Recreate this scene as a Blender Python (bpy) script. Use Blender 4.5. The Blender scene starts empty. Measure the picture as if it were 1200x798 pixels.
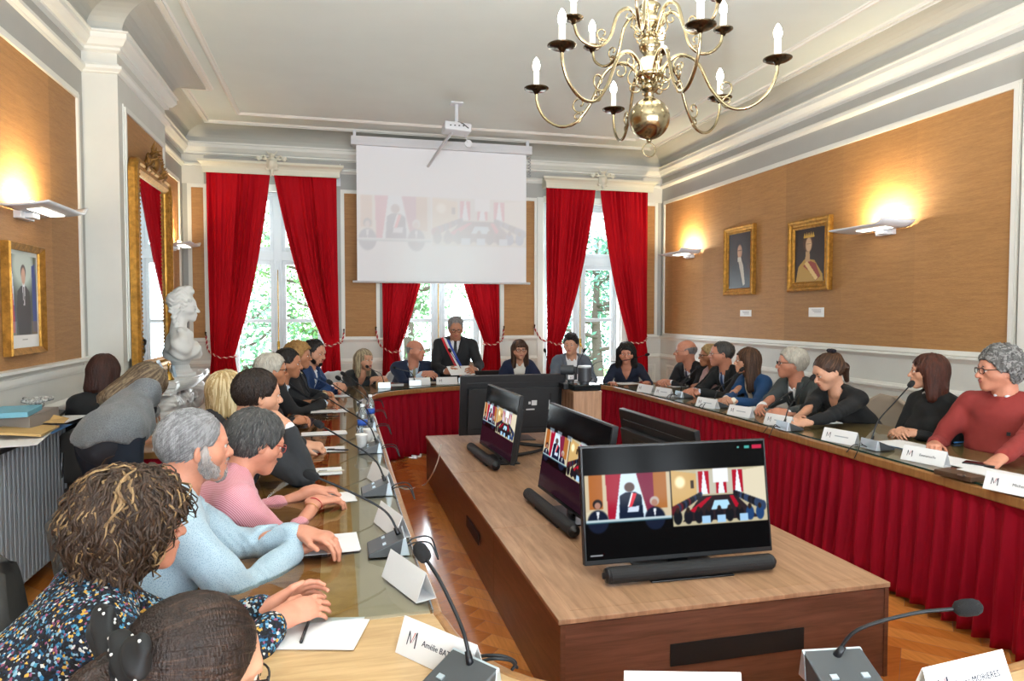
import bpy, math, random
import numpy as np
from mathutils import Vector, Matrix
random.seed(7); rng = np.random.default_rng(7)
COL = bpy.context.scene.collection
F, CX, CY, H = 810.0, 600.0, 399.0, 1.60
PITCH = math.atan(32 / F); YAW = math.atan(205 / math.hypot(F, 32))
FWD = np.array([math.sin(YAW) * math.cos(PITCH), math.cos(YAW) * math.cos(PITCH), -math.sin(PITCH)])
RGT = np.array([math.cos(YAW), -math.sin(YAW), 0.0]); UPV = np.cross(RGT, FWD)
CAM = np.array([0, 0, H])
def _ray(px, py): return FWD * F + RGT * (px - CX) + UPV * (CY - py)
def atz(px, py, z): d = _ray(px, py); return CAM + d * ((z - H) / d[2])
def aty(px, py, y): d = _ray(px, py); return CAM + d * (y / d[1])
def atx(px, py, x): d = _ray(px, py); return CAM + d * (x / d[0])
def atw(px, py, w): return CAM + _ray(px, py) * (w / F)
V = lambda *a: np.array(a, float)
def nrm(v): v = np.asarray(v, float); n = np.linalg.norm(v); return v / n if n > 1e-9 else v
# ---------------------------------------------------------------- materials
MATS = {}
def srgb(c):
    if isinstance(c, str):
        c = [int(c[i:i + 2], 16) / 255 for i in (0, 2, 4)]
    return tuple((x / 12.92 if x <= .04045 else ((x + .055) / 1.055) ** 2.4) for x in c[:3]) + (1,)
def newmat(name):
    m = bpy.data.materials.new(name); m.use_nodes = True
    nt = m.node_tree; b = nt.nodes['Principled BSDF']; return m, nt, b
def N(nt, t, **k):
    n = nt.nodes.new(t)
    for a, v in k.items():
        if a.startswith('_'): setattr(n, a[1:], v)
        else: n.inputs[a.replace('_', ' ')].default_value = v
    return n
def mat(name, col, rough=.5, metal=0, spec=None, var=0, vscale=(8, 8, 8), bump=0, bscale=60, col2=None, sheen=0, emit=0, coat=0, coord='Object', detail=4, trans=0, bstr=(1, 1, 1)):
    """plain or noise-varied principled surface"""
    if name in MATS: return MATS[name]
    m, nt, b = newmat(name); c = srgb(col)
    b.inputs['Base Color'].default_value = c; b.inputs['Roughness'].default_value = rough; b.inputs['Metallic'].default_value = metal
    if spec is not None: b.inputs['Specular IOR Level'].default_value = spec
    if sheen: b.inputs['Sheen Weight'].default_value = sheen; b.inputs['Sheen Roughness'].default_value = .4; b.inputs['Sheen Tint'].default_value = tuple(min(1, x * 2 + .1) for x in c[:3]) + (1,)
    if coat: b.inputs['Coat Weight'].default_value = coat; b.inputs['Coat Roughness'].default_value = .1
    if trans: b.inputs['Transmission Weight'].default_value = trans
    if emit: b.inputs['Emission Color'].default_value = c; b.inputs['Emission Strength'].default_value = emit
    L = nt.links
    if var or bump or col2:
        tc = N(nt, 'ShaderNodeTexCoord')
    if var or col2:
        mp = N(nt, 'ShaderNodeMapping'); mp.inputs['Scale'].default_value = vscale
        L.new(tc.outputs[coord], mp.inputs[0])
        no = N(nt, 'ShaderNodeTexNoise', Scale=1.0, Detail=float(detail), Roughness=.6); L.new(mp.outputs[0], no.inputs['Vector'])
        cr = N(nt, 'ShaderNodeValToRGB'); cr.color_ramp.elements[0].position = .3; cr.color_ramp.elements[1].position = .7
        c2 = srgb(col2) if col2 else tuple(min(1, x * (1 + var)) for x in c[:3]) + (1,)
        c1 = c if col2 else tuple(x * (1 - var) for x in c[:3]) + (1,)
        cr.color_ramp.elements[0].color = c1; cr.color_ramp.elements[1].color = c2
        L.new(no.outputs[0], cr.inputs[0]); L.new(cr.outputs[0], b.inputs['Base Color'])
    if bump:
        mb = N(nt, 'ShaderNodeMapping'); mb.inputs['Scale'].default_value = tuple(bscale * q for q in bstr)
        L.new(tc.outputs[coord], mb.inputs[0])
        n2 = N(nt, 'ShaderNodeTexNoise', Scale=1.0, Detail=3.0); L.new(mb.outputs[0], n2.inputs['Vector'])
        bp = N(nt, 'ShaderNodeBump', Strength=bump, Distance=.01); L.new(n2.outputs[0], bp.inputs['Height']); L.new(bp.outputs[0], b.inputs['Normal'])
    MATS[name] = m; return m
def emis(name, col, s):
    if name in MATS: return MATS[name]
    m, nt, b = newmat(name); b.inputs['Base Color'].default_value = (0, 0, 0, 1); b.inputs['Emission Color'].default_value = srgb(col); b.inputs['Emission Strength'].default_value = s
    b.inputs['Specular IOR Level'].default_value = 0
    MATS[name] = m; return m
# ---------------------------------------------------------------- mesh builder
def rotm(rx=0, ry=0, rz=0):
    return np.array(Matrix.Rotation(rz, 3, 'Z') @ Matrix.Rotation(ry, 3, 'Y') @ Matrix.Rotation(rx, 3, 'X'))
class MB:
    def __init__(s): s.v = []; s.f = []; s.m = []; s.n = 0
    def add(s, vs, fs, mi=0):
        vs = np.asarray(vs, float).reshape(-1, 3); s.v.append(vs)
        for f in fs: s.f.append([int(i) + s.n for i in f]); s.m.append(mi)
        s.n += len(vs); return s
    def box(s, c, d, R=None, mi=0, taper=1):
        x, y, z = [q / 2 for q in d]
        vs = np.array([[-x, -y, -z], [x, -y, -z], [x, y, -z], [-x, y, -z], [-x * taper, -y * taper, z], [x * taper, -y * taper, z], [x * taper, y * taper, z], [-x * taper, y * taper, z]])
        if R is not None: vs = vs @ np.asarray(R).T
        return s.add(vs + np.asarray(c, float), [(0, 3, 2, 1), (4, 5, 6, 7), (0, 1, 5, 4), (1, 2, 6, 5), (2, 3, 7, 6), (3, 0, 4, 7)], mi)
    def bb(s, x0, x1, y0, y1, z0, z1, mi=0):
        return s.box(((x0 + x1) / 2, (y0 + y1) / 2, (z0 + z1) / 2), (abs(x1 - x0), abs(y1 - y0), abs(z1 - z0)), None, mi)
    def tube(s, pts, r, n=8, mi=0, caps=True, closed=False, flat=1.0):
        P = np.asarray(pts, float); k = len(P); r = np.broadcast_to(r, (k,)) if np.ndim(r) <= 1 else r
        T = np.gradient(P, axis=0) if not closed else np.roll(P, -1, 0) - np.roll(P, 1, 0)
        T /= np.linalg.norm(T, axis=1)[:, None] + 1e-12
        up = V(0, 0, 1) if abs(T[0][2]) < .9 else V(1, 0, 0)
        a = nrm(np.cross(T[0], up)); rings = []
        for i in range(k):
            a = nrm(a - T[i] * a.dot(T[i])); b = np.cross(T[i], a)
            th = np.arange(n) * 2 * math.pi / n
            rings.append(P[i] + r[i] * (np.cos(th)[:, None] * a + flat * np.sin(th)[:, None] * b))
        vs = np.concatenate(rings); fs = []
        for i in range(k - (0 if closed else 1)):
            j = (i + 1) % k
            for q in range(n): fs.append((i * n + q, i * n + (q + 1) % n, j * n + (q + 1) % n, j * n + q))
        if caps and not closed: fs.append(tuple(range(n))[::-1]); fs.append(tuple((k - 1) * n + q for q in range(n)))
        return s.add(vs, fs, mi)
    def lathe(s, prof, c=(0, 0, 0), n=24, mi=0, R=None, fn=None):
        vs = []
        for r, z in prof:
            for q in range(n):
                t = q * 2 * math.pi / n; rr = r * (fn(t, z) if fn else 1); vs.append((rr * math.cos(t), rr * math.sin(t), z))
        vs = np.array(vs)
        if R is not None: vs = vs @ np.asarray(R).T
        k = len(prof); fs = [(i * n + q, i * n + (q + 1) % n, (i + 1) * n + (q + 1) % n, (i + 1) * n + q) for i in range(k - 1) for q in range(n)]
        if prof[0][0] > 1e-5: fs.append(tuple(range(n))[::-1])
        if prof[-1][0] > 1e-5: fs.append(tuple((k - 1) * n + q for q in range(n)))
        return s.add(vs + np.asarray(c, float), fs, mi)
    def ball(s, c, r, n=12, mi=0, R=None):
        r = np.broadcast_to(r, (3,)); k = max(5, n // 2 + 1)
        vs = []
        for i in range(k):
            p = math.pi * (i / (k - 1)) - math.pi / 2
            for q in range(n): t = q * 2 * math.pi / n; vs.append((math.cos(p) * math.cos(t), math.cos(p) * math.sin(t), math.sin(p)))
        vs = np.array(vs) * r
        if R is not None: vs = vs @ np.asarray(R).T
        fs = [(i * n + q, i * n + (q + 1) % n, (i + 1) * n + (q + 1) % n, (i + 1) * n + q) for i in range(k - 1) for q in range(n)]
        return s.add(vs + np.asarray(c, float), fs, mi)
    def prism(s, poly, z0, z1, mi=0, M=None, mi_top=None):
        """2D polygon (ccw) extruded along z; M maps (x,y,z) -> world"""
        k = len(poly); vs = np.array([(x, y, z0) for x, y in poly] + [(x, y, z1) for x, y in poly], float)
        if M is not None: vs = np.array([M(v) for v in vs])
        s.add(vs, [tuple(range(k))[::-1]] + [(i, (i + 1) % k, k + (i + 1) % k, k + i) for i in range(k)], mi)
        s.f.append([s.n - k + i for i in range(k)]); s.m.append(mi if mi_top is None else mi_top); return s
    def sweep(s, path, prof, mi=0, closed=False, side=1):
        """profile points (out, z) swept along a horizontal path; out = to the left of travel when side=1"""
        P = [np.asarray(p, float) for p in path]; k = len(P); n = len(prof); vs = []
        for i in range(k):
            if closed: d0 = nrm(P[i] - P[i - 1]); d1 = nrm(P[(i + 1) % k] - P[i])
            else: d0 = nrm(P[i] - P[i - 1]) if i else nrm(P[1] - P[0]); d1 = nrm(P[i + 1] - P[i]) if i < k - 1 else d0
            n0 = V(-d0[1], d0[0]) * side; n1 = V(-d1[1], d1[0]) * side; m = nrm(n0 + n1); c = 1 / max(.25, m.dot(n0))
            for o, z in prof: vs.append((P[i][0] + m[0] * o * c, P[i][1] + m[1] * o * c, z))
        fs = []
        for i in range(k - (0 if closed else 1)):
            j = (i + 1) % k
            for q in range(n - 1): fs.append((i * n + q, j * n + q, j * n + q + 1, i * n + q + 1))
        return s.add(vs, fs, mi)
    def grid(s, G, mi=0, closed_u=False):
        G = np.asarray(G, float); a, b = G.shape[:2]
        fs = [(i * b + j, ((i + 1) % a) * b + j, ((i + 1) % a) * b + j + 1, i * b + j + 1) for i in range(a - (0 if closed_u else 1)) for j in range(b - 1)]
        return s.add(G.reshape(-1, 3), fs, mi)
    def build(s, name, mats, parent=None, smooth=False, bevel=0, solid=0, origin=None, bseg=2, loc=None):
        vs = np.concatenate(s.v) if s.v else np.zeros((0, 3)); 
        if not isinstance(mats, (list, tuple)): mats = [mats]
        o0 = np.zeros(3)
        if parent is None and origin is None and len(vs):
            lo, hi = vs.min(0), vs.max(0); o0 = V((lo[0] + hi[0]) / 2, (lo[1] + hi[1]) / 2, lo[2])
        elif origin is not None: o0 = np.asarray(origin, float)
        elif parent is not None: o0 = np.array(parent.get('_o', (0, 0, 0)))
        me = bpy.data.meshes.new(name); me.from_pydata((vs - o0).tolist(), [], s.f)
        for m in mats: me.materials.append(m)
        if len(mats) > 1: me.polygons.foreach_set('material_index', s.m)
        if smooth: me.polygons.foreach_set('use_smooth', [True] * len(me.polygons))
        me.validate()
        o = bpy.data.objects.new(name, me); COL.objects.link(o)
        if parent is None: o.location = o0; o['_o'] = tuple(float(q) for q in o0)
        else: o.parent = parent; o['_o'] = tuple(float(q) for q in o0)
        if bevel:
            b = o.modifiers.new('bev', 'BEVEL'); b.width = bevel; b.segments = bseg; b.limit_method = 'ANGLE'; b.angle_limit = .6
            if smooth is False and bseg > 1: me.polygons.foreach_set('use_smooth', [False] * len(me.polygons))
        if solid: q = o.modifiers.new('sol', 'SOLIDIFY'); q.thickness = solid; q.offset = 0
        return o
def tag(o, label=None, cat=None, group=None, kind=None):
    if label: o['label'] = label
    if cat: o['category'] = cat
    if group: o['group'] = group
    if kind: o['kind'] = kind
    return o
def empty(name, loc, label=None, cat=None, group=None, rz=0):
    o = bpy.data.objects.new(name, None); COL.objects.link(o); o.location = tuple(float(q) for q in loc); o.rotation_euler = (0, 0, rz)
    o['_o'] = (0.0, 0.0, 0.0); o.empty_display_size = .1
    return tag(o, label, cat, group)
def struct(o): o['kind'] = 'structure'; return o
def dup(root, loc, rz=0, label=None, group=None):
    r = root.copy(); COL.objects.link(r); r.location = tuple(float(q) for q in loc); r.rotation_euler = (0, 0, rz)
    if label: r['label'] = label
    if group: r['group'] = group
    for ch in list(root.children):
        c = ch.copy(); COL.objects.link(c); c.parent = r
        for g in ch.children:
            d = g.copy(); COL.objects.link(d); d.parent = c
    return r
def bez(P, n=12):
    """Catmull-Rom through points"""
    P = [np.asarray(p, float) for p in P]; Q = [2 * P[0] - P[1]] + P + [2 * P[-1] - P[-2]]; out = []
    for i in range(1, len(Q) - 2):
        for t in np.linspace(0, 1, n, endpoint=False):
            a, b, c, d = Q[i - 1:i + 3]
            out.append(.5 * (2 * b + (c - a) * t + (2 * a - 5 * b + 4 * c - d) * t * t + (3 * b - a - 3 * c + d) * t ** 3))
    return np.array(out + [P[-1]])
def text(body, size, M, m, name, parent, thick=.0004, align='CENTER', bold=False, fit=None):
    cu = bpy.data.curves.new('txt', 'FONT'); cu.body = body; cu.size = size; cu.align_x = align; cu.align_y = 'CENTER'; cu.extrude = thick; cu.resolution_u = 2
    t = bpy.data.objects.new('txt', cu); COL.objects.link(t)
    dg = bpy.context.evaluated_depsgraph_get(); me = bpy.data.meshes.new_from_object(t.evaluated_get(dg)); bpy.data.objects.remove(t)
    if fit and len(me.vertices):
        xs = [v.co.x for v in me.vertices]; w = max(xs) - min(xs)
        if w > fit: me.transform(Matrix.Diagonal((fit / w, 1, 1, 1)))
    me.transform(Matrix(M)); me.materials.clear(); me.materials.append(m)
    o = bpy.data.objects.new(name, me); COL.objects.link(o)
    if parent: o.parent = parent; o['_o'] = (0.0, 0.0, 0.0)
    return o
def frame4(o, x, y, z):
    """4x4 with columns x,y,z and origin o"""
    M = np.eye(4); M[:3, 0] = nrm(x); M[:3, 1] = nrm(y); M[:3, 2] = nrm(z); M[:3, 3] = o; return M.tolist()
# ---------------------------------------------------------------- distance-field modelling (people, bust)
class SDF:
    def __init__(s): s.ops = []
    def rc(s, a, b, r1, r2=None, k=.02, M=None, sc=(1, 1, 1), op='u'):
        a = np.asarray(a, float); b = np.asarray(b, float); r2 = r1 if r2 is None else r2
        M = np.eye(3) if M is None else np.asarray(M, float); sc = np.asarray(sc, float)
        s.ops.append((op, a, b, r1, r2, k, M, sc)); return s
    def ball(s, c, r, k=.02, M=None, op='u'):
        r = np.broadcast_to(np.asarray(r, float), (3,)); m = r.max(); return s.rc(c, c, m, m, k, M, r / m, op)
    def fn(s, f): s.ops.append(('fn', f)); return s
    def copy(s): q = SDF(); q.ops = list(s.ops); return q
    @staticmethod
    def prim(P, o):
        _, a, b, r1, r2, k, M, sc = o
        q = ((P - a) @ M.T) / sc; bb = ((b - a) @ M.T) / sc; L = bb.dot(bb)
        t = np.clip(q @ bb / L, 0, 1) if L > 1e-12 else np.zeros(q.shape[:-1])
        e = q - t[..., None] * bb; rr = r1 + (r2 - r1) * t; n0 = np.sqrt((e * e).sum(-1))
        if sc.min() > .999: return n0 - rr
        # ellipsoid-style bound corrected by the gradient length
        g = e / sc; gl = np.sqrt((g * g).sum(-1)) + 1e-9
        return np.maximum((n0 - rr) * n0 / gl, (n0 - rr) * sc.max()) * (n0 < rr) + (n0 >= rr) * (n0 - rr) * n0 / gl
    @staticmethod
    def comb(D, d, op, k):
        if op == 'u': h = np.maximum(k - np.abs(D - d), 0) / k; return np.minimum(D, d) - h * h * k * .25
        if op == 's': d = -d; h = np.maximum(k - np.abs(D - d), 0) / k; return np.maximum(D, d) + h * h * k * .25
        h = np.maximum(k - np.abs(D - d), 0) / k; return np.maximum(D, d) + h * h * k * .25
    def at(s, P):
        P = np.asarray(P, float); D = np.full(P.shape[:-1], 1.0)
        for o in s.ops:
            if o[0] == 'fn': D = o[1](P, D)
            else: D = s.comb(D, s.prim(P, o), o[0], o[5])
        return D
    def grad(s, P, e=.002):
        g = np.stack([s.at(P + d) - s.at(P - d) for d in np.eye(3) * e], -1); return g / (np.linalg.norm(g, axis=-1, keepdims=True) + 1e-9)
    def bounds(s):
        lo, hi = [], []
        for o in s.ops:
            if o[0] == 'u':
                r = max(o[3], o[4]) * np.sqrt(((o[6] * o[7][:, None]) ** 2).sum(0)); lo.append(np.minimum(o[1], o[2]) - r); hi.append(np.maximum(o[1], o[2]) + r)
        return np.min(lo, 0), np.max(hi, 0)
    def mesh(s, h, pad=.012, clip=None):
        lo, hi = s.bounds(); lo -= pad + 2 * h; hi += pad + 2 * h
        if clip is not None: lo = np.maximum(lo, clip[0]); hi = np.minimum(hi, clip[1])
        n = np.ceil((hi - lo) / h).astype(int) + 1
        ax = [lo[i] + h * np.arange(n[i]) for i in range(3)]
        D = np.full(n, 1.0)
        for o in s.ops:
            if o[0] == 'fn':
                P = np.stack(np.meshgrid(*ax, indexing='ij'), -1); D = o[1](P, D); continue
            r = max(o[3], o[4]) * np.sqrt(((o[6] * o[7][:, None]) ** 2).sum(0)) + o[5] + 3 * h
            i0 = np.maximum(0, np.floor((np.minimum(o[1], o[2]) - r - lo) / h).astype(int)); i1 = np.minimum(n, np.ceil((np.maximum(o[1], o[2]) + r - lo) / h).astype(int) + 1)
            if (i1 <= i0).any(): continue
            sl = tuple(slice(i0[i], i1[i]) for i in range(3))
            P = np.stack(np.meshgrid(*[ax[i][sl[i]] for i in range(3)], indexing='ij'), -1)
            D[sl] = s.comb(D[sl], s.prim(P, o), o[0], o[5])
        return nets(D, lo, h)
def nets(D, lo, h):
    ins = D < 0; n = np.array(D.shape) - 1; c = np.zeros(n, int)
    for dx in (0, 1):
        for dy in (0, 1):
            for dz in (0, 1): c += ins[dx:dx + n[0], dy:dy + n[1], dz:dz + n[2]]
    act = (c > 0) & (c < 8); idx = -np.ones(n, int); ii = np.argwhere(act); idx[act] = np.arange(len(ii))
    acc = np.zeros((len(ii), 3)); cnt = np.zeros(len(ii))
    cs = [np.array([x, y, z]) for x in (0, 1) for y in (0, 1) for z in (0, 1)]
    for a in cs:
        for ax in range(3):
            if a[ax]: continue
            b = a.copy(); b[ax] = 1; da = D[tuple((ii + a).T)]; db = D[tuple((ii + b).T)]; m = (da < 0) != (db < 0)
            t = da[m] / (da[m] - db[m]); p = np.repeat(a[None].astype(float), m.sum(), 0); p[:, ax] = t; acc[m] += p; cnt[m] += 1
    vs = (ii + acc / np.maximum(cnt, 1)[:, None]) * h + lo; F_ = []
    for ax in range(3):
        u, v = [(1, 2), (2, 0), (0, 1)][ax]
        sl0 = [slice(1, n[i]) for i in range(3)]; sl0[ax] = slice(0, n[ax]); sl1 = list(sl0); sl1[ax] = slice(1, n[ax] + 1)
        A = ins[tuple(sl0)]; B = ins[tuple(sl1)]; e = np.argwhere(A != B)
        off = np.array([1, 1, 1]); off[ax] = 0; e = e + off; s_ = ins[tuple(e.T)]
        du = np.zeros(3, int); du[u] = 1; dv = np.zeros(3, int); dv[v] = 1
        q = np.stack([idx[tuple((e - du - dv).T)], idx[tuple((e - dv).T)], idx[tuple(e.T)], idx[tuple((e - du).T)]], 1)
        q[~s_] = q[~s_][:, ::-1]; F_.append(q)
    return vs, np.concatenate(F_)
class MM:
    """merged numpy mesh with material indices"""
    def __init__(s): s.v = []; s.f = []; s.m = []; s.n = 0
    def add(s, vs, fs, mi=0):
        s.v.append(np.asarray(vs, float)); s.f.append(np.asarray(fs) + s.n); s.m.append(np.broadcast_to(mi, (len(fs),))); s.n += len(vs); return s
    def addmb(s, mb, mi=0):
        vs = np.concatenate(mb.v); q = [f for f in mb.f]
        s.v.append(vs); s.f.append([[i + s.n for i in f] for f in q]); s.m.append(np.array(mb.m) + mi); s.n += len(vs); return s
    def build(s, name, mats, parent=None, origin=None, smooth=True):
        vs = np.concatenate(s.v); o0 = np.asarray(origin if origin is not None else parent['_o'], float)
        fl = []; 
        for f in s.f: fl += (f.tolist() if isinstance(f, np.ndarray) else f)
        me = bpy.data.meshes.new(name); me.from_pydata((vs - o0).tolist(), [], fl)
        for m in (mats if isinstance(mats, (list, tuple)) else [mats]): me.materials.append(m)
        me.polygons.foreach_set('material_index', np.concatenate(s.m).astype(int).tolist())
        if smooth: me.polygons.foreach_set('use_smooth', [True] * len(me.polygons))
        o = bpy.data.objects.new(name, me); COL.objects.link(o); o['_o'] = tuple(float(q) for q in o0)
        if parent is None: o.location = tuple(o0)
        else: o.parent = parent
        return o
def facec(vs, fs): return vs[np.asarray(fs)].mean(1)
def wob(P, s=1.0, ph=0):
    """smooth pseudo-noise for cloth folds"""
    x, y, z = P[..., 0] * s, P[..., 1] * s, P[..., 2] * s
    return (np.sin(9 * x + 4 * np.sin(7 * z + ph) + ph) * np.sin(11 * y + 3 * np.sin(8 * x + 2 * ph)) + .7 * np.sin(23 * z + 5 * np.sin(9 * y + ph) + 3 * np.sin(10 * x)) + .5 * np.sin(31 * (x + y) + 4 * np.sin(13 * z + ph)) + .4 * np.sin(62 * (z + .4 * x) + 5 * np.sin(17 * y + ph) + 3 * np.sin(21 * x)) * np.sin(14 * (x - y) + ph)) / 2.2
# ---------------------------------------------------------------- people
SKIN = {k: mat('skin_' + k, c, rough=.48, var=.07, vscale=(40, 40, 40), bump=.06, bscale=300, spec=.4) for k, c in dict(light='c99478', rosy='c4856c', tan='b57c60', warm='b57a5a', pale='cf9f88').items()}
LIPS = mat('lips', 'a85a52', .4); LIPR = mat('red_lips', 'a02a3c', .35)
EYEW = mat('eye_white', 'dcd6cf', .25); IRIS = mat('iris', '2b1c14', .15)
def hairmat(n, c, c2):
    m = mat('hair_' + n, c, rough=.42, col2=c2, vscale=(55, 55, 9), detail=5, bump=.5, bscale=1, bstr=(260, 260, 25), spec=.35); return m
def head_sdf(G=1.0, jaw=1.0, nose=1.0, beard=0):
    s = SDF()
    s.ball((0, -.018, .030), (.076, .095, .088), k=.02)
    s.rc((0, .030, .030), (0, .040, -.058), .060, .044 * jaw, k=.03, sc=(1, 1, 1))
    for x in (-1, 1):
        s.rc((x * .048 * jaw, -.002, -.045), (x * .012, .064, -.088), .020, .018, k=.035)
        s.ball((x * .045, .048, -.024), .025, k=.035); s.ball((x * .054, .02, -.02), .021, k=.035)
    s.ball((0, .070, -.092), (.022, .018, .018), k=.018)
    s.ball((0, .074, -.056), (.032, .024, .026), k=.02)
    s.rc((-.040, .074, .026), (.040, .074, .026), .013, k=.015)
    for x in (-1, 1): s.ball((x * .031, .104, .006), (.019, .018, .012), k=.012, op='s')
    s.rc((0, .086, .014), (0, .108 * 1, -.026), .009, .0115 * nose, k=.012)
    s.rc((0, .108, -.024), (0, .110, -.028), .0118 * nose, .011 * nose, k=.006)
    for x in (-1, 1):
        s.ball((x * .0125, .097, -.031), .0085 * nose, k=.006)
        s.ball((x * .031, .0835, .0150), (.017, .010, .0062), k=.004)
        s.ball((x * .031, .0815, -.0060), (.016, .009, .005), k=.004)
    s.ball((0, .096, -.0525), (.022, .008, .0055), k=.004); s.ball((0, .094, -.062), (.018, .009, .006), k=.004)
    s.ball((0, .106, -.0575), (.022, .010, .0012), k=.002, op='s')
    for x in (-1, 1):
        R = rotm(0, 0, x * .35) @ rotm(-.2, 0, 0)
        s.ball((x * .079, -.010, -.006), (.0085, .019, .031), k=.006, M=R.T)
        s.ball((x * .088, -.006, -.002), (.006, .010, .018), k=.004, M=R.T, op='s')
    return s
def xf(P, R, o, sc=1.0): return (P * sc) @ R.T + o
class Frame:
    """head frame: columns right, forward, up"""
    def __init__(s, c, yaw, pitch=0, roll=0, sc=1.0):
        s.R = rotm(0, 0, -yaw) @ rotm(pitch, 0, 0) @ rotm(0, roll, 0); s.c = np.asarray(c, float); s.s = sc
    def w(s, p): return (np.asarray(p, float) * s.s) @ s.R.T + s.c
    def l(s, p): return ((np.asarray(p, float) - s.c) @ s.R) / s.s
def hairline(y, front=.076, temple=.012, back=-.085):
    return np.interp(y, [-.12, -.06, -.022, .0, .03, .055, .075, .11], [back, back, -.035, .012, temple, .045, front, front + .01])
def hair_base(style, th=.012, o={}):
    """distance field of the hair mass in the head frame"""
    s = SDF(); top = o.get('top', th); front = o.get('front', .076); back = o.get('back', -.085); temple = o.get('temple', .012)
    s.ball((0, -.020, .030 + (top - th) / 2), (.077 + th, .096 + th, .089 + top), k=.02)
    if style in ('short', 'fringe', 'curly', 'bun', 'quiff'):
        if style == 'curly': s.ball((0, -.03, .02), (.085 + th, .09 + th, .09 + th), k=.03)
        def cut(P, D):
            z = hairline(P[..., 1], front, temple, back); w = P[..., 2]; d = z - w
            if style == 'fringe': d = np.maximum(d, w - np.interp(P[..., 1], [-.12, -.05, .02, .1], [.055, .05, .03, -.05]))
            return SDF.comb(D, d * .8, 'i', .008)
        s.fn(cut)
        if style == 'bun': s.ball(o.get('bun', (0, -.13, .06)), o.get('bunr', .035), k=.02)
        if style == 'quiff': s.ball((0, .055, .108), (.055, .035, .028), k=.03); s.ball((0, .0, .118), (.06, .06, .022), k=.03)
    else:
        L = o.get('len', .14); w = o.get('w', .0)
        for x in (-1, 1):
            s.rc((x * .066, -.01, .02), (x * (.075 + w), -.02 + o.get('fwd', 0), -L), .026 + th, .022 + th * .5, k=.03)
            s.rc((x * .035, -.07, .0), (x * (.05 + w), -.075, -L), .032 + th, .028 + th * .5, k=.03)
        s.rc((0, -.075, .0), (0, -.085, -L), .04, .035, k=.03)
        if o.get('fringe'): s.ball((0, .052, .062), (.066, .040, .040), k=.02)
        fx = o.get('fx', .058)
        def cut(P, D):
            # opening for the face
            x, y, z = P[..., 0], P[..., 1], P[..., 2]
            zt = o.get('ftop', .066)
            d = np.maximum(np.maximum(np.abs(x - o.get('part', 0) * .01) - fx - np.clip(-z, 0, .05) * .1, .018 - y), z - zt)
            return SDF.comb(D, d, 's', .02)
        s.fn(cut)
        def cut2(P, D): return np.where((P[..., 1] > .0) & (P[..., 2] < -L - .01), np.maximum(D, .01), D)
        s.fn(cut2)
    if 'extra' in o:
        for e in o['extra']: s.rc(*e)
    return s
def groom(base, n, style, L, o, rg, roots=None):
    """ribbons that run over the hair mass; returns quads in the head frame"""
    u = rg.normal(size=(n * 3, 3)); u /= np.linalg.norm(u, axis=1)[:, None]
    P = u * V(.085, .105, .098) + V(0, -.02, .03)
    z = hairline(P[:, 1], o.get('front', .076), o.get('temple', .012), o.get('back', -.085))
    ok = P[:, 2] > z - .004
    if style == 'fringe': ok &= P[:, 2] < np.interp(P[:, 1], [-.12, -.05, .02, .1], [.055, .05, .03, -.05])
    if style in ('long', 'bob'): ok = (P[:, 2] > .0) & ~((P[:, 1] > .03) & (P[:, 2] < .07))
    P = P[ok][:n]
    if roots is not None: P = roots[rg.integers(0, len(roots), n)]
    n = len(P); fly = 1 + o.get('fly', 0) * rg.random(n) ** 5
    steps = 9; st = L * rg.uniform(.75, 1.15, n) / steps; crown = np.asarray(o.get('crown', (0.02, -.04, .12)))
    for _ in range(2): P = P - base.grad(P) * base.at(P)[:, None]
    path = [P]; ph = rg.uniform(0, 6.28, n); curl = o.get('curl', 0); lift = o.get('lift', .003)
    comb = np.asarray(o.get('comb', (0, 0, 0)), float)
    jit = rg.normal(size=(n, 3)) * o.get('jit', .25)
    for i in range(steps):
        nrmv = base.grad(P); d = P - crown; d = d / (np.linalg.norm(d, axis=1)[:, None] + 1e-6)
        g = V(0, 0, -1) * (o.get('grav', .6))
        d = d * o.get('rad', 1.0) + g + comb + jit
        if 'to' in o: q = np.asarray(o['to']) - P; d = q / (np.linalg.norm(q, axis=1)[:, None] + 1e-6) + jit * .3
        d = d - nrmv * (d * nrmv).sum(1)[:, None]; d /= np.linalg.norm(d, axis=1)[:, None] + 1e-6
        side = np.cross(nrmv, d)
        P = P + d * st[:, None] + side * (np.sin(ph + i * o.get('cf', 1.3)) * curl * st)[:, None]
        dd = base.at(P); P = P + base.grad(P) * (lift * fly * (1 + i * .15) * (.6 + .4 * np.sin(ph * 3 + i)) - dd)[:, None]
        path.append(P)
    A = np.stack(path, 1); T = np.gradient(A, axis=1); T /= np.linalg.norm(T, axis=2)[:, :, None] + 1e-9
    Nn = base.grad(A.reshape(-1, 3)).reshape(A.shape); B = np.cross(Nn, T); B /= np.linalg.norm(B, axis=2)[:, :, None] + 1e-9
    w = o.get('sw', .004) * np.array([.6, 1, 1, 1, 1, 1, .95, .85, .65, .1])[None, :, None] * rg.uniform(.6, 1.3, n)[:, None, None]
    R1 = A - B * w - Nn * .001; R2 = A + Nn * w * .7; R3 = A + B * w - Nn * .001
    VV = np.stack([R1, R2, R3], 2).reshape(n, -1, 3)   # n, (steps+1)*3
    k = steps + 1; q = []
    for i in range(k - 1):
        for j in range(2): q.append((i * 3 + j, (i + 1) * 3 + j, (i + 1) * 3 + j + 1, i * 3 + j + 1))
    q = np.array(q); fs = (q[None] + (np.arange(n) * k * 3)[:, None, None]).reshape(-1, 4)
    return VV.reshape(-1, 3), fs, np.repeat(rg.random(n), len(q))
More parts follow.
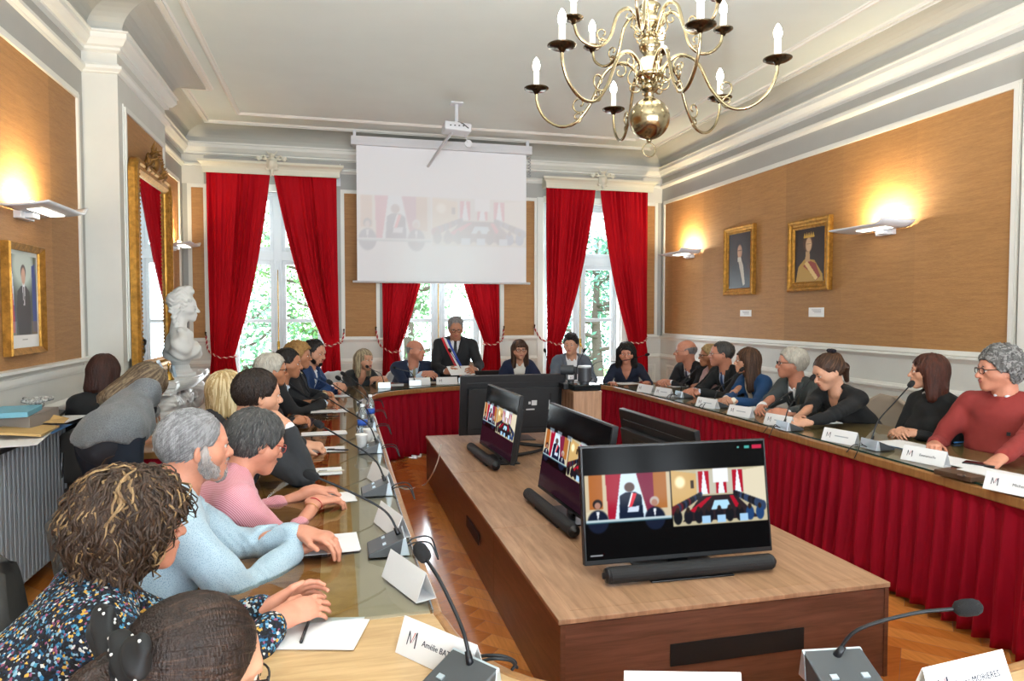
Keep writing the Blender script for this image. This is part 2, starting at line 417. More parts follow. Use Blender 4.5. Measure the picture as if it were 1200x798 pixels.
def hand_sdf(s, W, d, nn, side, curl=.5, sc=1.0, spread=.06, thumb=.5, k=.005):
    """W wrist, d towards fingers, nn palm normal (palm faces nn), side = +1 when the thumb lies along cross(d,nn)"""
    d = nrm(d); nn = nrm(np.asarray(nn) - d * np.dot(nn, d)); t = np.cross(d, nn) * side
    M = np.stack([d, t, nn])
    s.rc(W + d * .02 * sc, W + d * .075 * sc, .036 * sc, .041 * sc, k=.012, M=M, sc=(1, 1, .36))
    s.rc(W - d * .03 * sc, W + d * .02 * sc, .026 * sc, .030 * sc, k=.02, M=M, sc=(1, 1, .72))
    s.rc(W + d * .02 * sc + t * .018 * sc + nn * .008 * sc, W + d * .045 * sc + t * .026 * sc + nn * .010 * sc, .015 * sc, .013 * sc, k=.012)
    Ls = [(.043, .026, .021), (.047, .030, .022), (.044, .028, .022), (.034, .021, .019)]; offs = [.028, .0095, -.0095, -.027]
    cu = curl if np.ndim(curl) else [curl, curl * 1.08, curl * 1.15, curl * 1.2]
    for i in range(4):
        p = W + (d * (.090 - .004 * abs(i - 1.2)) + t * offs[i]) * sc; a = 0
        dirx = nrm(d + t * (1.3 - i) * spread); r = (.0092, .0095, .009, .008)[i] * sc
        for j, l in enumerate(Ls[i]):
            a += cu[i] * (.75, 1.0, .7)[j]; q = dirx * math.cos(a) + nn * math.sin(a); e = p + q * l * sc
            s.rc(p, e, r, r * .9, k=.004 if j else .009); p = e; r *= .9
    p = W + (d * .030 + t * .030 + nn * .006) * sc; q = nrm(d * .75 + t * (.75 - .5 * thumb) + nn * .5 * thumb)
    e = p + q * .040 * sc; s.rc(p, e, .0125 * sc, .0105 * sc, k=.008); q2 = nrm(q + d * .5 - t * .45 * thumb + nn * .2 * thumb)
    s.rc(e, e + q2 * .032 * sc, .0105 * sc, .0085 * sc, k=.004)
def ik(S, T, l1, l2, pole):
    v = T - S; D = np.linalg.norm(v); mx = (l1 + l2) * .995
    if D > mx: T = S + v / D * mx; D = mx; v = T - S
    a = (l1 * l1 - l2 * l2 + D * D) / (2 * D); hgt = math.sqrt(max(0, l1 * l1 - a * a)); u = v / D
    p = pole - u * np.dot(pole, u); return S + u * a + nrm(p) * hgt, T
def ribbon(sdf, rows, out, off=.006, th=.004):
    """rows: list of lists of points near the front; pushed along -out on to the surface, then lifted by off"""
    G = np.array(rows, float); o = nrm(out); P = G + o * .35
    G0 = P.copy()
    for _ in range(40): P = P - o * np.clip(sdf.at(P) - off, -.01, .05)[..., None] * .8
    far = ((G0 - P) @ o) > .36
    if far.any(): P[far] = (G0 - o * (np.median(((G0 - P) @ o)[~far]) if (~far).any() else .25))[far]
    return P
def person(name_label, head, yaw, pitch=0, roll=0, body=None, lean=None, hands=None, cloth='jacket', sex='m', skin='light', hair=('short', 'dark'), hairo={}, colr='202226', shirt='e8eaee', tie=None,
           glasses=None, beard=None, hs=1.0, fat=1.0, pose='sit', w=5.0, group=None, handcurl=.5, palmdir=None, pelvis=None, pants='1e2026', elbow=None, cuff=True, seed=1, sleeve=1.0, wide=1.0, extra_mat=None, necklen=0, handdir=None, lips=None, hairm=None, feet=True, palms=None, openv=.27, hem=.10, lapel=True, vw=.060):
    rg = np.random.default_rng(seed); Hc = np.asarray(head, float); yaw = math.radians(yaw); fr = Frame(Hc, yaw, math.radians(pitch), math.radians(roll), hs)
    by = yaw if body is None else math.radians(body)
    f = V(math.sin(by), math.cos(by), 0); r = V(math.cos(by), -math.sin(by), 0); f_sex = sex == 'f'
    hv = max(.0034, min(.0062, w * .00125)); gv = max(.0085, min(.016, w * .0032)); nv = max(.0030, min(.0048, w * .0012))
    nb = fr.w((0, -.03, -.06)); lw = nrm(np.asarray(lean, float)) if lean is not None else None
    if pelvis is None:
        NB = nb + (V(0, 0, -.088 - necklen) - f * (.02)) * hs; zb = .55; dz = NB[2] - zb; Ls = .50 * hs
        hor = math.sqrt(max(0.0, Ls * Ls - dz * dz)) if dz < Ls else 0.0
        Pv = V(NB[0], NB[1], zb) - f * hor
    else:
        Pv = np.asarray(pelvis, float); NB = nb + nrm(nrm(Pv - nb) * .6 + V(0, 0, -.4)) * .088 * hs
    u = nrm(NB - Pv); Ln = np.linalg.norm(NB - Pv); ft = nrm(f - u * np.dot(f, u)); rt = np.cross(ft, u); MT = np.stack([rt, ft, u])
    if np.dot(rt, r) < 0: rt = -rt; MT = np.stack([rt, ft, u])
    sw = (.150 if f_sex else .176) * hs * wide; Sh = {+1: NB - u * .070 + rt * sw, -1: NB - u * .070 - rt * sw}
    l1, l2 = .285 * hs, .255 * hs; joints = {}
    if hands is None: hands = (Pv + f * .42 - r * .13 + V(0, 0, .23), Pv + f * .42 + r * .13 + V(0, 0, .23))
    for sd, T in zip((-1, 1), hands):
        pole = (r * sd * .55 + V(0, 0, -.8) - f * .25) if elbow is None or elbow[(sd + 1) // 2] is None else np.asarray(elbow[(sd + 1) // 2], float)
        E, W = ik(Sh[sd], np.asarray(T, float), l1, l2, pole); joints[sd] = (Sh[sd], E, W)
    def torso(s, g=0.0, arms=True, full=True):
        cw, dp = (1.12, .80) if f_sex else (1.25, .86)
        s.rc(Pv + u * .20, NB - u * .13, (.118 if f_sex else .128) * fat + g, (.128 if f_sex else .135) + g, k=.05, M=MT, sc=(cw * wide, dp, 1))
        s.rc(Pv + u * .02, Pv + u * .18 + ft * .02 * (fat - .8), .135 * fat + g, .122 * fat + g, k=.05, M=MT, sc=(1.22, .95, 1))
        s.rc(Sh[-1] + rt * .03 - ft * .01, Sh[1] - rt * .03 - ft * .01, .052 + g, k=.05)
        for x in (-1, 1): s.rc(NB - u * .012 + rt * x * .03 - ft * .012, NB - u * .050 + rt * x * (sw - .03) - ft * .012, .046 + g, .040 + g, k=.04)
        if f_sex:
            for x in (-1, 1): s.ball(NB - u * .235 + ft * .085 + rt * x * .068, .062 + g * .5, k=.04)
        if arms:
            for sd in (-1, 1):
                S, E, W = joints[sd]; q = 1.0 if not f_sex else .88
                s.rc(S, E, (.054 * q) * (.9 + .1 * fat) + g, .043 * q + g, k=.035); e2 = E + (W - E) * min(1, sleeve)
                s.rc(E, e2 - nrm(W - E) * .035, .044 * q + g, .032 * q + g * .9, k=.02)
        if pose == 'stand': s.rc(Pv + u * .04, Pv + V(0, 0, -hem) - f * .01, .13 * fat + g, .150 + g, k=.05, M=MT, sc=(1.2, .95, 1))
        return s
    # --- body (one continuous skin mesh)
    root_o = V(Pv[0], Pv[1], 0)
    B = MM(); hd = head_sdf(jaw=.93 if f_sex else 1.0, nose=.9 if f_sex else 1.08)
    nk = .050 if f_sex else .060; nl = fr.l(NB - u * .02)
    hd.rc((0, -.030, -.045), nl, nk, nk + .006, k=.03); hd.rc(nl + V(-.045, -.005, -.03), nl + V(.045, -.005, -.03), .026, k=.04)
    vs, fs = hd.mesh(hv / hs); c = facec(vs, fs); mi = np.zeros(len(fs), int)
    lip = ((c[:, 0] / .021) ** 2 + ((c[:, 2] + .0572) / .0095) ** 2 < 1) & (c[:, 1] > .086); mi[lip] = 1
    B.add(fr.w(vs), fs, mi)
    eb = MB()
    for x in (-1, 1):
        eb.ball((x * .031, .0765, .0045), .0128, 10, 2); eb.ball((x * .0305, .0870, .0045), (.0056, .0035, .0056), 8, 3)
        eb.tube([(x * .016, .0890, .0080), (x * .024, .0925, .0110), (x * .034, .0925, .0112), (x * .045, .0865, .0080)], [.0008, .0013, .0015, .0009], 5, 3); eb.tube([(x * .014, .0900, .0225), (x * .028, .0905, .0285), (x * .044, .0800, .0240)], [.0026, .0036, .0018], 5, 4)
    for i in range(len(eb.v)): eb.v[i] = fr.w(eb.v[i])
    B.addmb(eb)
    tb = SDF(); torso(tb, -.014); tb.rc(NB, nb, .045, k=.03)
    for sd in (-1, 1): tb.rc(joints[sd][1], joints[sd][2], .032, .024, k=.02)
    vs, fs = tb.mesh(max(.014, gv)); B.add(vs, fs)
    for sd in (-1, 1):
        S, E, W = joints[sd]; s = SDF(); fa = nrm(W - E)
        s.rc(E + (W - E) * (.25 if sleeve > .95 else .02), W, .036 if sleeve <= .95 else .030, .0235, k=.01)
        dd = fa if handdir is None else nrm(handdir[(sd + 1) // 2]); pn = V(0, 0, -1) if palms is None else np.asarray(palms[(sd + 1) // 2], float)
        # thumb towards the body's midline when the palm faces down
        d_ = nrm(dd); n_ = nrm(pn - d_ * np.dot(pn, d_)); thumb_dir = np.cross(d_, n_)
        # right hand (sd=+1), palm down, fingers forward: thumb points left (-r): cross(f,-z) = ... handedness
        sgn = 1 if sd > 0 else -1
        hc = handcurl[(sd + 1) // 2] if np.ndim(handcurl) else handcurl
        hand_sdf(s, W, dd, pn, sgn, curl=hc, sc=(.90 if f_sex else 1.0) * hs)
        vs, fs = s.mesh(nv); B.add(vs, fs)
    hm0 = hairm
    body_o = B.build('person', [SKIN[skin], LIPS if lips is None else lips, EYEW, IRIS, hm0[0] if hm0 else MATS['eyebrow_dark']], origin=root_o)
    tag(body_o, name_label, 'person', group)
    # --- hair
    if hair[0] != 'none':
        st = hair[0]; o = dict(hairo); base = hair_base(st if st != 'bald' else 'fringe', o.get('th', .010), o); bh = max(.0045, hv) / hs
        HM = MM(); vs, fs = base.mesh(bh); HM.add(fr.w(vs), fs, 0)
        n = int(o.get('n', 260) * (1.0 if w < 4 else .6)); L = o.get('L', .05)
        vs, fs, rr = groom(base, n, {'bob': 'bob', 'long': 'long'}.get(st, st), L, o, rg)
        HM.add(fr.w(vs), fs, (rr < o.get('hl', 0)).astype(int)); h_o = HM.build('hair', [hm0[0], hm0[-1]], body_o)
    if beard:
        s = SDF()
        for x in (-1, 1):
            s.rc((x * .077, .006, .010), (x * .074, .006, -.02), .008, .012, k=.015); s.rc((x * .074, .004, -.012), (x * .062, .012, -.05), .012, .020, k=.02); s.rc((x * .062, .012, -.045), (x * .050, .034, -.072), .020, .022, k=.02); s.rc((x * .052, .030, -.068), (0, .074, -.096), .018, .018, k=.02)
            s.rc((x * .028, .084, -.056), (0, .096, -.043), .006, .007, k=.008)
        s.ball((0, .082, -.083), (.026, .016, .018), k=.015)
        face = head_sdf(); mc = lambda P, D: np.maximum(D, -(np.sqrt((P[..., 0] / .020) ** 2 + ((P[..., 2] + .058) / .0085) ** 2) - 1) * .008)
        s.fn(lambda P, D: np.maximum(D, face.at(P) - .005)); s.fn(mc)
        vs, fs = s.mesh(max(.0035, hv * .8)); q = MM(); q.add(fr.w(vs), fs)
        if w < 9:
            vs, fs, rr = groom(s, 500 if w < 4 else 160, 'beard', .022, dict(crown=(0, 0, .05), grav=.8, jit=.35, lift=.0022, sw=.0013 if w < 4 else .002), rg, roots=vs[vs[:, 2] < -.008]); q.add(fr.w(vs), fs, (rr < .4).astype(int))
        q.build('beard', beard if isinstance(beard, list) else [beard, beard], body_o)
    if glasses:
        g = MB(); rr = .021
        for x in (-1, 1):
            th = np.linspace(0, 2 * math.pi, 17)[:-1]
            pts = [fr.w((x * .032 + .023 * math.copysign(abs(math.cos(a)) ** .8, math.cos(a)), .1035 - .25 * abs(x * .032 + .023 * math.cos(a)) ** 1.3, .003 + .0165 * math.copysign(abs(math.sin(a)) ** .8, math.sin(a)))) for a in th]
            g.tube(pts, glasses[1], 5, closed=True); g.tube([fr.w(p) for p in [(x * .055, .095, .009), (x * .070, .085, .010), (x * .082, -.005, .012), (x * .082, -.025, -.005)]], glasses[1], 5)
        g.tube([fr.w(p) for p in [(-.010, .101, .008), (0, .104, .010), (.010, .101, .008)]], glasses[1], 5)
        go = g.build('glasses', glasses[0], body_o, smooth=True)
    # --- clothes
    fold = .0095 if w < 4 else .009
    def folds(P, D):
        e = sum(np.exp(-((P - joints[sd][1]) ** 2).sum(-1) / .012) for sd in (-1, 1)); return D + fold * wob(P, 1.0 if cloth != 'jacket' else .75, seed) + .004 * e * np.sin(P @ V(150, 60, 90) + 3 * np.sin(P @ V(20, 35, 10)))
    neck_cut_r = nk + .006
    def outer(g, k=.05): 
        s = torso(SDF(), g); return s
    cm = extra_mat or mat('cloth_%s_%s' % (cloth, colr), colr, rough=.85, var=.04, vscale=(30, 30, 30), bump=.25, bscale=500, sheen=.25)
    sm = mat('shirt_' + (shirt or 'none'), shirt or 'e0e0e0', rough=.75, bump=.1, bscale=400)
    def tc(P): q = np.asarray(P) - NB; return q @ rt, q @ ft, -(q @ u)
    if cloth in ('jacket', 'open'):
        g = .016; s = outer(g); s.fn(folds)
        Lv = openv; 
        def vcut(P, D):
            x, y, t = tc(P); hw = np.where(t < 0, vw + .02, vw * (1 - np.clip(t, 0, Lv) / Lv) + .002)
            d = np.maximum(np.maximum(np.abs(x) - hw, -y + .01), t - Lv); 
            nc = np.sqrt(x * x + (y - .01) ** 2) - nk - .012; nc = np.maximum(nc, t - .05)
            return np.maximum(D, -np.minimum(d, nc))
        s.fn(vcut)
        if hem < 0: s.fn(lambda P, D: np.maximum(D, Pv[2] + .0 - P[..., 2] + .02 * np.sin(P[..., 0] * 25)))
        vs, fs = s.mesh(gv); q = MM(); q.add(vs, fs); jo = q.build('jacket', cm, body_o)
        s2 = torso(SDF(), -.004, arms=False)
        for sd in (-1, 1):
            S, E, W = joints[sd]; fa = nrm(W - E)
            if cuff: s2.rc(W - fa * .07, W - fa * .008, .036, .0345, k=.005)
        def ncut(P, D):
            x, y, t = tc(P); nc = np.sqrt(x * x + (y - .015) ** 2) - nk; return np.maximum(D, -np.maximum(nc, t - .03))
        s2.fn(ncut)
        for x in (-1, 1):   # collar leaves
            s2.rc(NB + rt * x * (nk + .004) - ft * .02 + u * .015, NB + rt * x * .022 + ft * (nk + .022) - u * .022, .012, .010, k=.006)
        s2.rc(NB - rt * (nk + .002) - ft * .025 + u * .018, NB + rt * (nk + .002) - ft * .025 + u * .018, .012, k=.01) if False else None
        vs, fs = s2.mesh(min(gv, .011)); q = MM(); q.add(vs, fs); so = q.build('shirt', sm, body_o)
        base = torso(SDF(), g)
        if lapel:
            for sd in (-1, 1):
                rows = []
                for t in np.linspace(-.03, Lv, 10):
                    kx = (vw * (1 - max(t, 0) / Lv)); wd = .05 * min(1, (Lv - t) / .12 + .15) * (1 if t < Lv * .28 else .82); 
                    rows.append([NB - u * t + rt * sd * (kx + .004 + wd * a) for a in (0, .5, 1)])
                P = ribbon(base, rows, ft, .007); mb = MB(); mb.grid(P); mb.build('lapel', cm, jo, smooth=True, solid=.006)
        if tie:
            rows = []; b2 = torso(SDF(), .000)
            for t in np.linspace(-.005, Lv + .02, 9):
                hw = .011 if t < .02 else .014 + .016 * min(1, t / .25); rows.append([NB - u * t + rt * a * hw for a in (-1, -.4, .4, 1)])
            P = ribbon(b2, rows, ft, .008); mb = MB(); mb.grid(P); kn = P[0].mean(0); mb.ball(kn - u * .004 + ft * .004, (.015, .012, .015), 8); mb.build('tie', tie, body_o, smooth=True, solid=.004)
        if w < 12:
            P = ribbon(base, [[NB - u * (Lv + .02 + .09 * i) + rt * .004] for i in range(2)], ft, .012)
            for p in P[:, 0]: mb = MB(); mb.ball(p, (.008, .008, .008), 8); mb.build('button', mat('button_dark', '15161a', .3), jo, smooth=True)
    else:
        g = {'knit': .020, 'shirt': .016}.get(cloth, .011); s = outer(g); s.fn(folds)
        def ncut(P, D):
            x, y, t = tc(P); nr = nk + (.004 if cloth in ('sweater', 'knit') else .0)
            nc = np.sqrt(x * x + (y - .012) ** 2) - nr; nc = np.maximum(nc, t - .025)
            if cloth == 'vneck': d = np.maximum(np.maximum(np.abs(x) - np.clip(.07 * (1 - t / .16), 0, .08), -y), t - .16); nc = np.minimum(nc, d)
            if cloth == 'shirt': d = np.maximum(np.maximum(np.abs(x) - np.clip(.035 * (1 - t / .11), 0, .04), -y), t - .11); nc = np.minimum(nc, d)
            return np.maximum(D, -nc)
        s.fn(ncut)
        if cloth == 'shirt':
            for x in (-1, 1):
                s.rc(NB + rt * x * (nk + .006) - ft * .025 + u * .030, NB + rt * x * .030 + ft * (nk + .022) - u * .012, .015, .012, k=.005); s.rc(NB + rt * x * (nk + .010) + ft * .02 + u * .008, NB + rt * x * .040 + ft * (nk + .024) - u * .035, .011, .010, k=.005)
            s.rc(NB - rt * .045 - ft * .058 + u * .032, NB + rt * .045 - ft * .058 + u * .032, .015, k=.012)
        if cloth == 'knit' or cloth == 'sweater':
            th = np.linspace(0, 2 * math.pi, 13)
            for i in range(12):
                a, b = th[i], th[i + 1]; R0 = nk + .012
                s.rc(NB + (rt * math.cos(a) + ft * math.sin(a)) * R0 + u * (.012 - .018 * math.sin(a)) + ft * .008, NB + (rt * math.cos(b) + ft * math.sin(b)) * R0 + u * (.012 - .018 * math.sin(b)) + ft * .008, .010, k=.006)
        vs, fs = s.mesh(min(gv, .012)); q = MM(); q.add(vs, fs); jo = q.build({'shirt': 'shirt', 'knit': 'sweater', 'sweater': 'sweater', 'vneck': 'top'}.get(cloth, 'top'), cm, body_o)
        if cloth == 'sweater' and shirt:
            s2 = SDF()
            for x in (-1, 1): s2.rc(NB + rt * x * (nk + .002) - ft * .02 + u * .022, NB + rt * x * .028 + ft * (nk + .012) + u * .002, .012, .010, k=.006)
            s2.rc(NB - rt * .04 - ft * .05 + u * .022, NB + rt * .04 - ft * .05 + u * .022, .011, k=.01)
            vs, fs = s2.mesh(.005); q = MM(); q.add(vs, fs); q.build('shirt_collar', sm, body_o)
    # --- trousers and shoes
    pm = mat('pants_' + pants, pants, rough=.85, var=.1, vscale=(30, 30, 30)); s = SDF(); q = MM(); sh = []
    s.rc(Pv - rt * .06 + u * .02, Pv + rt * .06 + u * .02, .13 * fat, k=.05, M=MT, sc=(1, .9, 1))
    for sd in (-1, 1):
        hp = V(*Pv) + r * sd * .085
        if pose == 'sit':
            kn = V(hp[0], hp[1], .52) + f * .40 + r * sd * .04; an = V(kn[0], kn[1], .10) + f * .02
        else:
            kn = V(hp[0], hp[1], .50 * Pv[2] / .92) + f * .03 + r * sd * .01; an = V(kn[0], kn[1], .09) - f * .03
        s.rc(hp, kn, .082 if pose == 'sit' else .098, .058, k=.04); s.rc(kn, an, .058, .045, k=.02); sh.append(an)
    vs, fs = s.mesh(.016 if w > 4 else .013); q.add(vs, fs); q.build('trousers', pm, body_o)
    for an in sh:
        s = SDF(); s.rc(an + V(0, 0, -.045) - f * .02, an + V(0, 0, -.06) + f * .15, .040, .034, k=.02, sc=(1, 1, 1)); s.fn(lambda P, D: np.maximum(D, -(P[..., 2] - .002)))
        vs, fs = s.mesh(.010); q = MM(); q.add(vs, fs); q.build('shoe', mat('shoe_black', '17161a', .35), body_o)
    return dict(o=body_o, P=Pv, N=NB, f=f, r=r, ft=ft, rt=rt, u=u, fr=fr, joints=joints, torso=torso, jo=jo, cm=cm)
mat('eyebrow_dark', '2a1d16', .8)
# ---------------------------------------------------------------- the room
XL, XB, XR, YB, YR, ZC = -1.97, -1.71, 4.95, 10.0, -2.6, 4.07
Y0, Y1 = 6.30, 7.90
WINX = [(-1.42, -.16), (.81, 2.07), (3.01, 4.27)]
WHITE = mat('white_paint', 'd3d2cb', .55, var=.03, vscale=(3, 3, 3)); TRIMW = mat('white_trim', 'e4e3dc', .42); GREYP = mat('grey_paint', 'abaaa5', .6, var=.03, vscale=(3, 3, 3))
CEILM = mat('ceiling_paint', 'dce4de', .7, var=.02, vscale=(2, 2, 2))
def wallpaper():
    m, nt, b = newmat('straw_wallpaper'); L = nt.links; tc = N(nt, 'ShaderNodeTexCoord'); g = N(nt, 'ShaderNodeNewGeometry'); sx = N(nt, 'ShaderNodeSeparateXYZ'); L.new(g.outputs['Position'], sx.inputs[0])
    ad = N(nt, 'ShaderNodeMath', _operation='ADD'); L.new(sx.outputs[0], ad.inputs[0]); L.new(sx.outputs[1], ad.inputs[1])
    cb = N(nt, 'ShaderNodeCombineXYZ'); L.new(ad.outputs[0], cb.inputs[0]); L.new(sx.outputs[2], cb.inputs[2])
    def noise(sc, det, r=.6):
        mp = N(nt, 'ShaderNodeMapping'); mp.inputs['Scale'].default_value = sc; L.new(cb.outputs[0], mp.inputs[0]); n = N(nt, 'ShaderNodeTexNoise', Scale=1.0, Detail=det, Roughness=r); L.new(mp.outputs[0], n.inputs['Vector']); return n.outputs[0]
    a = noise((3, 1, 38), 6.0, .7); fine = noise((16, 1, 200), 4.0, .75)
    # sheets about 91 cm wide, each a little different
    dv = N(nt, 'ShaderNodeMath', _operation='DIVIDE'); L.new(ad.outputs[0], dv.inputs[0]); dv.inputs[1].default_value = .91
    fl = N(nt, 'ShaderNodeMath', _operation='FLOOR'); L.new(dv.outputs[0], fl.inputs[0]); wn = N(nt, 'ShaderNodeTexWhiteNoise', _noise_dimensions='1D'); L.new(fl.outputs[0], wn.inputs['W'])
    cr = N(nt, 'ShaderNodeValToRGB'); cr.color_ramp.elements[0].position = .28; cr.color_ramp.elements[0].color = srgb('8f6238'); cr.color_ramp.elements[1].position = .72; cr.color_ramp.elements[1].color = srgb('c29058')
    mx = N(nt, 'ShaderNodeMix', _data_type='FLOAT'); mx.inputs[0].default_value = .5; L.new(a, mx.inputs[2]); L.new(fine, mx.inputs[3]); L.new(mx.outputs[0], cr.inputs[0])
    hv = N(nt, 'ShaderNodeHueSaturation'); L.new(cr.outputs[0], hv.inputs['Color']); mr = N(nt, 'ShaderNodeMapRange'); L.new(wn.outputs[0], mr.inputs[0]); mr.inputs[3].default_value = .88; mr.inputs[4].default_value = 1.10; L.new(mr.outputs[0], hv.inputs['Value'])
    L.new(hv.outputs[0], b.inputs['Base Color']); b.inputs['Roughness'].default_value = .6
    bp = N(nt, 'ShaderNodeBump', Strength=.6, Distance=.008); L.new(fine, bp.inputs['Height']); L.new(bp.outputs[0], b.inputs['Normal']); return m
WP = wallpaper()
def build_room():
    # ceiling, floor slab
    mb = MB(); mb.bb(XL - .3, XR + .3, YR - .3, YB + .35, ZC, ZC + .1); struct(mb.build('ceiling', CEILM))
    mb = MB(); mb.bb(XL - .3, XR + .3, YR - .3, YB + .35, -.10, -.002); fl = struct(mb.build('floor', mat('floor_joint', '4a2410', .5)))
    # parquet
    planks = [mat('parquet_%d' % i, c, .13, var=.14, vscale=(6, 60, 6) if i % 2 else (60, 6, 6), coat=.35) for i, c in enumerate(['c27434', 'ac622a', 'd28642', 'b66a30'])]
    mb = MB(); Lp, Wp = .66, .11; g = .0008; ca = math.cos(math.pi / 4)
    rr = np.random.default_rng(3)
    for i in range(-160, 160):
        for j in range(-45, 45):
            # herringbone lattice, rotated 45 degrees
            ox, oy = i * Wp + j * Lp, i * Wp - j * Lp
            for k in (0, 1):
                if k == 0: x0, y0, x1, y1 = ox, oy, ox + Lp, oy + Wp
                else: x0, y0, x1, y1 = ox - 0 + 0, oy + Wp, ox + Wp, oy + Wp + Lp
                q = np.array([(x0 + g, y0 + g), (x1 - g, y0 + g), (x1 - g, y1 - g), (x0 + g, y1 - g)]); c = q.mean(0)
                q = np.stack([(q[:, 0] - q[:, 1]) * ca, (q[:, 0] + q[:, 1]) * ca], 1) + V(1.2, 3)
                m = q.mean(0)
                if m[0] < XL - .3 or m[0] > XR + .2 or m[1] < YR or m[1] > YB + .2: continue
                z = rr.uniform(0, .0005)
                mi = (0 if k else 1) + 2 * (rr.random() < .5)
                mb.add([(a, b, z) for a, b in q], [(0, 1, 2, 3)], int(mi))
    mb.build('parquet', planks, fl)
    # back wall with three openings
    mb = MB(); xs = [XL - .3] + [v for w in WINX for v in w] + [XR + .3]
    for i in range(0, len(xs), 2): mb.bb(xs[i], xs[i + 1], YB, YB + .35, 0, ZC)
    for a, b in WINX: mb.bb(a, b, YB, YB + .35, 3.27, ZC)
    wb = struct(mb.build('wall_back', GREYP))
    mb = MB(); mb.bb(XL - .3, XL, YR - .3, YB, 0, ZC); wl = struct(mb.build('wall_left', GREYP))
    mb = MB(); mb.bb(XL - .01, XB, Y0, Y1, 0, ZC); wc = struct(mb.build('wall_chimney', WHITE))
    mb = MB(); mb.bb(XR, XR + .3, YR - .3, YB, 0, ZC); wr = struct(mb.build('wall_right', GREYP))
    mb = MB(); rx = [XL - .3, -.9, .5, 1.0, 2.4, 2.9, 4.3, XR + .3]
    for i in range(0, 8, 2): mb.bb(rx[i], rx[i + 1], YR - .3, YR, 0, ZC)
    for a, b in ((-.9, .5), (1.0, 2.4), (2.9, 4.3)): mb.bb(a, b, YR - .3, YR, 3.3, ZC)
    struct(mb.build('wall_rear', WHITE))
    for k, (a, b) in enumerate(((-.9, .5), (1.0, 2.4), (2.9, 4.3))): window(k + 4, a, b, YR - .15, 3.3, rear=True)  # unseen rear windows, added as openings for the fill lights
    # cornice and picture rail swept round the room
    path = [(XL, YR), (XL, Y0), (XB, Y0), (XB, Y1), (XL, Y1), (XL, YB), (XR, YB), (XR, YR)]
    cor = [(0, 3.70), (.035, 3.715), (.035, 3.735), (.06, 3.745), (.085, 3.775), (.10, 3.79), (.10, 3.83), (.115, 3.835), (.115, 3.845), (.06, 3.847), (.06, 3.87)] + [(.06 + .27 * (1 - math.cos(a)), 3.87 + .17 * math.sin(a)) for a in np.linspace(.1, math.pi / 2, 8)] + [(.345, 4.04), (.345, 4.055), (.375, 4.055), (.375, 4.045), (.40, 4.045), (.40, 4.06), (.42, 4.071)]
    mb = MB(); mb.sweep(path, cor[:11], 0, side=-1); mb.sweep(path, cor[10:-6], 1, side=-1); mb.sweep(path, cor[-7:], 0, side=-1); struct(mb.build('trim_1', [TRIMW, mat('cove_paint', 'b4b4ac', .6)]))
    mb = MB(); mb.sweep(path, [(0, 3.535), (.015, 3.54), (.02, 3.55), (.045, 3.565), (.045, 3.59), (.02, 3.60), (.012, 3.615), (0, 3.615)], side=-1); struct(mb.build('trim_2', TRIMW))
    ins = .80; p2 = [(XL + ins, YR + .8), (XL + ins, YB - ins), (XR - ins, YB - ins), (XR - ins, YR + .8)]
    mb = MB(); mb.sweep(p2, [(-.02, 4.071), (-.02, 4.055), (-.005, 4.045), (.01, 4.045), (.02, 4.058), (.035, 4.058), (.04, 4.071)], side=-1, closed=True); struct(mb.build('trim_3', TRIMW))
    # baseboards and dado rails
    segs = [[(XL, YR), (XL, Y0 - .0)], [(XL, Y1), (XL, YB), (WINX[0][0] - .09, YB)], [(WINX[0][1] + .09, YB), (WINX[1][0] - .09, YB)], [(WINX[1][1] + .09, YB), (WINX[2][0] - .09, YB)], [(WINX[2][1] + .09, YB), (XR, YB), (XR, 4.06)]]
    k = 4
    for sg in segs:
        mb = MB(); mb.sweep(sg, [(0, 1.185), (.012, 1.19), (.018, 1.20), (.045, 1.222), (.055, 1.225), (.055, 1.245), (.0, 1.25)], side=-1)
        mb.sweep(sg, [(0, .965), (.012, .96), (.02, .945), (.032, .935), (.032, .915), (.015, .905), (.012, .89), (0, .885)][::-1], side=-1); struct(mb.build('trim_%d' % k, TRIMW)); k += 1
        mb = MB(); mb.sweep(sg, [(0, 0), (.02, 0), (.02, .13), (.012, .145), (0, .15)], side=-1); struct(mb.build('baseboard_%s' % ['left', 'corner', 'back_left', 'back_right', 'right'][k - 5], TRIMW))
        # white dado facing
        mb = MB(); mb.sweep(sg, [(.004, 0), (.004, 1.2)], side=-1); struct(mb.build('trim_%d' % (k + 20), WHITE))
    # dado panels (raised frames)
    def frm(mb, M, a0, a1, z0, z1, t=.028, d=.014):
        for (p, q, r_, s_) in ((a0, a1, z0, z0 + t), (a0, a1, z1 - t, z1), (a0, a0 + t, z0 + t, z1 - t), (a1 - t, a1, z0 + t, z1 - t)):
            P = [M(p, r_), M(q, r_), M(q, s_), M(p, s_)]; n = M(0, 0, 1) - M(0, 0, 0)
            mb.add(P + [x + n * d * (.6 if (i // 1) % 2 else .6) for i, x in enumerate(P)], [(0, 1, 2, 3)[::-1], (4, 5, 6, 7), (0, 1, 5, 4), (1, 2, 6, 5), (2, 3, 7, 6), (3, 0, 4, 7)])
    MR = lambda a, z, n=0: V(XR - n - .004 * (n == 0), a, z); MBk = lambda a, z, n=0: V(a, YB - n - .004 * (n == 0), z); MLf = lambda a, z, n=0: V(XL + n + .004 * (n == 0), a, z)
    mb = MB(); y = 4.2
    while y < 9.7:
        w_ = .50 if int(y * 10) % 2 else .72; frm(mb, MR, y, min(y + w_, 9.85), .24, .80); frm(mb, MR, y + .05, min(y + w_, 9.85) - .05, .29, .75, .012); y += w_ + .09
